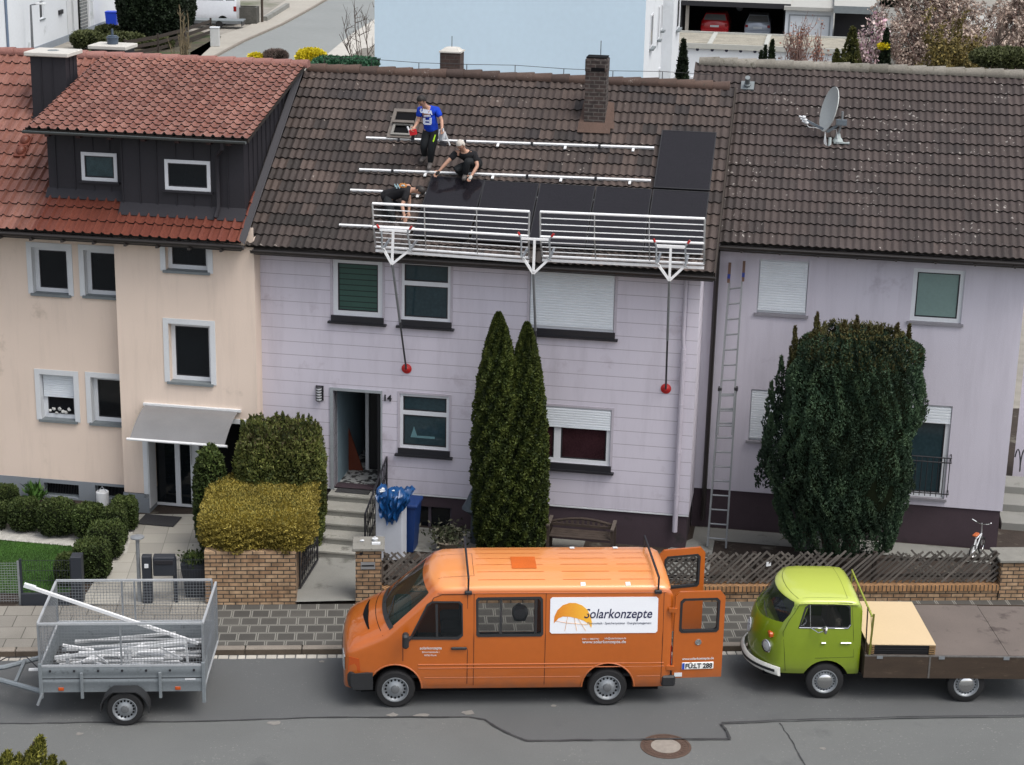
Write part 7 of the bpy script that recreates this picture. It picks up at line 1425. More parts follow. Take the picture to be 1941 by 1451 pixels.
for a0, a1 in ((bl, tl_), (br_, tr_)): part('end_pad', MB().bar(a0.lerp(a1, .93)+V((0, -.05, 0)), a0.lerp(a1, 1.0)+V((0, -.05, 0)), .05, .07), mat('brown_pad', (.12, .07, .05), .8), o, HF); part('blue_tape', MB().bar(a0.lerp(a1, .945)+V((0, -.05, 0)), a0.lerp(a1, .96)+V((0, -.05, 0)), .054, .074), mat('blue_tape', (.01, .03, .2), .6), o, HF); part('clamp', MB().bbox(tuple(a0.lerp(a1, .56)-V((.04, .09, .04))), tuple(a0.lerp(a1, .56)+V((.04, .03, .04))), .01), M_black, o, HF)
# white cabinet with blue jacket, blue bin
vC = -1.55; q = px(712, 944, 762, 1052, vC); zc0 = ZS; cb = thing('white_cabinet', 'white upright cabinet standing beside the front steps', 'cabinet', HF, ((q[0]+q[2])/2, vC, ZS)); cw_ = q[2]-q[0]
M_cab = mat('cabinet_white', hexc('c6cbd4', .85), .5, var=.04, scale=2)
part('carcass', MB().bbox((q[0], vC, ZS), (q[2], vC+.42, q[3]), .008), M_cab, cb, HF); part('lid', MB().bbox((q[0]-.01, vC-.01, q[3]+.001), (q[2]+.01, vC+.43, q[3]+.03), .006), M_cab, cb, HF)
part('hinge', MB().bbox((q[0]-.018, vC+.05, ZS+.3), (q[0]-.001, vC+.09, ZS+.36), .003), M_steel, cb, HF)
# draped jacket: sheet over the edge with folds
g = MB(); nu, nv = 26, 22; P = []; zt_ = q[3]+.035
for i in range(nu+1):
    for j in range(nv+1):
        s_ = i/nu; t = j/nv; u = q[0]+.02+s_*(cw_+.16); drop = .30+.42*math.exp(-((s_-.42)/.2)**2)+.14*math.sin(s_*11)+.05*math.sin(s_*29); L_ = t*(.34+drop)
        fold = .035*math.sin(s_*17+4*t)+.025*math.sin(s_*41+1.7+7*t)+.02*math.sin(t*23+s_*9)
        if L_ < .34: P.append((u+.03*math.sin(t*12), vC+.34-L_, zt_+.07+.07*math.sin(s_*9+2)*math.sin(t*10+s_*4)+fold*.9))
        else: P.append((u+(.42-s_)*(L_-.34)*.55+.02*math.sin(t*17+s_*5), vC-.035-abs(fold)*1.6, zt_+.03-(L_-.34)))
g.add(P, [(i*(nv+1)+j, (i+1)*(nv+1)+j, (i+1)*(nv+1)+j+1, i*(nv+1)+j+1) for i in range(nu) for j in range(nv)])
single('blue_jacket', g, mat('blue_nylon', (.006, .05, .16), .32, var=.3, scale=8, spec=.5), 'crumpled blue plastic jacket draped over the white cabinet', 'jacket', HF, (0, 0, 0), smooth=50)
g = MB(); 
for k in range(5): a = V((q[0]+.08+.05*k, vC+.05+.03*math.sin(k*2), zt_+.10)); g.bar(a, a+V((.09*math.cos(k*1.7), .07*math.sin(k*2.3), .02*math.cos(k))), .05, .012)
single('white_strap', g, M_whitep, 'crumpled white strap on top of the white cabinet', 'strap', HF, (0, 0, 0))
q2 = px(771, 948, 790, 1036, vC+.6); bi = thing('rubbish_bin', 'blue wheelie bin half hidden behind the white cabinet', 'bin', HF, (q2[2]-.25, vC+.7, ZS)); M_blue = mat('blue_plastic', (.006, .03, .13), .5)
g = MB(); x1_ = q2[2]; x0_ = x1_-.5; g.loft([[(x0_+.06, vC+.55, ZS), (x1_-.06, vC+.55, ZS), (x1_-.06, vC+1.0, ZS), (x0_+.06, vC+1.0, ZS)], [(x0_, vC+.5, ZS+.95), (x1_, vC+.5, ZS+.95), (x1_, vC+1.05, ZS+.95), (x0_, vC+1.05, ZS+.95)]]); part('body', g, M_blue, bi, HF)
part('lid', MB().bbox((x0_-.02, vC+.47, ZS+.955), (x1_+.03, vC+1.08, ZS+1.03), .02), M_blue, bi, HF)
# grey covered parasol / heater behind thuja
q = px(866, 932, 900, 1010, -.2); g = MB(); cx = q[2]+.02; g.lathe([(.02, 1.25), (.10, 1.2), (.20, .95), (.30, .78), (.10, .62), (.12, .3), (.12, 0)], (cx, -.15, ZS-.05), n=12); single('covered_parasol', g, mat('grey_tarpaulin', hexc('59646b', .6), .6, var=.2), 'closed grey parasol standing left of the thujas against the plinth', 'parasol', HF, (0, 0, 0), smooth=30)
# bench
q = px(1040, 985, 1165, 1040, -.25); o = thing('garden_bench', 'dark weathered wooden bench against the purple plinth behind the van', 'bench', HF, ((q[0]+q[2])/2, -.1, ZS)); M_bench = mat('old_bench_wood', (.045, .032, .025), .8, var=.35, scale=6)
u0, u1 = q[0]+.02, q[2]-.02; zs_, zt_ = ZS+.40, HF.at(1100, 985, -.1).z
for k in range(4): part('seat_slat', MB().bbox((u0+.03, -.55+k*.12, zs_), (u1-.03, -.45+k*.12, zs_+.025), .005), M_bench, o, HF)
g = MB(); arc = [(u0+(u1-u0)*t, -.05, zt_-.10+.10*math.sin(math.pi*t)) for t in [i/12 for i in range(13)]]; g.tube(arc, .028, 6); part('top_rail', g, M_bench, o, HF); part('lower_rail', MB().bar((u0, -.08, zs_+.10), (u1, -.08, zs_+.10), .03, .05), M_bench, o, HF)
for i in range(1, 12): t = i/12; part('back_slat', MB().bar((u0+(u1-u0)*t, -.08, zs_+.1), (u0+(u1-u0)*t, -.055, zt_-.10+.10*math.sin(math.pi*t)), .05, .015), M_bench, o, HF)
for u in (u0, u1): part('leg', MB().bar((u, -.52, ZS), (u, -.52, zs_+.22), .06), M_bench, o, HF); part('leg', MB().bar((u, -.05, ZS), (u, -.05, zt_-.1), .06), M_bench, o, HF); part('armrest', MB().bar((u, -.58, zs_+.24), (u, -.02, zs_+.24), .07, .03), mat('greyed_wood', hexc('6b6159', .6), .8), o, HF)
# folding chair lying, stool, plant bucket
f_ = HF.gr(1568, 1046, ZS); o = thing('folding_chair', 'dark folding chair with pale slatted seat under the yew', 'chair', HF, tuple(f_), rz=-.1)
g = MB()
for k in range(6): g.box((-.2+k*.068, -.18, .36), (-.2+k*.068+.045, .18, .375))
part('seat', g, mat('pale_slats', hexc('8d8882', .7), .7), o); g = MB(); g.ring(rect(-.23, -.21, .23, .21), rect(-.20, -.18, .21, .18), lambda a, b, d: (a, b, d), .35, .385); part('seat_frame', g, M_whitep, o)
part('backrest', MB().bar((-.24, .1, .38), (-.45, .12, .85), .32, .02, up=(1, 0, 0)), M_black, o)
for x, y in ((-.22, -.18), (.22, -.18), (-.22, .18), (.22, .18)): part('leg', MB().bar((x, y, 0), (x*.9, y, .35), .025), M_black, o)
f_ = HF.gr(1525, 1040, ZS); o = thing('yucca_pot', 'pale pot with dry trailing plant under the left of the yew', 'plant', HF, tuple(f_)); part('pot', MB().lathe([(.10, 0), (.15, .25), (.13, .25)], (0, 0, 0), n=16), mat('grey_pot', hexc('77777a', .7), .7), o)
P = NR.normal(size=(260, 3))*np.array([.16, .14, .10])+np.array([0, 0, .35]); part('leaves', leaf_mesh('leaves', P, NR.normal(size=(260, 3)), .22, .10, leaf_mat('dry_leaf', [(.03, .04, .02), (.10, .11, .06), (.2, .18, .12)]), 1, .1), None, o)
# child bike
f_ = HF.gr(1850, 1056, ZS); o = thing('small_bicycle', 'small silver child bicycle leaning beside the plinth behind the fence', 'bicycle', HF, tuple(f_), rz=1.15)
for x in (-.28, .28): w = part('wheel', MB().tube([(x+.16*math.cos(a), 0, .17+.16*math.sin(a)) for a in [k*math.tau/18 for k in range(18)]], .018, 6, closed=True), M_rub, o); part('rim', MB().tube([(x+.135*math.cos(a), 0, .17+.135*math.sin(a)) for a in [k*math.tau/18 for k in range(18)]], .008, 5, closed=True), M_chrome, w)
g = MB(); g.tube([(-.28, 0, .17), (-.05, 0, .2), (.2, 0, .45), (-.12, 0, .42), (-.28, 0, .17)], .014, 6); g.tube([(-.05, 0, .2), (-.14, 0, .5)], .014, 6); part('frame', g, M_whitep, o); g = MB(); g.tube([(.28, 0, .17), (.2, 0, .45), (.16, 0, .68)], .014, 6); part('fork', g, M_alu, o)
g = MB(); g.tube([(.12, -.2, .74), (.18, -.12, .68), (.16, 0, .66), (.18, .12, .68), (.12, .2, .74)], .012, 6); part('handlebar', g, M_chrome, o); part('saddle', MB().bbox((-.24, -.05, .50), (-.04, .05, .55), .02), mat('orange_saddle', (.4, .1, .03), .6), o); part('pedal_crank', MB().lathe([(.05, -.01), (.05, .01)], (-.03, 0, .2), (0, 1, 0), 12), M_black, o)
# drain and cable between the houses are parts of the right house; alley to the right
q = HF.gr(1930, 940, .3)
g = MB(); wall(g, 17.6, 22, -.2, 3.2, 6.2, [(18.35, .2, 19.4, 2.2, .15)]); al = thing('back_wall', 'pale wall with a green door in the alley right of the mauve house', 'wall', HF, (18.5, 6.2, 0)); part('masonry', g, M_mauve2, al, HF, smooth=0); part('green_door', MB().box((18.35, 6.3, .2), (19.4, 6.33, 2.2)), mat('green_door_paint', (.01, .07, .02), .5), al, HF)
for k in range(3): single('garden_step', MB().bbox((17.1, 3.0+k*.7, -.1), (18.6, 3.72+k*.7, .25+k*.16), .01), M_conc, ('lowest', 'middle', 'highest')[k]+' of the concrete steps in the alley behind the right brick pier', 'step', HF, (0, 0, 0), 'steps in the alley')
q = HF.hit(1917, 872, (1, 0, 0), 16.96); o = thing('garden_hose', 'black coiled hose hanging at the corner of the right mauve house', 'hose', HF, (17.0, q.y, q.z)); part('coil', MB().tube([(17.05+.01*k, q.y+.2*math.cos(k*.5), q.z+.22*math.sin(k*.5)) for k in range(40)], .014, 5), M_black, o, HF)
# left front garden things
a = RF.at(262, 1100, 2.0); g = MB(); zt_ = RF.at(262, 1010, 2.1).z; o = thing('garden_lamp', 'slim grey lamp post beside the letter box at the left path', 'lamp', RF, (a.x, 2.1, ZS)); part('post', MB().tube([(a.x, 2.1, ZS), (a.x, 2.1, zt_-.1)], .035, 8), M_steel, o, RF); part('lamp_head', MB().lathe([(.05, 0), (.13, .02), (.13, .04), (.03, .07)], (a.x, 2.1, zt_-.12), n=16), M_steel, o, RF)
M_anth = mat('anthracite_metal', (.022, .026, .034), .5, var=.1)
q = px(269, 1056, 287, 1118, 2.0, RF); o = thing('gate_post', 'anthracite gate post with white bell plate beside the letter box', 'post', RF, ((q[0]+q[2])/2, 2.0, ZS)); part('post', MB().bbox((q[0], 2.0, ZS), (q[2], 2.16, q[3]), .01), M_anth, o, RF); part('bell_plate', MB().bbox((q[0]+.05, 1.985, q[3]-.22), (q[2]-.05, 1.999, q[3]-.14), .003), M_whitep, o, RF)
q = px(290, 1057, 331, 1092, 2.0, RF); o = thing('letter_box', 'anthracite letter box mounted beside the gate post', 'letter box', RF, ((q[0]+q[2])/2, 2.0, q[1])); part('box', MB().bbox((q[0], 1.98, q[1]), (q[2], 2.2, q[3]), .012), M_anth, o, RF); part('flap', MB().bbox((q[0]+.03, 1.965, q[3]-.13), (q[2]-.03, 1.979, q[3]-.05), .004), M_black, o, RF); part('leg', MB().bar((q[2]-.03, 2.1, ZS), (q[2]-.03, 2.1, q[1]), .03), M_anth, o, RF)
def mesh_fence(x0, x1, ytop, label, m=None, dx=.05, dz=.2):
    a, b_ = RF.at(x0, ytop, 2.05), RF.at(x1, ytop, 2.05); o = thing('mesh_fence', label, 'fence', RF, ((a.x+b_.x)/2, 2.05, ZS)); g = MB(); u = a.x; m = m or M_anth
    while u < b_.x: g.bar((u, 2.05, ZS+.02), (u, 2.05, a.z), .005); u += dx
    z = ZS+.05
    while z < a.z: g.bar((a.x, 2.05, z), (b_.x, 2.05, z), .007); z += dz
    part('wire_mesh', g, m, o, RF, smooth=0, fix=False)
    for u in (a.x, b_.x): part('post', MB().bar((u, 2.05, ZS-.05), (u, 2.05, a.z+.02), .045), m, o, RF)
    return o
mesh_fence(332, 392, 1058, 'fine anthracite bar fence between letter box and brick wall')
mesh_fence(38, 134, 1062, 'thin anthracite wire fence in front of the lawn')
mesh_fence(-40, 34, 1066, 'galvanised mesh gate panel at the far left of the lawn', M_steel, .05, .05)
q = px(134, 1057, 155, 1120, 2.0, RF); g = MB(); g.bbox((q[0], 2.0, ZS), (q[2], 2.25, q[3]), .01); single('gate_pillar', g, M_anth, 'dark anthracite pillar at the foot of the stepped box hedge', 'pillar', RF, (0, 0, 0))
q = px(40, 1126, 132, 1150, 1.97, RF); g = MB(); g.bbox((q[0], 1.97, ZS-.05), (q[2], 2.04, q[3]), .005); single('plinth_board', g, M_anth, 'low dark blue grey board under the wire fence', 'board', RF, (0, 0, 0))
q = px(345, 1068, 392, 1118, 2.3, RF); o = thing('planter', 'dark grey tapered planter with low green plant by the brick wall', 'planter', RF, ((q[0]+q[2])/2, 2.4, ZS)); cx = (q[0]+q[2])/2
g = MB(); g.loft([[(cx-.16, 2.25, ZS), (cx+.16, 2.25, ZS), (cx+.16, 2.6, ZS), (cx-.16, 2.6, ZS)], [(cx-.24, 2.18, q[3]), (cx+.24, 2.18, q[3]), (cx+.24, 2.66, q[3]), (cx-.24, 2.66, q[3])]]); part('tub', g, M_anth, o, RF); P = NR.normal(size=(900, 3))*np.array([.11, .11, .05])+np.array([cx, 2.42, q[3]+.06]); part('leaves', leaf_mesh('leaves', P, np.tile([0, 0, 1.], (900, 1)), .07, .5, G_box, 1, .3), None, o, RF)
q = HF.gr(195, 958, ZS); o = thing('watering_bucket', 'white plastic drum standing by the basement window at the grey plinth', 'drum', HF, (q.x, q.y, ZS)); part('drum', MB().lathe([(.13, 0), (.135, .3), (.12, .32), (.12, .30)], (0, 0, 0), n=18), M_whitep, o); part('handle', MB().tube([(-.1, 0, .3), (0, 0, .42), (.1, 0, .3)], .008, 5), M_steel, o)

# ================================================================== PEOPLE
M_skin = mat('skin', (.42, .24, .17), .55, var=.08, scale=8); M_hair = mat('dark_hair', (.012, .009, .008), .6, var=.3, scale=30); M_hairw = mat('white_hair', (.45, .42, .38), .7, var=.2, scale=30)
def skin_mesh(name, nodes_, edges, sub=2):     # nodes: list of (point, radius)
    me = bpy.data.meshes.new(name); me.from_pydata([tuple(p) for p, r in nodes_], edges, []); o = bpy.data.objects.new('tmp_skin', me); sc.collection.objects.link(o)
    m = o.modifiers.new('s', 'SKIN'); m.use_smooth_shade = True; m.branch_smoothing = .3
    if not me.skin_vertices: 
        me.attributes.new
    for i, (p, r) in enumerate(nodes_):
        rr_ = r if isinstance(r, tuple) else (r, r); me.skin_vertices[0].data[i].radius = rr_
    me.skin_vertices[0].data[0].use_root = True; s_ = o.modifiers.new('u', 'SUBSURF'); s_.levels = sub; s_.render_levels = sub
    out = evalmesh(o); bpy.data.objects.remove(o); out.name = name; return out
def make_person(label, J, cloth, hair, hairm, base):
    o = thing('person', label, 'person', HF, base, None); N_ = []; E_ = []; idx = {}
    def nd(k, p, r): N_.append((V(p), r)); idx[k] = len(N_)-1; return idx[k]
    def ch(*ks): E_.extend((idx[a], idx[b_]) for a, b_ in zip(ks, ks[1:]))
    H_ = J['head']; nk = J['neck']; pel = J['pelvis']; sL, sR, hL, hR = J['sl'], J['sr'], J['hl'], J['hr']; chest = (sL+sR)*.5*.75+pel*.25
    nd('pel', pel, .125); nd('waist', pel.lerp(chest, .45), .118); nd('chest', chest, .14); nd('neckb', (sL+sR)/2+(nk-(sL+sR)/2)*.3, .09); nd('neck', nk, .055)
    up_ = (H_-nk).normalized(); nd('jaw', H_-up_*.075, .062); nd('hc', H_, .086); nd('crown', H_+up_*.065, .07); ch('pel', 'waist', 'chest', 'neckb', 'neck', 'jaw', 'hc', 'crown')
    for s_, sh, el, ha, hp, kn, an, to in (('l', sL, J['el'], J['hal'], hL, J['kl'], J['al'], J['tl']), ('r', sR, J['er'], J['har'], hR, J['kr'], J['ar'], J['tr'])):
        nd('sh'+s_, sh, .062); nd('ua'+s_, sh.lerp(el, .5), .048); nd('elb'+s_, el, .04); nd('fa'+s_, el.lerp(ha, .45), .038); nd('wr'+s_, ha, .026); d = (ha-el).normalized(); nd('palm'+s_, ha+d*.05, (.038, .02)); ch('neckb', 'sh'+s_, 'ua'+s_, 'elb'+s_, 'fa'+s_, 'wr'+s_, 'palm'+s_)
        side = d.cross(V((0, 1, .2))).normalized(); fw_ = d.cross(side)
        for k, (off, ln) in enumerate(((-.03, .07), (-.01, .08), (.01, .075), (.03, .06), (-.045, .04))):
            bs = ha+d*(.09 if k < 4 else .035)+side*off; nd('f%d%s' % (k, s_), bs, .010); tip = bs+(d*ln*.6 if k < 4 else d*.03+side*(-.02)); nd('g%d%s' % (k, s_), tip, .009); tp = tip+fw_*.03+d*ln*.3; nd('h%d%s' % (k, s_), tp, .008); ch('palm'+s_, 'f%d%s' % (k, s_), 'g%d%s' % (k, s_), 'h%d%s' % (k, s_))
        nd('hip'+s_, hp, .095); nd('th'+s_, hp.lerp(kn, .5), .082); nd('kn'+s_, kn, .062); nd('ca'+s_, kn.lerp(an, .4), .058); nd('an'+s_, an, .042); nd('to'+s_, to, .038); ch('pel', 'hip'+s_, 'th'+s_, 'kn'+s_, 'ca'+s_, 'an'+s_, 'to'+s_)
    me = skin_mesh('body', N_, E_); me.materials.append(M_skin); body = part('body', me, None, o, HF)
    P = lambda k: N_[idx[k]][0]
    def garment(name, ks, m, extra=.014, ends=()):
        nn, ee, ii = [], [], {}
        for chain in ks:
            for k, r in chain:
                if k not in ii: ii[k] = len(nn); p = P(k) if k in idx else J[k]; nn.append((p, r))
            for (a, _), (b_, _) in zip(chain, chain[1:]): ee.append((ii[a], ii[b_]))
        me = skin_mesh(name, nn, ee); me.materials.append(m); return part(name, me, None, o, HF)
    J['sleevel'] = P('shl').lerp(P('elbl'), .72); J['sleever'] = P('shr').lerp(P('elbr'), .72)
    J['hem'] = P('pel')+(P('pel')-P('waist')).normalized()*.07; J['collar'] = P('neckb').lerp(P('neck'), .5); J['belt'] = P('pel').lerp(P('waist'), .45)
    garment('t_shirt', [[('hem', (.165, .145)), ('pel', (.165, .145)), ('waist', (.16, .14)), ('chest', (.185, .15)), ('neckb', (.125, .11)), ('collar', .078)], [('neckb', (.125, .11)), ('shl', .085), ('sleevel', .068)], [('neckb', (.125, .11)), ('shr', .085), ('sleever', .068)]], cloth[0])
    garment('trousers', [[('belt', .14), ('pel', .155), ('hipl', .118), ('thl', .105), ('knl', .083), ('cal', .078), ('anl', .062)], [('pel', .155), ('hipr', .118), ('thr', .105), ('knr', .083), ('car', .078), ('anr', .062)]], cloth[1])
    for s_ in 'lr':
        a, t = P('an'+s_), P('to'+s_); g = skin_mesh('boot', [(a+(a-t)*.15+V((0, 0, -.01)), .052), (a.lerp(t, .5), .05), (t+(t-a)*.25, .045)], [(0, 1), (1, 2)]); g.materials.append(cloth[2]); part('boot', g, None, o, HF)
        if cloth[3+(s_ == 'r')]:
            wv = P('wr'+s_); pv = P('palm'+s_); g = skin_mesh('glove', [(wv, .036), (pv, (.05, .034)), (pv+(pv-wv)*1.4, (.04, .028))], [(0, 1), (1, 2)]); g.materials.append(cloth[3+(s_ == 'r')]); part('glove', g, None, o, HF)
    # hair cap, ears, nose, eyes
    face = J['face'].normalized(); face = (face-up_*face.dot(up_)).normalized(); sd2 = face.cross(up_).normalized(); g = MB(); bb_ = MB(); bb_.blob((0, 0, 0), 1., 3); c = H_+up_*.012
    W_ = [c+sd2*(v[0]*.092)+face*(v[1]*.100-.008)+up_*(v[2]*.122) for v in bb_.v]; keep = []
    for f in bb_.f:
        d_ = sum((V(bb_.v[k]) for k in f), V())/3
        if d_.z < -.55 or (d_.y > .28 and d_.z < .50) or (d_.z < .0 and d_.y > -.05): continue
        keep.append(f)
    g.add(W_, keep); part('hair', g, hairm, o, HF, smooth=60)
    g = MB(); g.blob(tuple(H_-up_*.015+face*.088), (.013, .013, .016), 1); part('nose', g, M_skin, o, HF)
    g = MB(); 
    for s_ in (-1, 1): g.blob(tuple(H_+up_*.008+face*.079+sd2*.03*s_), .008, 1)
    part('eyes', g, M_dark, o, HF)
    for s_ in (-1, 1): g = MB(); g.blob(tuple(H_-up_*.005+sd2*.083*s_), (.014, .02, .026), 1); part('ear', g, M_skin, o, HF)
    g = MB(); g.bar(H_-up_*.045+face*.078-sd2*.022, H_-up_*.045+face*.078+sd2*.022, .008); part('mouth', g, mat('lips', (.3, .1, .08), .6), o, HF)
    return o
def rp3_(x, y, h=.09): u, t = RM.hit(x, y, h); return RM.pt(u, t, h)
M_blackc = mat('black_cotton', (.012, .012, .014), .9, var=.5, scale=9, spec=.25, bump=1., bscale=16); M_bluec = mat('blue_cotton', (.008, .045, .42), .85, var=.35, scale=9, spec=.2, bump=1., bscale=16); M_work = mat('black_work_trousers', (.014, .016, .018), .85, var=.3, spec=.25); M_boot = mat('work_boot', (.10, .09, .085), .8, var=.3)
M_glb = mat('black_glove', (.015, .015, .016), .8); M_glw = mat('pale_glove', (.42, .41, .38), .8)
# A: standing, blue shirt
f2 = rp3_(814, 317, .06); f1 = rp3_(804, 303, .06); va = f2.y
def A(x, y, dv): return HF.at(x, y, va+dv)
JA = dict(head=A(799, 192, -.22), neck=A(806, 203, -.10), pelvis=A(817, 243, .10), sl=A(796, 208, -.02), sr=A(828, 208, .03), hl=A(810, 250, .10), hr=A(824, 250, .10), el=A(793, 229, -.05), hal=A(786, 241, -.22), er=A(837, 229, .0), har=A(838, 243, -.12),
          kl=A(803, 279, .0), kr=A(818, 283, -.05), al=f1+V((0, .06, .07)), ar=f2+V((0, .08, .07)), tl=f1+V((-.03, -.12, .0)), tr=f2+V((.02, -.14, -.0)), face=V((-.5, -.8, -.5)))
pa = make_person('standing roofer in bright blue printed t-shirt holding a red drill above the rails', JA, (M_bluec, M_work, M_boot, None, None), True, M_hair, tuple(f2))
ch_ = (JA['sl']+JA['sr'])*.5*.75+JA['pelvis']*.25
me = text_mesh('BUNKA', .085, M_whitep, Matrix(), 't', 0, .006, .004); a = A(795, 216, -.24); me = text_mesh('USKA', .10, mat('print_grey', (.45, .5, .6), .7), HF.I.to_4x4() @ Matrix() if 0 else Matrix.Translation(A(796, 213, -.215)) @ Matrix.Rotation(R(8), 4, 'Y') @ Matrix.Rotation(R(76), 4, 'X'), 'shirt_print', 0, .008, .004); part('shirt_print', me, None, pa, HF)
g = MB(); c = A(808, 229, -.17)
def prt(x0, y0, x1, y1): a, b_ = A(x0, y0, -.16), A(x1, y1, -.15); g.box((a.x, a.y-.006, a.z), (b_.x, a.y+.03, b_.z))
prt(803, 219, 816, 222); prt(802, 224, 806, 235); prt(814, 224, 818, 235); prt(805, 228, 815, 230.5); prt(804, 233.5, 817, 237)
part('shirt_print', g, mat('print_grey', (.5, .5, .45), .7), pa, HF)
part('pocket_strip', MB().bar(A(825, 256, -.14), A(821, 269, -.16), .03, .02), mat('neon_yellow', (.5, .9, .03), .6), pa, HF)
d_ = thing('cordless_drill', 'red cordless drill in the hand of the blue shirted roofer', 'drill', HF, tuple(A(784, 250, -.28))); part('body', MB().bar(A(777, 252, -.3), A(789, 250, -.3), .09, .11), mat('red_tool', (.5, .015, .02), .45), d_, HF); part('grip', MB().bar(A(784, 250, -.3), A(782, 266, -.28), .05), M_black, d_, HF); part('battery', MB().bbox(tuple(A(779, 270, -.34)), tuple(A(786, 264, -.20)), .01), M_black, d_, HF); part('chuck', MB().tube([A(777, 252, -.3), A(772, 240, -.3)], .02, 6), M_whitep, d_, HF)
g = MB(); P = []
for i in range(9):
    for j in range(9): s_, t = i/8, j/8; p = A(831+s_*10+t*6*s_, 246+t*22-3*s_, -.16-.05*math.sin(s_*9+t*4)); P.append(p)
g.add(P, [(i*9+j, (i+1)*9+j, (i+1)*9+j+1, i*9+j+1) for i in range(8) for j in range(8)]); single('white_rag', g, mat('white_cloth', (.55, .57, .6), .8), 'white cloth bundle hanging from the blue shirted roofer\'s left hand', 'cloth', HF, (0, 0, 0), smooth=60)
d_ = thing('rubber_mallet', 'dark tool with pale handle held with the white cloth', 'tool', HF, tuple(A(845, 272, -.2))); part('head', MB().bar(A(834, 270, -.2), A(846, 275, -.2), .08), M_black, d_, HF); part('handle', MB().bar(A(843, 250, -.22), A(853, 276, -.22), .022), M_aluw, d_, HF)
# B: crouching, black t-shirt, white hair
fb = rp3_(882, 341, .17); vbk = fb.y
def B_(x, y, dv): return HF.at(x, y, vbk+dv)
JB = dict(head=B_(873, 276, -.12), neck=B_(879, 286, .0), pelvis=B_(901, 309, .34), sl=B_(864, 291, .02), sr=B_(899, 292, .10), hl=B_(893, 313, .30), hr=B_(907, 312, .34), el=B_(848, 307, -.10), hal=B_(833, 324, -.18), er=B_(905, 315, -.02), har=B_(894, 333, -.16),
          kl=B_(862, 322, .0), kr=B_(886, 305, -.10), al=B_(885, 331, .30), ar=B_(882, 332, .02), tl=B_(898, 333, .34), tr=B_(879, 340, -.12), face=V((-.2, -.7, -.7)))
pb = make_person('crouching white haired roofer in black t-shirt reaching for the leftmost panel', JB, (M_blackc, M_work, M_boot, M_glb, M_glw), True, M_hairw, tuple(fb))
# C: bending over behind the guard rail
fc = rp3_(750, 428, .06); vc = fc.y
def C_(x, y, dv): return HF.at(x, y, vc+dv)
JC = dict(head=C_(795, 362, .28), neck=C_(783, 360, .32), pelvis=C_(731, 374, .40), sl=C_(772, 352, .50), sr=C_(772, 366, .18), hl=C_(735, 380, .48), hr=C_(735, 382, .26), el=C_(776, 380, .45), hal=C_(775, 402, .3), er=C_(762, 390, .06), har=C_(766, 408, .0),
          kl=C_(763, 402, .42), kr=C_(741, 404, .12), al=C_(778, 422, .28), ar=C_(747, 423, .12), tl=C_(786, 427, .18), tr=C_(754, 430, .0), face=V((.35, -.35, -.9)))
pc = make_person('dark haired roofer in printed black t-shirt bending over behind the guard rail', JC, (M_blackc, M_work, M_boot, None, None), True, M_hair, tuple(fc))
g = MB(); c = C_(764, 351, .24); M_or2 = mat('orange_print', (.65, .28, .08), .7)
ring_c = C_(764, 352, .22)
for k in range(11):
    a = k*math.tau/11; p0 = ring_c+V((.055*math.cos(a), -.0, .032*math.sin(a))); p1 = ring_c+V((.082*math.cos(a), 0, .05*math.sin(a))); g.bar(p0, p1, .015, .02)
g.tube([ring_c+V((.052*math.cos(k*math.tau/16), 0, .03*math.sin(k*math.tau/16))) for k in range(16)], .009, 6, closed=True); part('back_print', g, M_or2, pc, HF)
g = MB(); 
for k in range(4): p = C_(748+k*2.6, 349+(k % 2)*3, .22); g.bar(p, p+V((.02, 0, -.06)), .014, .02)
g.tube([ring_c+V((-.03, -.01, -.005)), ring_c+V((.0, -.01, .01)), ring_c+V((.035, -.01, -.01))], .012, 5)
part('back_lettering', g, mat('pale_blue_print', (.35, .5, .55), .7), pc, HF)
# ================================================================== BACKGROUND
M_bluew = mat('pale_blue_render', hexc('c4d9e8', .92), .9, var=.03, scale=.3, fine=5); M_whitew = mat('white_render', hexc('dce1e6', .82), .9, var=.05, scale=.4, dirt=(hexc('bfc4c8', .8), .62, .5))
VBK = 30.
bu0, bu1 = HF.at(710, 70, VBK).x, HF.at(1222, 70, VBK).x
bh = thing('detached_house', 'tall pale blue house with windowless gable wall behind the roofs', 'house', HF, ((bu0+bu1)/2, VBK, 0))
def sidepx(x0, y0, x1, y1, U): a = HF.hit(x0, y1, (1, 0, 0), U); b_ = HF.hit(x1, y0, (1, 0, 0), U); return a.y, a.z, b_.y, b_.z
part('gable_wall', MB().add([(bu0, VBK, -1), (bu1, VBK, -1), (bu1, VBK, 11), ((bu0+bu1)/2, VBK, 15), (bu0, VBK, 11)], [(0, 1, 2, 3, 4)]), M_bluew, bh, HF, smooth=0)
vB2 = HF.hit(1255, 60, (1, 0, 0), bu1).y
g = MB(); g.quad((bu1, VBK, -1), (bu1, vB2, -1), (bu1, vB2, 11), (bu1, VBK, 11)); g.quad((bu0, VBK, -1), (bu0, vB2, -1), (bu0, vB2, 11), (bu0, VBK, 11)); g.quad((bu0, vB2, -1), (bu1, vB2, -1), (bu1, vB2, 11), (bu0, vB2, 11)); part('side_wall', g, M_whitew, bh, HF, smooth=0)
u2 = HF.at(1275, 60, vB2).x; v3 = HF.hit(1288, 60, (1, 0, 0), u2).y
g = MB(); g.box((bu1-2, vB2+.01, -1), (u2, v3, 10.5)); part('stair_bay', g, M_whitew, bh, HF, smooth=0)
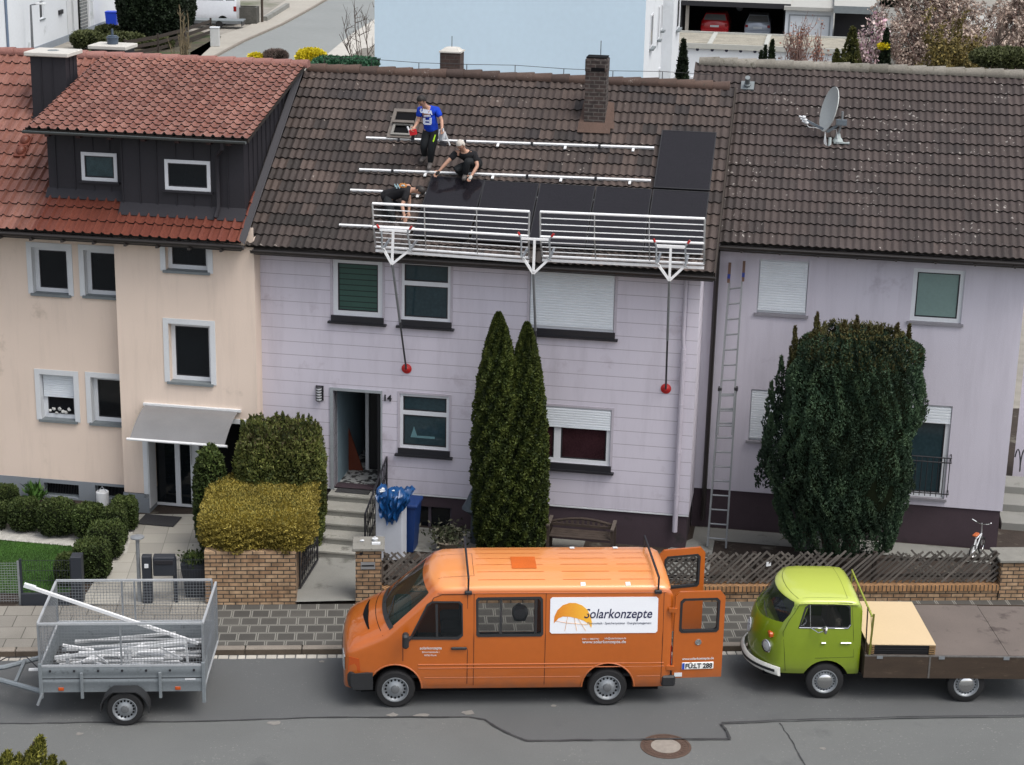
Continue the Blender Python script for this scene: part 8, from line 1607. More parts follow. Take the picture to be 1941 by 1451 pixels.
def side_win(y0, z0, y1, z1, U, nm='window'):
    f = MB(); f.ring([(y0, z0), (y1, z0), (y1, z1), (y0, z1)], [(y0+.06, z0+.06), (y1-.06, z0+.06), (y1-.06, z1-.06), (y0+.06, z1-.06)], lambda a, b, d: (U+d, a, b), .005, .03); w = part(nm, f, M_white, bh, HF)
    part('pane', MB().box((U+.004, y0+.06, z0+.06), (U+.012, y1-.06, z1-.06)), M_glassd, w, HF); part('sill', MB().box((U+.004, y0-.05, z0-.08), (U+.15, y1+.05, z0-.01)), M_sill, w, HF)
for q in ((1231, 28, 1238, 88), (1245.5, 13, 1250, 73), (1252, 9, 1256, 56), (1247, 130, 1251, 160)):
    s_ = sidepx(*q, bu1); y0, y1 = sorted((s_[0], s_[2])); zc = sorted((HF.hit((q[0]+q[2])/2, q[3], (1, 0, 0), bu1).z, HF.hit((q[0]+q[2])/2, q[1], (1, 0, 0), bu1).z)); side_win(y0, zc[0], y1, zc[1], bu1)
for y_ in (2.0, 6.4): side_win(vB2+(v3-vB2)*.45, y_, vB2+(v3-vB2)*.8, y_+1.2, u2)
g = MB(); g.add([(bu0-.4, VBK-.3, 10.9), (bu1+.4, VBK-.3, 10.9), ((bu0+bu1)/2, VBK-.3, 15.2), (bu0-.4, v3, 10.9), (bu1+.4, v3, 10.9), ((bu0+bu1)/2, v3, 15.2)], [(0, 3, 5, 2), (1, 2, 5, 4)]); part('roof', g, T_red, bh, HF, smooth=0)
# lower garages with gravel roof
ga0 = HF.gr(1284, 82, 2.6); gb = HF.gr(1284, 60, 2.6); gv0, gv1 = ga0.y, gb.y; gu0 = HF.at(1283, 82, gv0).x-.5; gu1 = HF.at(1660, 90, gv0).x
gg = thing('garage_row', 'low white garage row with gravel covered flat roof and five round vents', 'garage', HF, ((gu0+gu1)/2, gv0, 0))
part('wall', MB().box((gu0, gv0+.15, -.5), (gu1, gv1, 2.45)), M_whitew, gg, HF, smooth=0)
M_gravr = mat('roof_gravel', hexc('a39e90', .75), .95, var=.35, scale=1.2, fine=9, bump=1, bscale=14); part('gravel_roof', MB().box((gu0, gv0+.1, 2.5), (gu1, gv1, 2.56)), M_gravr, gg, HF, smooth=0)
g = MB(); g.box((gu0, gv0, 2.35), (gu1, gv0+.1, 2.62)); g.box((gu0, gv1-.05, 2.45), (gu1, gv1+.1, 2.66)); 
for x in (1345, 1452): u = HF.at(x, 75, gv0).x; g.box((u-.12, gv0+.1, 2.5), (u+.12, gv1-.06, 2.64))
part('parapet', g, mat('pale_concrete_edge', hexc('b9bab4', .8), .8, var=.1), gg, HF, smooth=0)
for x, y in ((1322, 94), (1350, 95), (1377, 96), (1404, 97), (1431, 98)): c = HF.at(x, y, gv0+.14); part('round_vent', MB().lathe([(.09, 0), (.09, .02)], (c.x, gv0+.15, c.z), (0, -1, 0), 12), mat('navy_vent', (.01, .012, .04), .5), gg, HF)
part('white_ledge', MB().box((HF.at(1310, 125, gv0).x, gv0-.3, .75), (HF.at(1327, 125, gv0).x, gv0+.14, .85)), M_white, gg, HF)
# carport behind
cv0 = gv1+3.5; c0 = HF.at(1293, 30, cv0); c1 = HF.at(1484, 40, cv0); ztp = HF.at(1390, 9, cv0).z; 
ZF = HF.at(1390, 60, cv0+1.2).z-.45
struct('terrace', MB().box((c0.x-6, cv0-.6, -1), (c1.x+40, cv0+30, ZF)), M_conc, HF)
cp = thing('carport', 'dark open double carport holding a red and a silver car', 'carport', HF, ((c0.x+c1.x)/2, cv0, 0))
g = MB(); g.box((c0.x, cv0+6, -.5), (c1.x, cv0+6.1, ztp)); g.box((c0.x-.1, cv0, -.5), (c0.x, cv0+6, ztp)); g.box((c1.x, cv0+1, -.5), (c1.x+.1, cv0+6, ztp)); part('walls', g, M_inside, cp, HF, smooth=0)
part('flat_roof', MB().box((c0.x-.4, cv0-.3, ztp), (c1.x+.4, cv0+9, ztp+.15)), mat('roof_felt', hexc('b5b5b0', .75), .9, var=.1), cp, HF); part('fascia', MB().box((c0.x-.41, cv0-.34, ztp-.12), (c1.x+.41, cv0-.301, ztp+.17)), M_black, cp, HF)
for u in (c0.x+.35,): part('post', MB().box((u-.15, cv0, -.2), (u+.05, cv0+.15, ztp)), mat('pale_post', hexc('a8a39a', .7), .8), cp, HF)
w_ = thing('spare_wheel', 'spare wheel hanging at the back wall of the carport', 'wheel', HF, (0, 0, 0)); c = HF.at(1402, 15, cv0+5.8); part('tyre', MB().tube([(c.x+.30*math.cos(a), cv0+5.85, c.z+.30*math.sin(a)) for a in [k*math.tau/20 for k in range(20)]], .07, 6, closed=True), M_rub, w_, HF); part('rim', MB().lathe([(.22, 0), (.18, .05)], (c.x, cv0+5.85, c.z), (0, -1, 0), 16), M_steel, w_, HF)
def hatchback(x0, x1, yb, label, m):
    FH = Fr(tuple(HF.M @ V((0, 0, ZF))), -9.25); a, b_ = HF.at(x0, yb, cv0+1.2), HF.at(x1, yb, cv0+1.2); w = b_.x-a.x; cx = (a.x+b_.x)/2; o = thing('parked_car', label, 'car', FH, (cx, cv0+1.2, 0))
    vy = cv0+1.2
    def sec(v, z0, z1, k): h = w/2*k; return [(cx-h, vy+v, z0), (cx-h, vy+v, z0+(z1-z0)*.6), (cx-h*.93, vy+v, z1), (cx, vy+v, z1+.03), (cx+h*.93, vy+v, z1), (cx+h, vy+v, z0+(z1-z0)*.6), (cx+h, vy+v, z0)]
    part('body', MB().loft([sec(0, .3, .8, .9), sec(.06, .25, .98, .97), (sec(.3, .25, 1.02, 1)), sec(3.4, .25, .95, 1), sec(4.0, .3, .7, .85)]), m, o, FH, smooth=50)
    g = MB(); h = w/2; g.loft([[(cx-h*.88, vy+.12, 1.0), (cx+h*.88, vy+.12, 1.0), (cx+h*.7, vy+.55, 1.42), (cx-h*.7, vy+.55, 1.42)], [(cx-h*.9, vy+3.0, .98), (cx+h*.9, vy+3.0, .98), (cx+h*.7, vy+2.1, 1.45), (cx-h*.7, vy+2.1, 1.45)]]); part('cabin', g, m, o, FH, smooth=30)
    g = MB(); g.quad((cx-h*.80, vy+.14, 1.05), (cx+h*.80, vy+.14, 1.05), (cx+h*.66, vy+.48, 1.38), (cx-h*.66, vy+.48, 1.38)); part('rear_window', g, mat('pale_reflection_glass', (.12, .12, .12), .1), o, FH)
    for s_ in (-1, 1): part('tail_light', MB().bbox((cx+s_*h*.72, vy-.02, .72), (cx+s_*h*.92, vy+.05, .88), .02), M_rlens, o, FH)
    part('number_plate', MB().box((cx-.26, vy-.02, .66), (cx+.26, vy-.005, .78)), M_whitep, o, FH); part('bumper', MB().bbox((cx-h*.95, vy-.06, .35), (cx+h*.95, vy+.1, .58), .03), m, o, FH)
    for s_ in (-1, 1):
        for v in (.7, 3.2): part('wheel', MB().lathe([(.31, -.1), (.31, .1)], (cx+s_*h*.9, vy+v, .31), (1, 0, 0), 16), M_rub, o, FH)
hatchback(1327, 1381, 57, 'red hatchback parked in the dark carport', mat('red_car_paint', (.42, .008, .012), .3, coat=.5)); hatchback(1410, 1461, 60, 'silver blue car with blue plastic on its tail in the carport', mat('silver_car_paint', (.35, .38, .44), .3, coat=.5, metal=.3))
# right garages
g0 = HF.at(1487, 60, cv0-.5); g1 = HF.at(1578, 60, cv0-.5); zt_ = HF.at(1530, 20, cv0-.5).z; o = thing('garage', 'white garage with pale door to the right of the carport', 'garage', HF, ((g0.x+g1.x)/2, cv0-.5, 0))
part('walls', MB().box((g0.x, cv0-.5, -.5), (g1.x, cv0+5.5, zt_)), M_whitew, o, HF, smooth=0); part('flat_roof', MB().box((g0.x-.1, cv0-.8, zt_), (g1.x+.1, cv0+8, zt_+.2)), mat('roof_felt', (.4, .4, .4), .9), o, HF); part('door_frame', MB().ring(rect(g0.x+.2, -.3, g1.x-.15, zt_-.25), rect(g0.x+.28, -.3, g1.x-.23, zt_-.33), FN, cv0-.53, cv0-.501), M_steel, o, HF)
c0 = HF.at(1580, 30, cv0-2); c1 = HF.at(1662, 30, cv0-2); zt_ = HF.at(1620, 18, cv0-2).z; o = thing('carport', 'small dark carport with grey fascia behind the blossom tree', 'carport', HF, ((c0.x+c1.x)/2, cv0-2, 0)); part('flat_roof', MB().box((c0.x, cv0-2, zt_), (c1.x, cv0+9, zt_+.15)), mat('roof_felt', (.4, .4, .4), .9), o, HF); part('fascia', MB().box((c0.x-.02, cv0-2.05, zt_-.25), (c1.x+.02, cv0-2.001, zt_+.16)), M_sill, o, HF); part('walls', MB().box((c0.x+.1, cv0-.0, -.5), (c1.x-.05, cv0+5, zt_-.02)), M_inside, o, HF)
# shed roof / glasshouse seen between shrubs at right
q0 = HF.at(1620, 95, gv0-6); q1 = HF.at(1800, 108, gv0-6); g = MB(); g.quad((q0.x, gv0-6, 1.6), (q1.x+8, gv0-6, 1.6), (q1.x+8, gv0-1, 1.9), (q0.x, gv0-1, 1.9)); g.quad((q0.x, gv0-6, 1.6), (q1.x+8, gv0-6, 1.6), (q1.x+8, gv0-6, -.3), (q0.x, gv0-6, -.3)); single('garden_shed', g, mat('pale_felt_roof', hexc('b7b9ba', .75), .9, var=.12), 'long low shed with pale grey roof behind the lichened ridge', 'shed', HF, (0, 0, 0), smooth=0)
q0 = HF.at(1860, 40, cv0-4); g = MB(); g.box((q0.x, cv0-4, -.3), (q0.x+12, cv0+6, 3.0)); o = thing('garden_house', 'pale flat building glimpsed through the bare branches at the right edge', 'building', HF, (q0.x+4, cv0-4, 0)); part('wall', g, M_whitew, o, HF, smooth=0); part('roof', MB().box((q0.x-.3, cv0-4.3, 3.001), (q0.x+12.3, cv0+6.3, 3.2)), mat('roof_felt', (.4, .4, .4), .9), o, HF)
# ---- street behind at upper left
def gp(x, y, z=0.): q = WF.gr(x, y, z); return (q.x, q.y)
M_asb = mat('far_asphalt', hexc('8f9392', .75), .95, var=.08, scale=.2, fine=3); M_sw = mat('far_pavement', hexc('b1aca2', .75), .95, var=.12, scale=.4, fine=5, dirt=(hexc('948f86', .75), .6, .3))
g = MB(); sheet(g, [gp(395, 116), gp(462, 80), gp(535, 48), gp(590, 18), gp(640, -12), gp(760, -12), gp(712, 36), gp(665, 66), gp(600, 120)], 0); struct('back_street', g, M_asb)
g = MB(); sheet(g, [gp(366, 120), gp(392, 117), gp(460, 79), gp(533, 47), gp(588, 17), gp(637, -12), gp(560, -12), gp(500, 30), gp(470, 50), gp(420, 66), gp(360, 100)], .0); struct('back_pavement', g, M_sw)
g = MB(); 
for a, b_ in zip([(395, 116), (462, 80), (535, 48), (590, 18), (640, -12)], [(462, 80), (535, 48), (590, 18), (640, -12)]): pa = WF.gr(*a); pb = WF.gr(*b_); g.bar(pa+V((0, 0, .06)), pb+V((0, 0, .06)), .16, .12)
struct('back_kerb', g, M_kerb)
g = MB(); sheet(g, [gp(600, 120), gp(665, 66), gp(712, 36), gp(725, 36), gp(725, 75), gp(690, 98), gp(640, 122)], .01); struct('back_pavement_right', g, mat('pale_slabs', hexc('c6c3bb', .75), .9, var=.12, scale=.8, fine=8))
g = MB(); sheet(g, [gp(640, 122), gp(688, 92), gp(760, 90), gp(760, 135), gp(640, 135)], .02); struct('back_gravel', g, mat('back_gravel', hexc('85827a', .72), .95, var=.3, scale=2, fine=10))
g = MB(); sheet(g, [gp(-60, 112), gp(120, 108), gp(260, 70), gp(380, 60), gp(420, 70), gp(366, 120), gp(-60, 130)], .0); struct('back_garden', g, mat('weedy_soil', hexc('5a5445', .7), .95, var=.4, scale=.8, fine=6, dirt=(hexc('4b5a33', .6), .52, .6)))
# white house at the upper left
w0 = WF.gr(22, 118); w1 = WF.gr(215, 44); yaw = math.degrees(math.atan2(w1.y-w0.y, w1.x-w0.x)); QF = Fr((w0.x, w0.y, 0), yaw); Lw = (w1-w0).length
wh = thing('detached_house', 'white rendered house with glass brick entrance behind the chimneys at the upper left', 'house', QF)
def qpx(x0, y0, x1, y1, v=0): a = QF.at(x0, y1, v); b_ = QF.at(x1, y0, v); c_ = QF.at(x0, y0, v); d_ = QF.at(x1, y1, v); return (a.x+c_.x)/2, (a.z+d_.z)/2, (b_.x+d_.x)/2, (b_.z+c_.z)/2
pr = qpx(127, 0, 177, 66); w_a = qpx(75, 2, 83, 36)
g = MB(); wall(g, -.02, Lw+2, 0, 7, 0, [(*w_a, .12), (pr[0], .1, pr[2], 5.5, .9)]); g.quad((0, 0, 0), (0, 12, 0), (0, 12, 7), (0, 0, 7)); part('wall', g, M_whitew, wh, QF, smooth=0)
window_f = MB(); r_ = w_a; part('window', window_f.ring(rect(*r_), rect(r_[0]+.06, r_[1]+.06, r_[2]-.06, r_[3]-.06), FN, .08, .12), M_white, wh, QF); part('window_glass', MB().box((r_[0]+.06, .10, r_[1]+.06), (r_[2]-.06, .11, r_[3]-.06)), M_glassd, wh, QF); part('sill', MB().box((r_[0]-.1, -.06, r_[1]-.08), (r_[2]+.12, 0, r_[1]-.01)), M_sill, wh, QF)
part('porch_back', MB().box((pr[0], .88, 0), (pr[2], .92, 5.5)), M_inside, wh, QF); gb_ = qpx(153, 0, 168, 54, .3); g = MB(); g.box((gb_[0], .3, gb_[1]), (gb_[2], .36, gb_[3])); part('glass_brick_panel', g, brick_mat('glass_bricks', (.05, .06, .07), (.1, .12, .12), (.35, .35, .34), .22, .22, .03), wh, QF)
for x in (128, 140, 169): a = qpx(x, 0, x+8, 60, .2); part('pilaster', MB().box((a[0], .2, 0), (a[2], .4, 5)), M_whitep, wh, QF)
a = qpx(110, 19, 117, 27); part('letter_box', MB().bbox((a[0], -.12, a[1]), (a[2], -.001, a[3]), .01), M_black, wh, QF); part('plinth', MB().box((-.06, -.05, -.1), (Lw+2, -.001, .35)), mat('blue_grey_plinth', hexc('9aa3ad', .7), .9), wh, QF)
part('roof', MB().box((-.6, -.6, 7.0), (Lw+2.4, 12.5, 7.25)), M_sill, wh, QF)
g = MB(); g.box((-9, -.9, -.1), (-.03, 8, 7.5)); nb = thing('detached_house', 'blue white house wall cut off by the upper left corner', 'house', QF, (-5, -.9, 0)); part('wall', g, M_whitew, nb, QF, smooth=0)
dpx = QF.at(12, 40, -.95); part('downpipe', MB().tube([(dpx.x, -.97, 0), (dpx.x, -.97, 7)], .08, 8), mat('blue_grey_pipe', hexc('6f7f95', .7), .5), nb, QF)
def street_lamp():
    b0 = WF.gr(63, 120); o = thing('street_lamp', 'thin grey street lamp with angled arm in front of the white house', 'street lamp', WF, tuple(b0)); zt_ = WF.at(58, 10, b0.y).z
    t_ = WF.at(58, 10, b0.y); e = WF.at(78, 7, b0.y); part('pole', MB().tube([b0, t_.lerp(b0, .1), t_], [.09, .06, .05], 8), M_gutterz, o, WF); part('arm', MB().bar(t_, e, .12, .06), M_gutterz, o, WF); part('lamp_head', MB().bbox(tuple(e-V((.3, .1, .06))), tuple(e+V((.25, .1, .04))), .02), M_whitep, o, WF)
street_lamp()
b0 = WF.gr(213, 56); o = thing('rubbish_bin', 'blue wheelie bin beside the white house at the upper left', 'bin', WF, tuple(b0)); part('body', MB().loft([[(b0.x-.3, b0.y-.3, 0), (b0.x+.3, b0.y-.3, 0), (b0.x+.3, b0.y+.3, 0), (b0.x-.3, b0.y+.3, 0)], [(b0.x-.38, b0.y-.38, 1.1), (b0.x+.38, b0.y-.38, 1.1), (b0.x+.38, b0.y+.38, 1.1), (b0.x-.38, b0.y+.38, 1.1)]]), mat('bright_blue_plastic', (.01, .05, .5), .45), o, WF); part('lid', MB().bbox((b0.x-.4, b0.y-.4, 1.12), (b0.x+.4, b0.y+.4, 1.2), .03), mat('bright_blue_plastic', (.01, .05, .5), .45), o, WF)
b0 = WF.gr(408, 88); o = thing('utility_box', 'pale grey utility box on the pavement corner behind the red roof', 'utility box', WF, tuple(b0)); part('housing', MB().bbox((b0.x-.28, b0.y-.2, 0), (b0.x+.28, b0.y+.2, 1.15), .02), mat('box_grey', hexc('c5c7c6', .8), .7), o, WF); part('cap', MB().bbox((b0.x-.3, b0.y-.23, 1.151), (b0.x+.3, b0.y+.23, 1.2), .01), M_whitew, o, WF)
# white van in the background
b0 = WF.gr(452, 50); y_ = b0.y+.3; A0 = WF.at(448, 20, y_); o = thing('parked_van', 'white van parked behind the dark hedge at the top left', 'van', WF, (A0.x-2.4, y_, 0)); xr = A0.x
M_wv = paint('white_van_paint', (.62, .64, .68))
def vsec(x, k=1., zt=1.93): return [(x, y_+0, .35), (x, y_-.0, 1.1), (x, y_+.12, zt-.1), (x, y_+.25, zt), (x, y_+1.65, zt), (x, y_+1.78, zt-.1), (x, y_+1.9, 1.1), (x, y_+1.9, .35)]
part('body', MB().loft([vsec(xr-4.9, 1, 1.2), vsec(xr-4.2, 1, 1.35), vsec(xr-3.3, 1, 1.93), vsec(xr-.12), vsec(xr, 1, 1.85)]), M_wv, o, WF, smooth=40)
g = MB(); g.quad((xr-3.2, y_+.03, 1.15), (xr-.9, y_+.03, 1.15), (xr-.9, y_+.10, 1.72), (xr-3.2, y_+.10, 1.72)); part('side_window', g, M_glassd, o, WF); g = MB(); g.quad((xr-.72, y_+.03, 1.15), (xr-.12, y_+.03, 1.15), (xr-.12, y_+.10, 1.72), (xr-.72, y_+.10, 1.72)); part('side_window', g, M_glassd, o, WF)
part('tail_light', MB().bbox((xr-.2, y_-.02, .95), (xr-.0, y_+.05, 1.3), .02), M_rlens, o, WF); 
for x in (xr-.95, xr-3.9): part('wheel', MB().lathe([(.2, -.02), (.33, -.02), (.33, .2)], (x, y_+.02, .33), (0, 1, 0), 20), M_rub, o, WF)
c0 = WF.gr(330, 58); c1 = WF.gr(460, 55); o = thing('flat_trailer', 'low grey flat trailer parked in front of the white van', 'trailer', WF, ((c0.x+c1.x)/2, c1.y, 0)); part('bed', MB().box((c1.x-3.6, c1.y, .45), (c1.x, c1.y+1.5, .52)), M_sill, o, WF); part('frame', MB().box((c1.x-3.5, c1.y+.05, .32), (c1.x-.1, c1.y+.1, .44)), M_steel, o, WF); part('tail_board', MB().box((c1.x-.1, c1.y+.0, .15), (c1.x-.05, c1.y+1.4, .50)), M_black, o, WF)
for x in (c1.x-1.6,): part('wheel', MB().lathe([(.25, 0), (.25, .18)], (x, c1.y+.0, .25), (0, 1, 0), 16), M_rub, o, WF)
b0 = WF.gr(475, 44); o = thing('stone_trough', 'dark grey stone trough beside the white van', 'trough', WF, tuple(b0)); g = MB(); g.ring(rect(-1.1, -.5, .5, .9), rect(-.95, -.35, .35, .75), lambda a, b, d: (b0.x+a, b0.y+b, d), 0, 1.1); part('trough', g, mat('dark_granite', hexc('55544f', .7), .9, var=.35, scale=2, fine=12), o, WF); part('soil', MB().box((b0.x-.95, b0.y-.35, .8), (b0.x+.35, b0.y+.75, .95)), M_earth, o, WF)
b0 = WF.gr(497, 42); part_ = single('wooden_post', MB().tube([(0, 0, 0), (.02, 0, 2.2)], .09, 7), M_bark, 'dark post standing at the end of the stone trough', 'post', WF, tuple(b0))
o = thing('garden_edging', 'pale stone edging of the garden beside the back pavement', 'kerb', WF, tuple(WF.gr(540, 20))); part('stone', MB().bar(WF.gr(503, 40)+V((0, 0, .15)), WF.gr(545, 14)+V((0, 0, .15)), .3, .3), M_conc, o, WF)
# wooden rail fence
o = thing('rail_fence', 'dark brown horizontal board fence between the far garden and street', 'fence', WF, tuple(WF.gr(330, 90)))
fp = [WF.gr(x, y) for x, y in ((238, 112), (300, 100), (350, 86), (400, 68))]
for k, (a, b_) in enumerate(zip(fp, fp[1:])):
    for z in (.25, .6, .95): part('rail', MB().bar(a+V((0, 0, z)), b_+V((0, 0, z)), .04, .2, up=(0, 0, 1)), M_wood, o, WF)
for a in fp: part('post', MB().bar(a, a+V((0, 0, 1.15)), .12), M_wood, o, WF)
# ---- trees and shrubs behind
def base_at(x, y, z=0.): return WF.gr(x, y, z)
def px_at(x, y, Y): return WF.at(x, y, Y)
def far_shrub(name, label, cat, x, y0, y1, wpx, m, n, size, Y=None, asp=.6, e=2.4, group=None, ybase=None):
    if Y is None: Y = base_at(x, y1).y
    a = px_at(x-wpx/2, y1, Y); b_ = px_at(x+wpx/2, y1, Y); t = px_at(x, y0, Y); w = (b_.x-a.x)/2; z1 = t.z; z0 = max(-.1, px_at(x, y1, Y).z) if ybase is None else ybase
    return shrub(name, label, cat, WF, ((a.x+b_.x)/2, Y, (z0+z1)/2), (w, w*.9, (z1-z0)/2), n, size, asp, m, e, group, up=.2)
G_dark = leaf_mat('dark_conifer_leaf', [(.004, .008, .004), (.012, .022, .010), (.024, .04, .016)], amp=.4, big=.5)
G_yel = leaf_mat('forsythia_bloom', [(.25, .20, .01), (.55, .45, .015), (.7, .6, .03)]); G_brn = leaf_mat('bare_twig', [(.05, .035, .03), (.11, .08, .07), (.16, .12, .10)])
far_shrub('conifer_hedge', 'large black green conifer mass beside the white van', 'tree', 292, -60, 78, 124, G_dark, 30000, .22, Y=None, e=2.8)
far_shrub('conifer_hedge', 'dark conifer standing left of the white van, behind the bare shrub', 'tree', 335, -60, 60, 70, G_dark, 14000, .22, e=2.8)
far_shrub('forsythia', 'bright yellow forsythia bush at the end of the red ridge', 'shrub', 590, 94, 126, 55, G_yel, 3500, .13, Y=58)
far_shrub('forsythia', 'small yellow forsythia top showing over the red ridge', 'shrub', 486, 103, 118, 28, G_yel, 900, .13, Y=58)
far_shrub('bare_shrub', 'round brown leafless shrub between the two yellow bushes', 'shrub', 523, 95, 118, 46, G_brn, 3000, .12, asp=.15, Y=58)
far_shrub('bare_shrub', 'brown leafless bush at the foot of the white house', 'shrub', 77, 68, 90, 28, G_brn, 1500, .16, asp=.2); far_shrub('bare_shrub', 'low brown bush by the blue downpipe at the far left', 'shrub', 28, 82, 100, 26, G_brn, 800, .16, asp=.2)
G_weed = leaf_mat('garden_green', [(.02, .025, .01), (.05, .06, .02), (.09, .10, .04)])
for x, y0, y1, w, t_ in ((165, 58, 92, 60, 'left'), (235, 62, 90, 80, 'middle'), (205, 48, 76, 50, 'rear'), (300, 72, 92, 60, 'right')): far_shrub('garden_shrub', 'low green shrub in the %s of the garden bed before the white house' % t_, 'shrub', x, y0, y1, w, G_weed, 1800, .22, asp=.4)
far_shrub('clipped_hedge', 'long low green hedge strip behind the middle ridge', 'hedge', 655, 113, 128, 120, leaf_mat('dark_hedge', [(.01, .03, .015), (.02, .07, .035), (.03, .1, .05)]), 3000, .12, Y=56, e=6)
def cypress(x, y0, y1, w, label, Y=None, m=None, n=3500):
    Y = Y or base_at(x, y1).y; a = px_at(x-w/2, y1, Y); b_ = px_at(x+w/2, y1, Y); t = px_at(x, y0, Y); z0 = 0; hh = t.z; r = (b_.x-a.x)/2*2.2; cx = (a.x+b_.x)/2
    o = thing('cypress', label, 'tree', WF, (cx, Y, 0)); tt = NR.random(n)**.8; rr_ = r*(1-tt**2.2)**.8*(1-.25*NR.random(n)); aa = NR.uniform(0, math.tau, n); P = np.stack([cx+rr_*np.cos(aa), Y+rr_*np.sin(aa), tt*hh], 1)
    part('foliage', leaf_mesh('foliage', P, np.stack([np.cos(aa), np.sin(aa), np.full(n, .6)], 1), .16, .5, m or G_dark, .8, .4), None, o, WF); part('inner_twigs', MB().lathe([(r*.8*(1-(k/8)**2.2)**.8+.01, hh*k/8*.95) for k in range(9)], (cx, Y, 0), n=12), M_core, o, WF); part('trunk', MB().tube([(cx, Y, -.1), (cx, Y, hh*.6)], .08), M_bark, o, WF)
G_cyp = leaf_mat('olive_cypress', [(.02, .025, .006), (.06, .065, .015), (.10, .10, .03)])
cypress(1293, 76, 142, 25, 'dark pointed cypress between the blue house and garage wall', Y=62)
cypress(1462, 77, 114, 14, 'tall narrow cypress in front of the garage wall', Y=75); cypress(1450, 88, 112, 6, 'thinnest of the three narrow cypresses', Y=75); cypress(1442, 98, 112, 8, 'shortest narrow cypress, leftmost of three', Y=75)
cypress(1612, 52, 120, 45, 'olive pointed conifer right of the pink bare shrubs', Y=66, m=G_cyp); cypress(1585, 95, 120, 30, 'low olive conifer beside the pointed one', Y=66, m=G_cyp); cypress(1678, 55, 95, 22, 'narrow conifer behind the blossom tree', Y=72)
def bare_tree(name, label, x, ybase, ytop, wpx, Y, n_br, col, bloom=None, nb=0, seed=1, bs=.08, r0=.09, twig=.012, zb=0.):
    rr = random.Random(seed); b0 = px_at(x, ybase, Y); t = px_at(x, ytop, Y); w = (px_at(x+wpx/2, ytop, Y)-px_at(x-wpx/2, ytop, Y)).length/2; hh = t.z; o = thing(name, label, 'tree' if hh > 3 else 'shrub', WF, (b0.x, Y, 0))
    g = MB(); tips = []
    for k in range(n_br):
        a = rr.uniform(0, math.tau); sp = rr.uniform(.15, 1); h = hh*rr.uniform(.7, 1.0)*(1-.35*sp*sp); e = V((b0.x+w*sp*math.cos(a), Y+w*.6*sp*math.sin(a), h)); s_ = V((b0.x+rr.uniform(-.1, .1)*w, Y+rr.uniform(-.1, .1), 0)); m_ = s_.lerp(e, .45)+V((rr.uniform(-.15, .15)*w, rr.uniform(-.1, .1), hh*.08))
        g.tube([s_, m_, e], [r0*rr.uniform(.5, 1), r0*.35, twig], 5)
        for q in range(7):
            f = rr.uniform(.35, .98); p = m_.lerp(e, (f-.35)/.65) if f > .35 else s_.lerp(m_, f); e2 = p+V((rr.uniform(-.32, .32)*w, rr.uniform(-.25, .25)*w, rr.uniform(.0, .28)*hh*.6)); g.tube([p, e2], [twig*1.6, twig*.6], 4); tips.append((p, e2))
            for z_ in range(3): p3 = p.lerp(e2, rr.uniform(.3, 1)); e3 = p3+V((rr.uniform(-.14, .14)*w, rr.uniform(-.14, .14)*w, rr.uniform(-.02, .14)*hh*.6)); g.tube([p3, e3], [twig*.8, twig*.4], 3); tips.append((p3, e3))
    part('branches', g, col, o, WF, smooth=60, fix=False)
    if bloom:
        P = np.array([list(rr.choice(tips)[0].lerp(rr.choice(tips)[1], 0)) if 0 else list((lambda s: s[0].lerp(s[1], rr.random()))(rr.choice(tips))) for _ in range(nb)]); P += NR.normal(size=P.shape)*.07; part('blossom', leaf_mesh('blossom', P, NR.normal(size=P.shape), bs, .7, bloom, 1.2, 0), None, o, WF)
    return o
M_pink = mat('pinkish_twig', hexc('9a8078', .7), .9, var=.2); M_twd = mat('dark_twig', hexc('5c5048', .7), .9, var=.25); M_twg = mat('olive_twig', hexc('6b6540', .7), .9, var=.25)
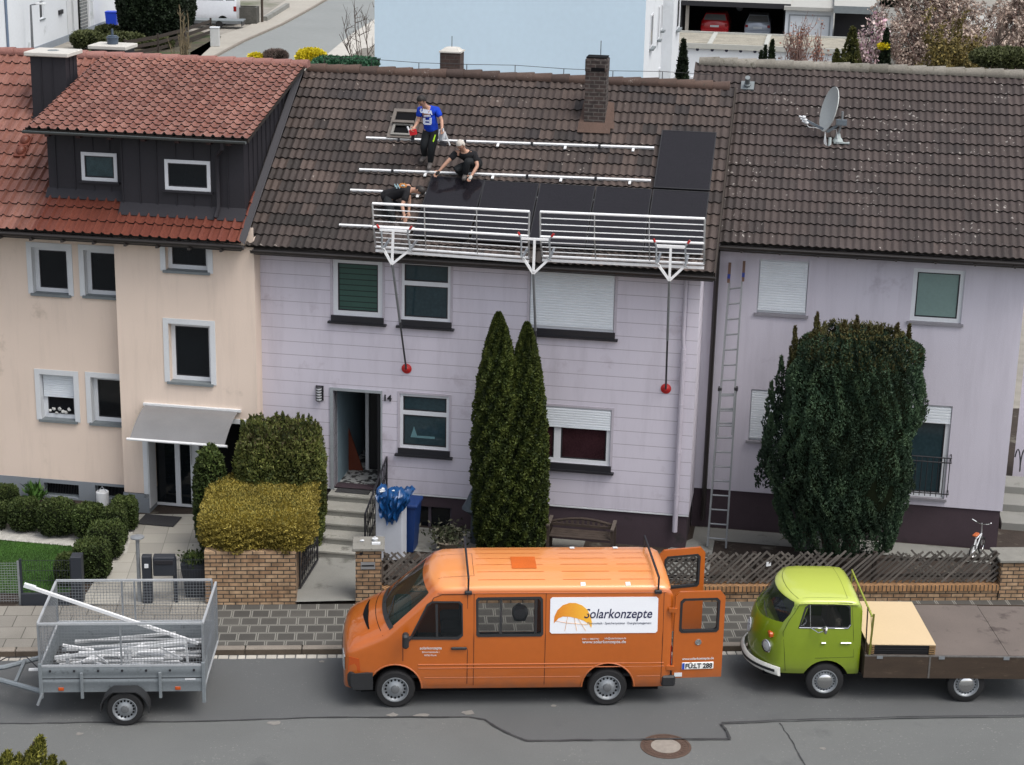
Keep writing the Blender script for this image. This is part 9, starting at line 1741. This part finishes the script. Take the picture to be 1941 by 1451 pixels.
G_pk = leaf_mat('pink_bud', [hexc('94837a', .8), hexc('b3a093', .85), hexc('cabbae', .85)]); G_ol = leaf_mat('olive_bud', [hexc('544c22', .7), hexc('77683a', .7), hexc('8c7c45', .7)]); G_mag = leaf_mat('magnolia_petal', [hexc('b9a59e', .8), hexc('dcc9c6', .85), hexc('c99ab0', .8)]); G_rd = leaf_mat('red_bud', [hexc('7d5048', .7), hexc('a06a58', .7), hexc('b99a86', .8)])
bare_tree('bare_shrub', 'tall leafless reddish shrub in front of the white garage', 1510, 112, 30, 110, 76, 40, M_pink, G_rd, 2500, 2, .09, .04, .012)
bare_tree('bare_shrub', 'low orange brown shrub beside the tall reddish one', 1555, 112, 66, 60, 74, 18, M_pink, G_rd, 1600, 8, .10, .04, .012)
bare_tree('magnolia', 'pale pink flowering magnolia before the small carport', 1655, 92, 6, 120, 80, 16, M_twd, G_mag, 2400, 4, .16, .10, .015)
bare_tree('flowering_tree', 'wide pinkish tree filling the upper right corner', 1775, 118, -60, 330, 82, 46, M_pink, G_pk, 24000, 5, .12, .10, .016)
bare_tree('budding_tree', 'olive budding tree in front of the pinkish one', 1812, 120, 12, 185, 70, 34, M_twg, G_ol, 17000, 6, .11, .09, .014)
bare_tree('flowering_tree', 'pinkish brown tree at the right edge of the picture', 1930, 90, -60, 200, 88, 30, M_pink, G_pk, 15000, 7, .12, .10, .016)
bare_tree('bare_tree', 'dark bare tree with open branches near the right edge', 1900, 118, 40, 120, 74, 16, M_twd, None, 0, 9, .1, .10, .018)
bare_tree('street_tree', 'bare brown twigs reaching over the back street beside the blue house', 700, 40, -40, 150, 88, 8, M_twd, None, 0, 12, .1, .08, .012)
bare_tree('bare_shrub', 'bare pale shrub in front of the dark conifers', 345, 62, 10, 46, 92, 8, mat('pale_twig', hexc('7d7159', .7), .9), None, 0, 13, .1, .09, .02)
far_shrub('evergreen_shrub', 'dark green bush behind the ridge at the right edge', 'shrub', 1905, 92, 128, 130, G_weed, 5000, .14, Y=60, asp=.4)
far_shrub('forsythia', 'small yellow bush at the foot of the magnolia', 'shrub', 1674, 82, 94, 20, G_yel, 500, .12, Y=72)
# dark mass of far trees closing the top of the view
for x, w, y in ((1560, 130, -40), (1700, 60, -30)): far_shrub('dark_tree', 'dark tree behind the garages, %s one' % ('wider' if w > 100 else 'narrower'), 'tree', x, y-60, y+38, w, G_dark, 5000, .4, Y=135, e=2.2, ybase=0.)
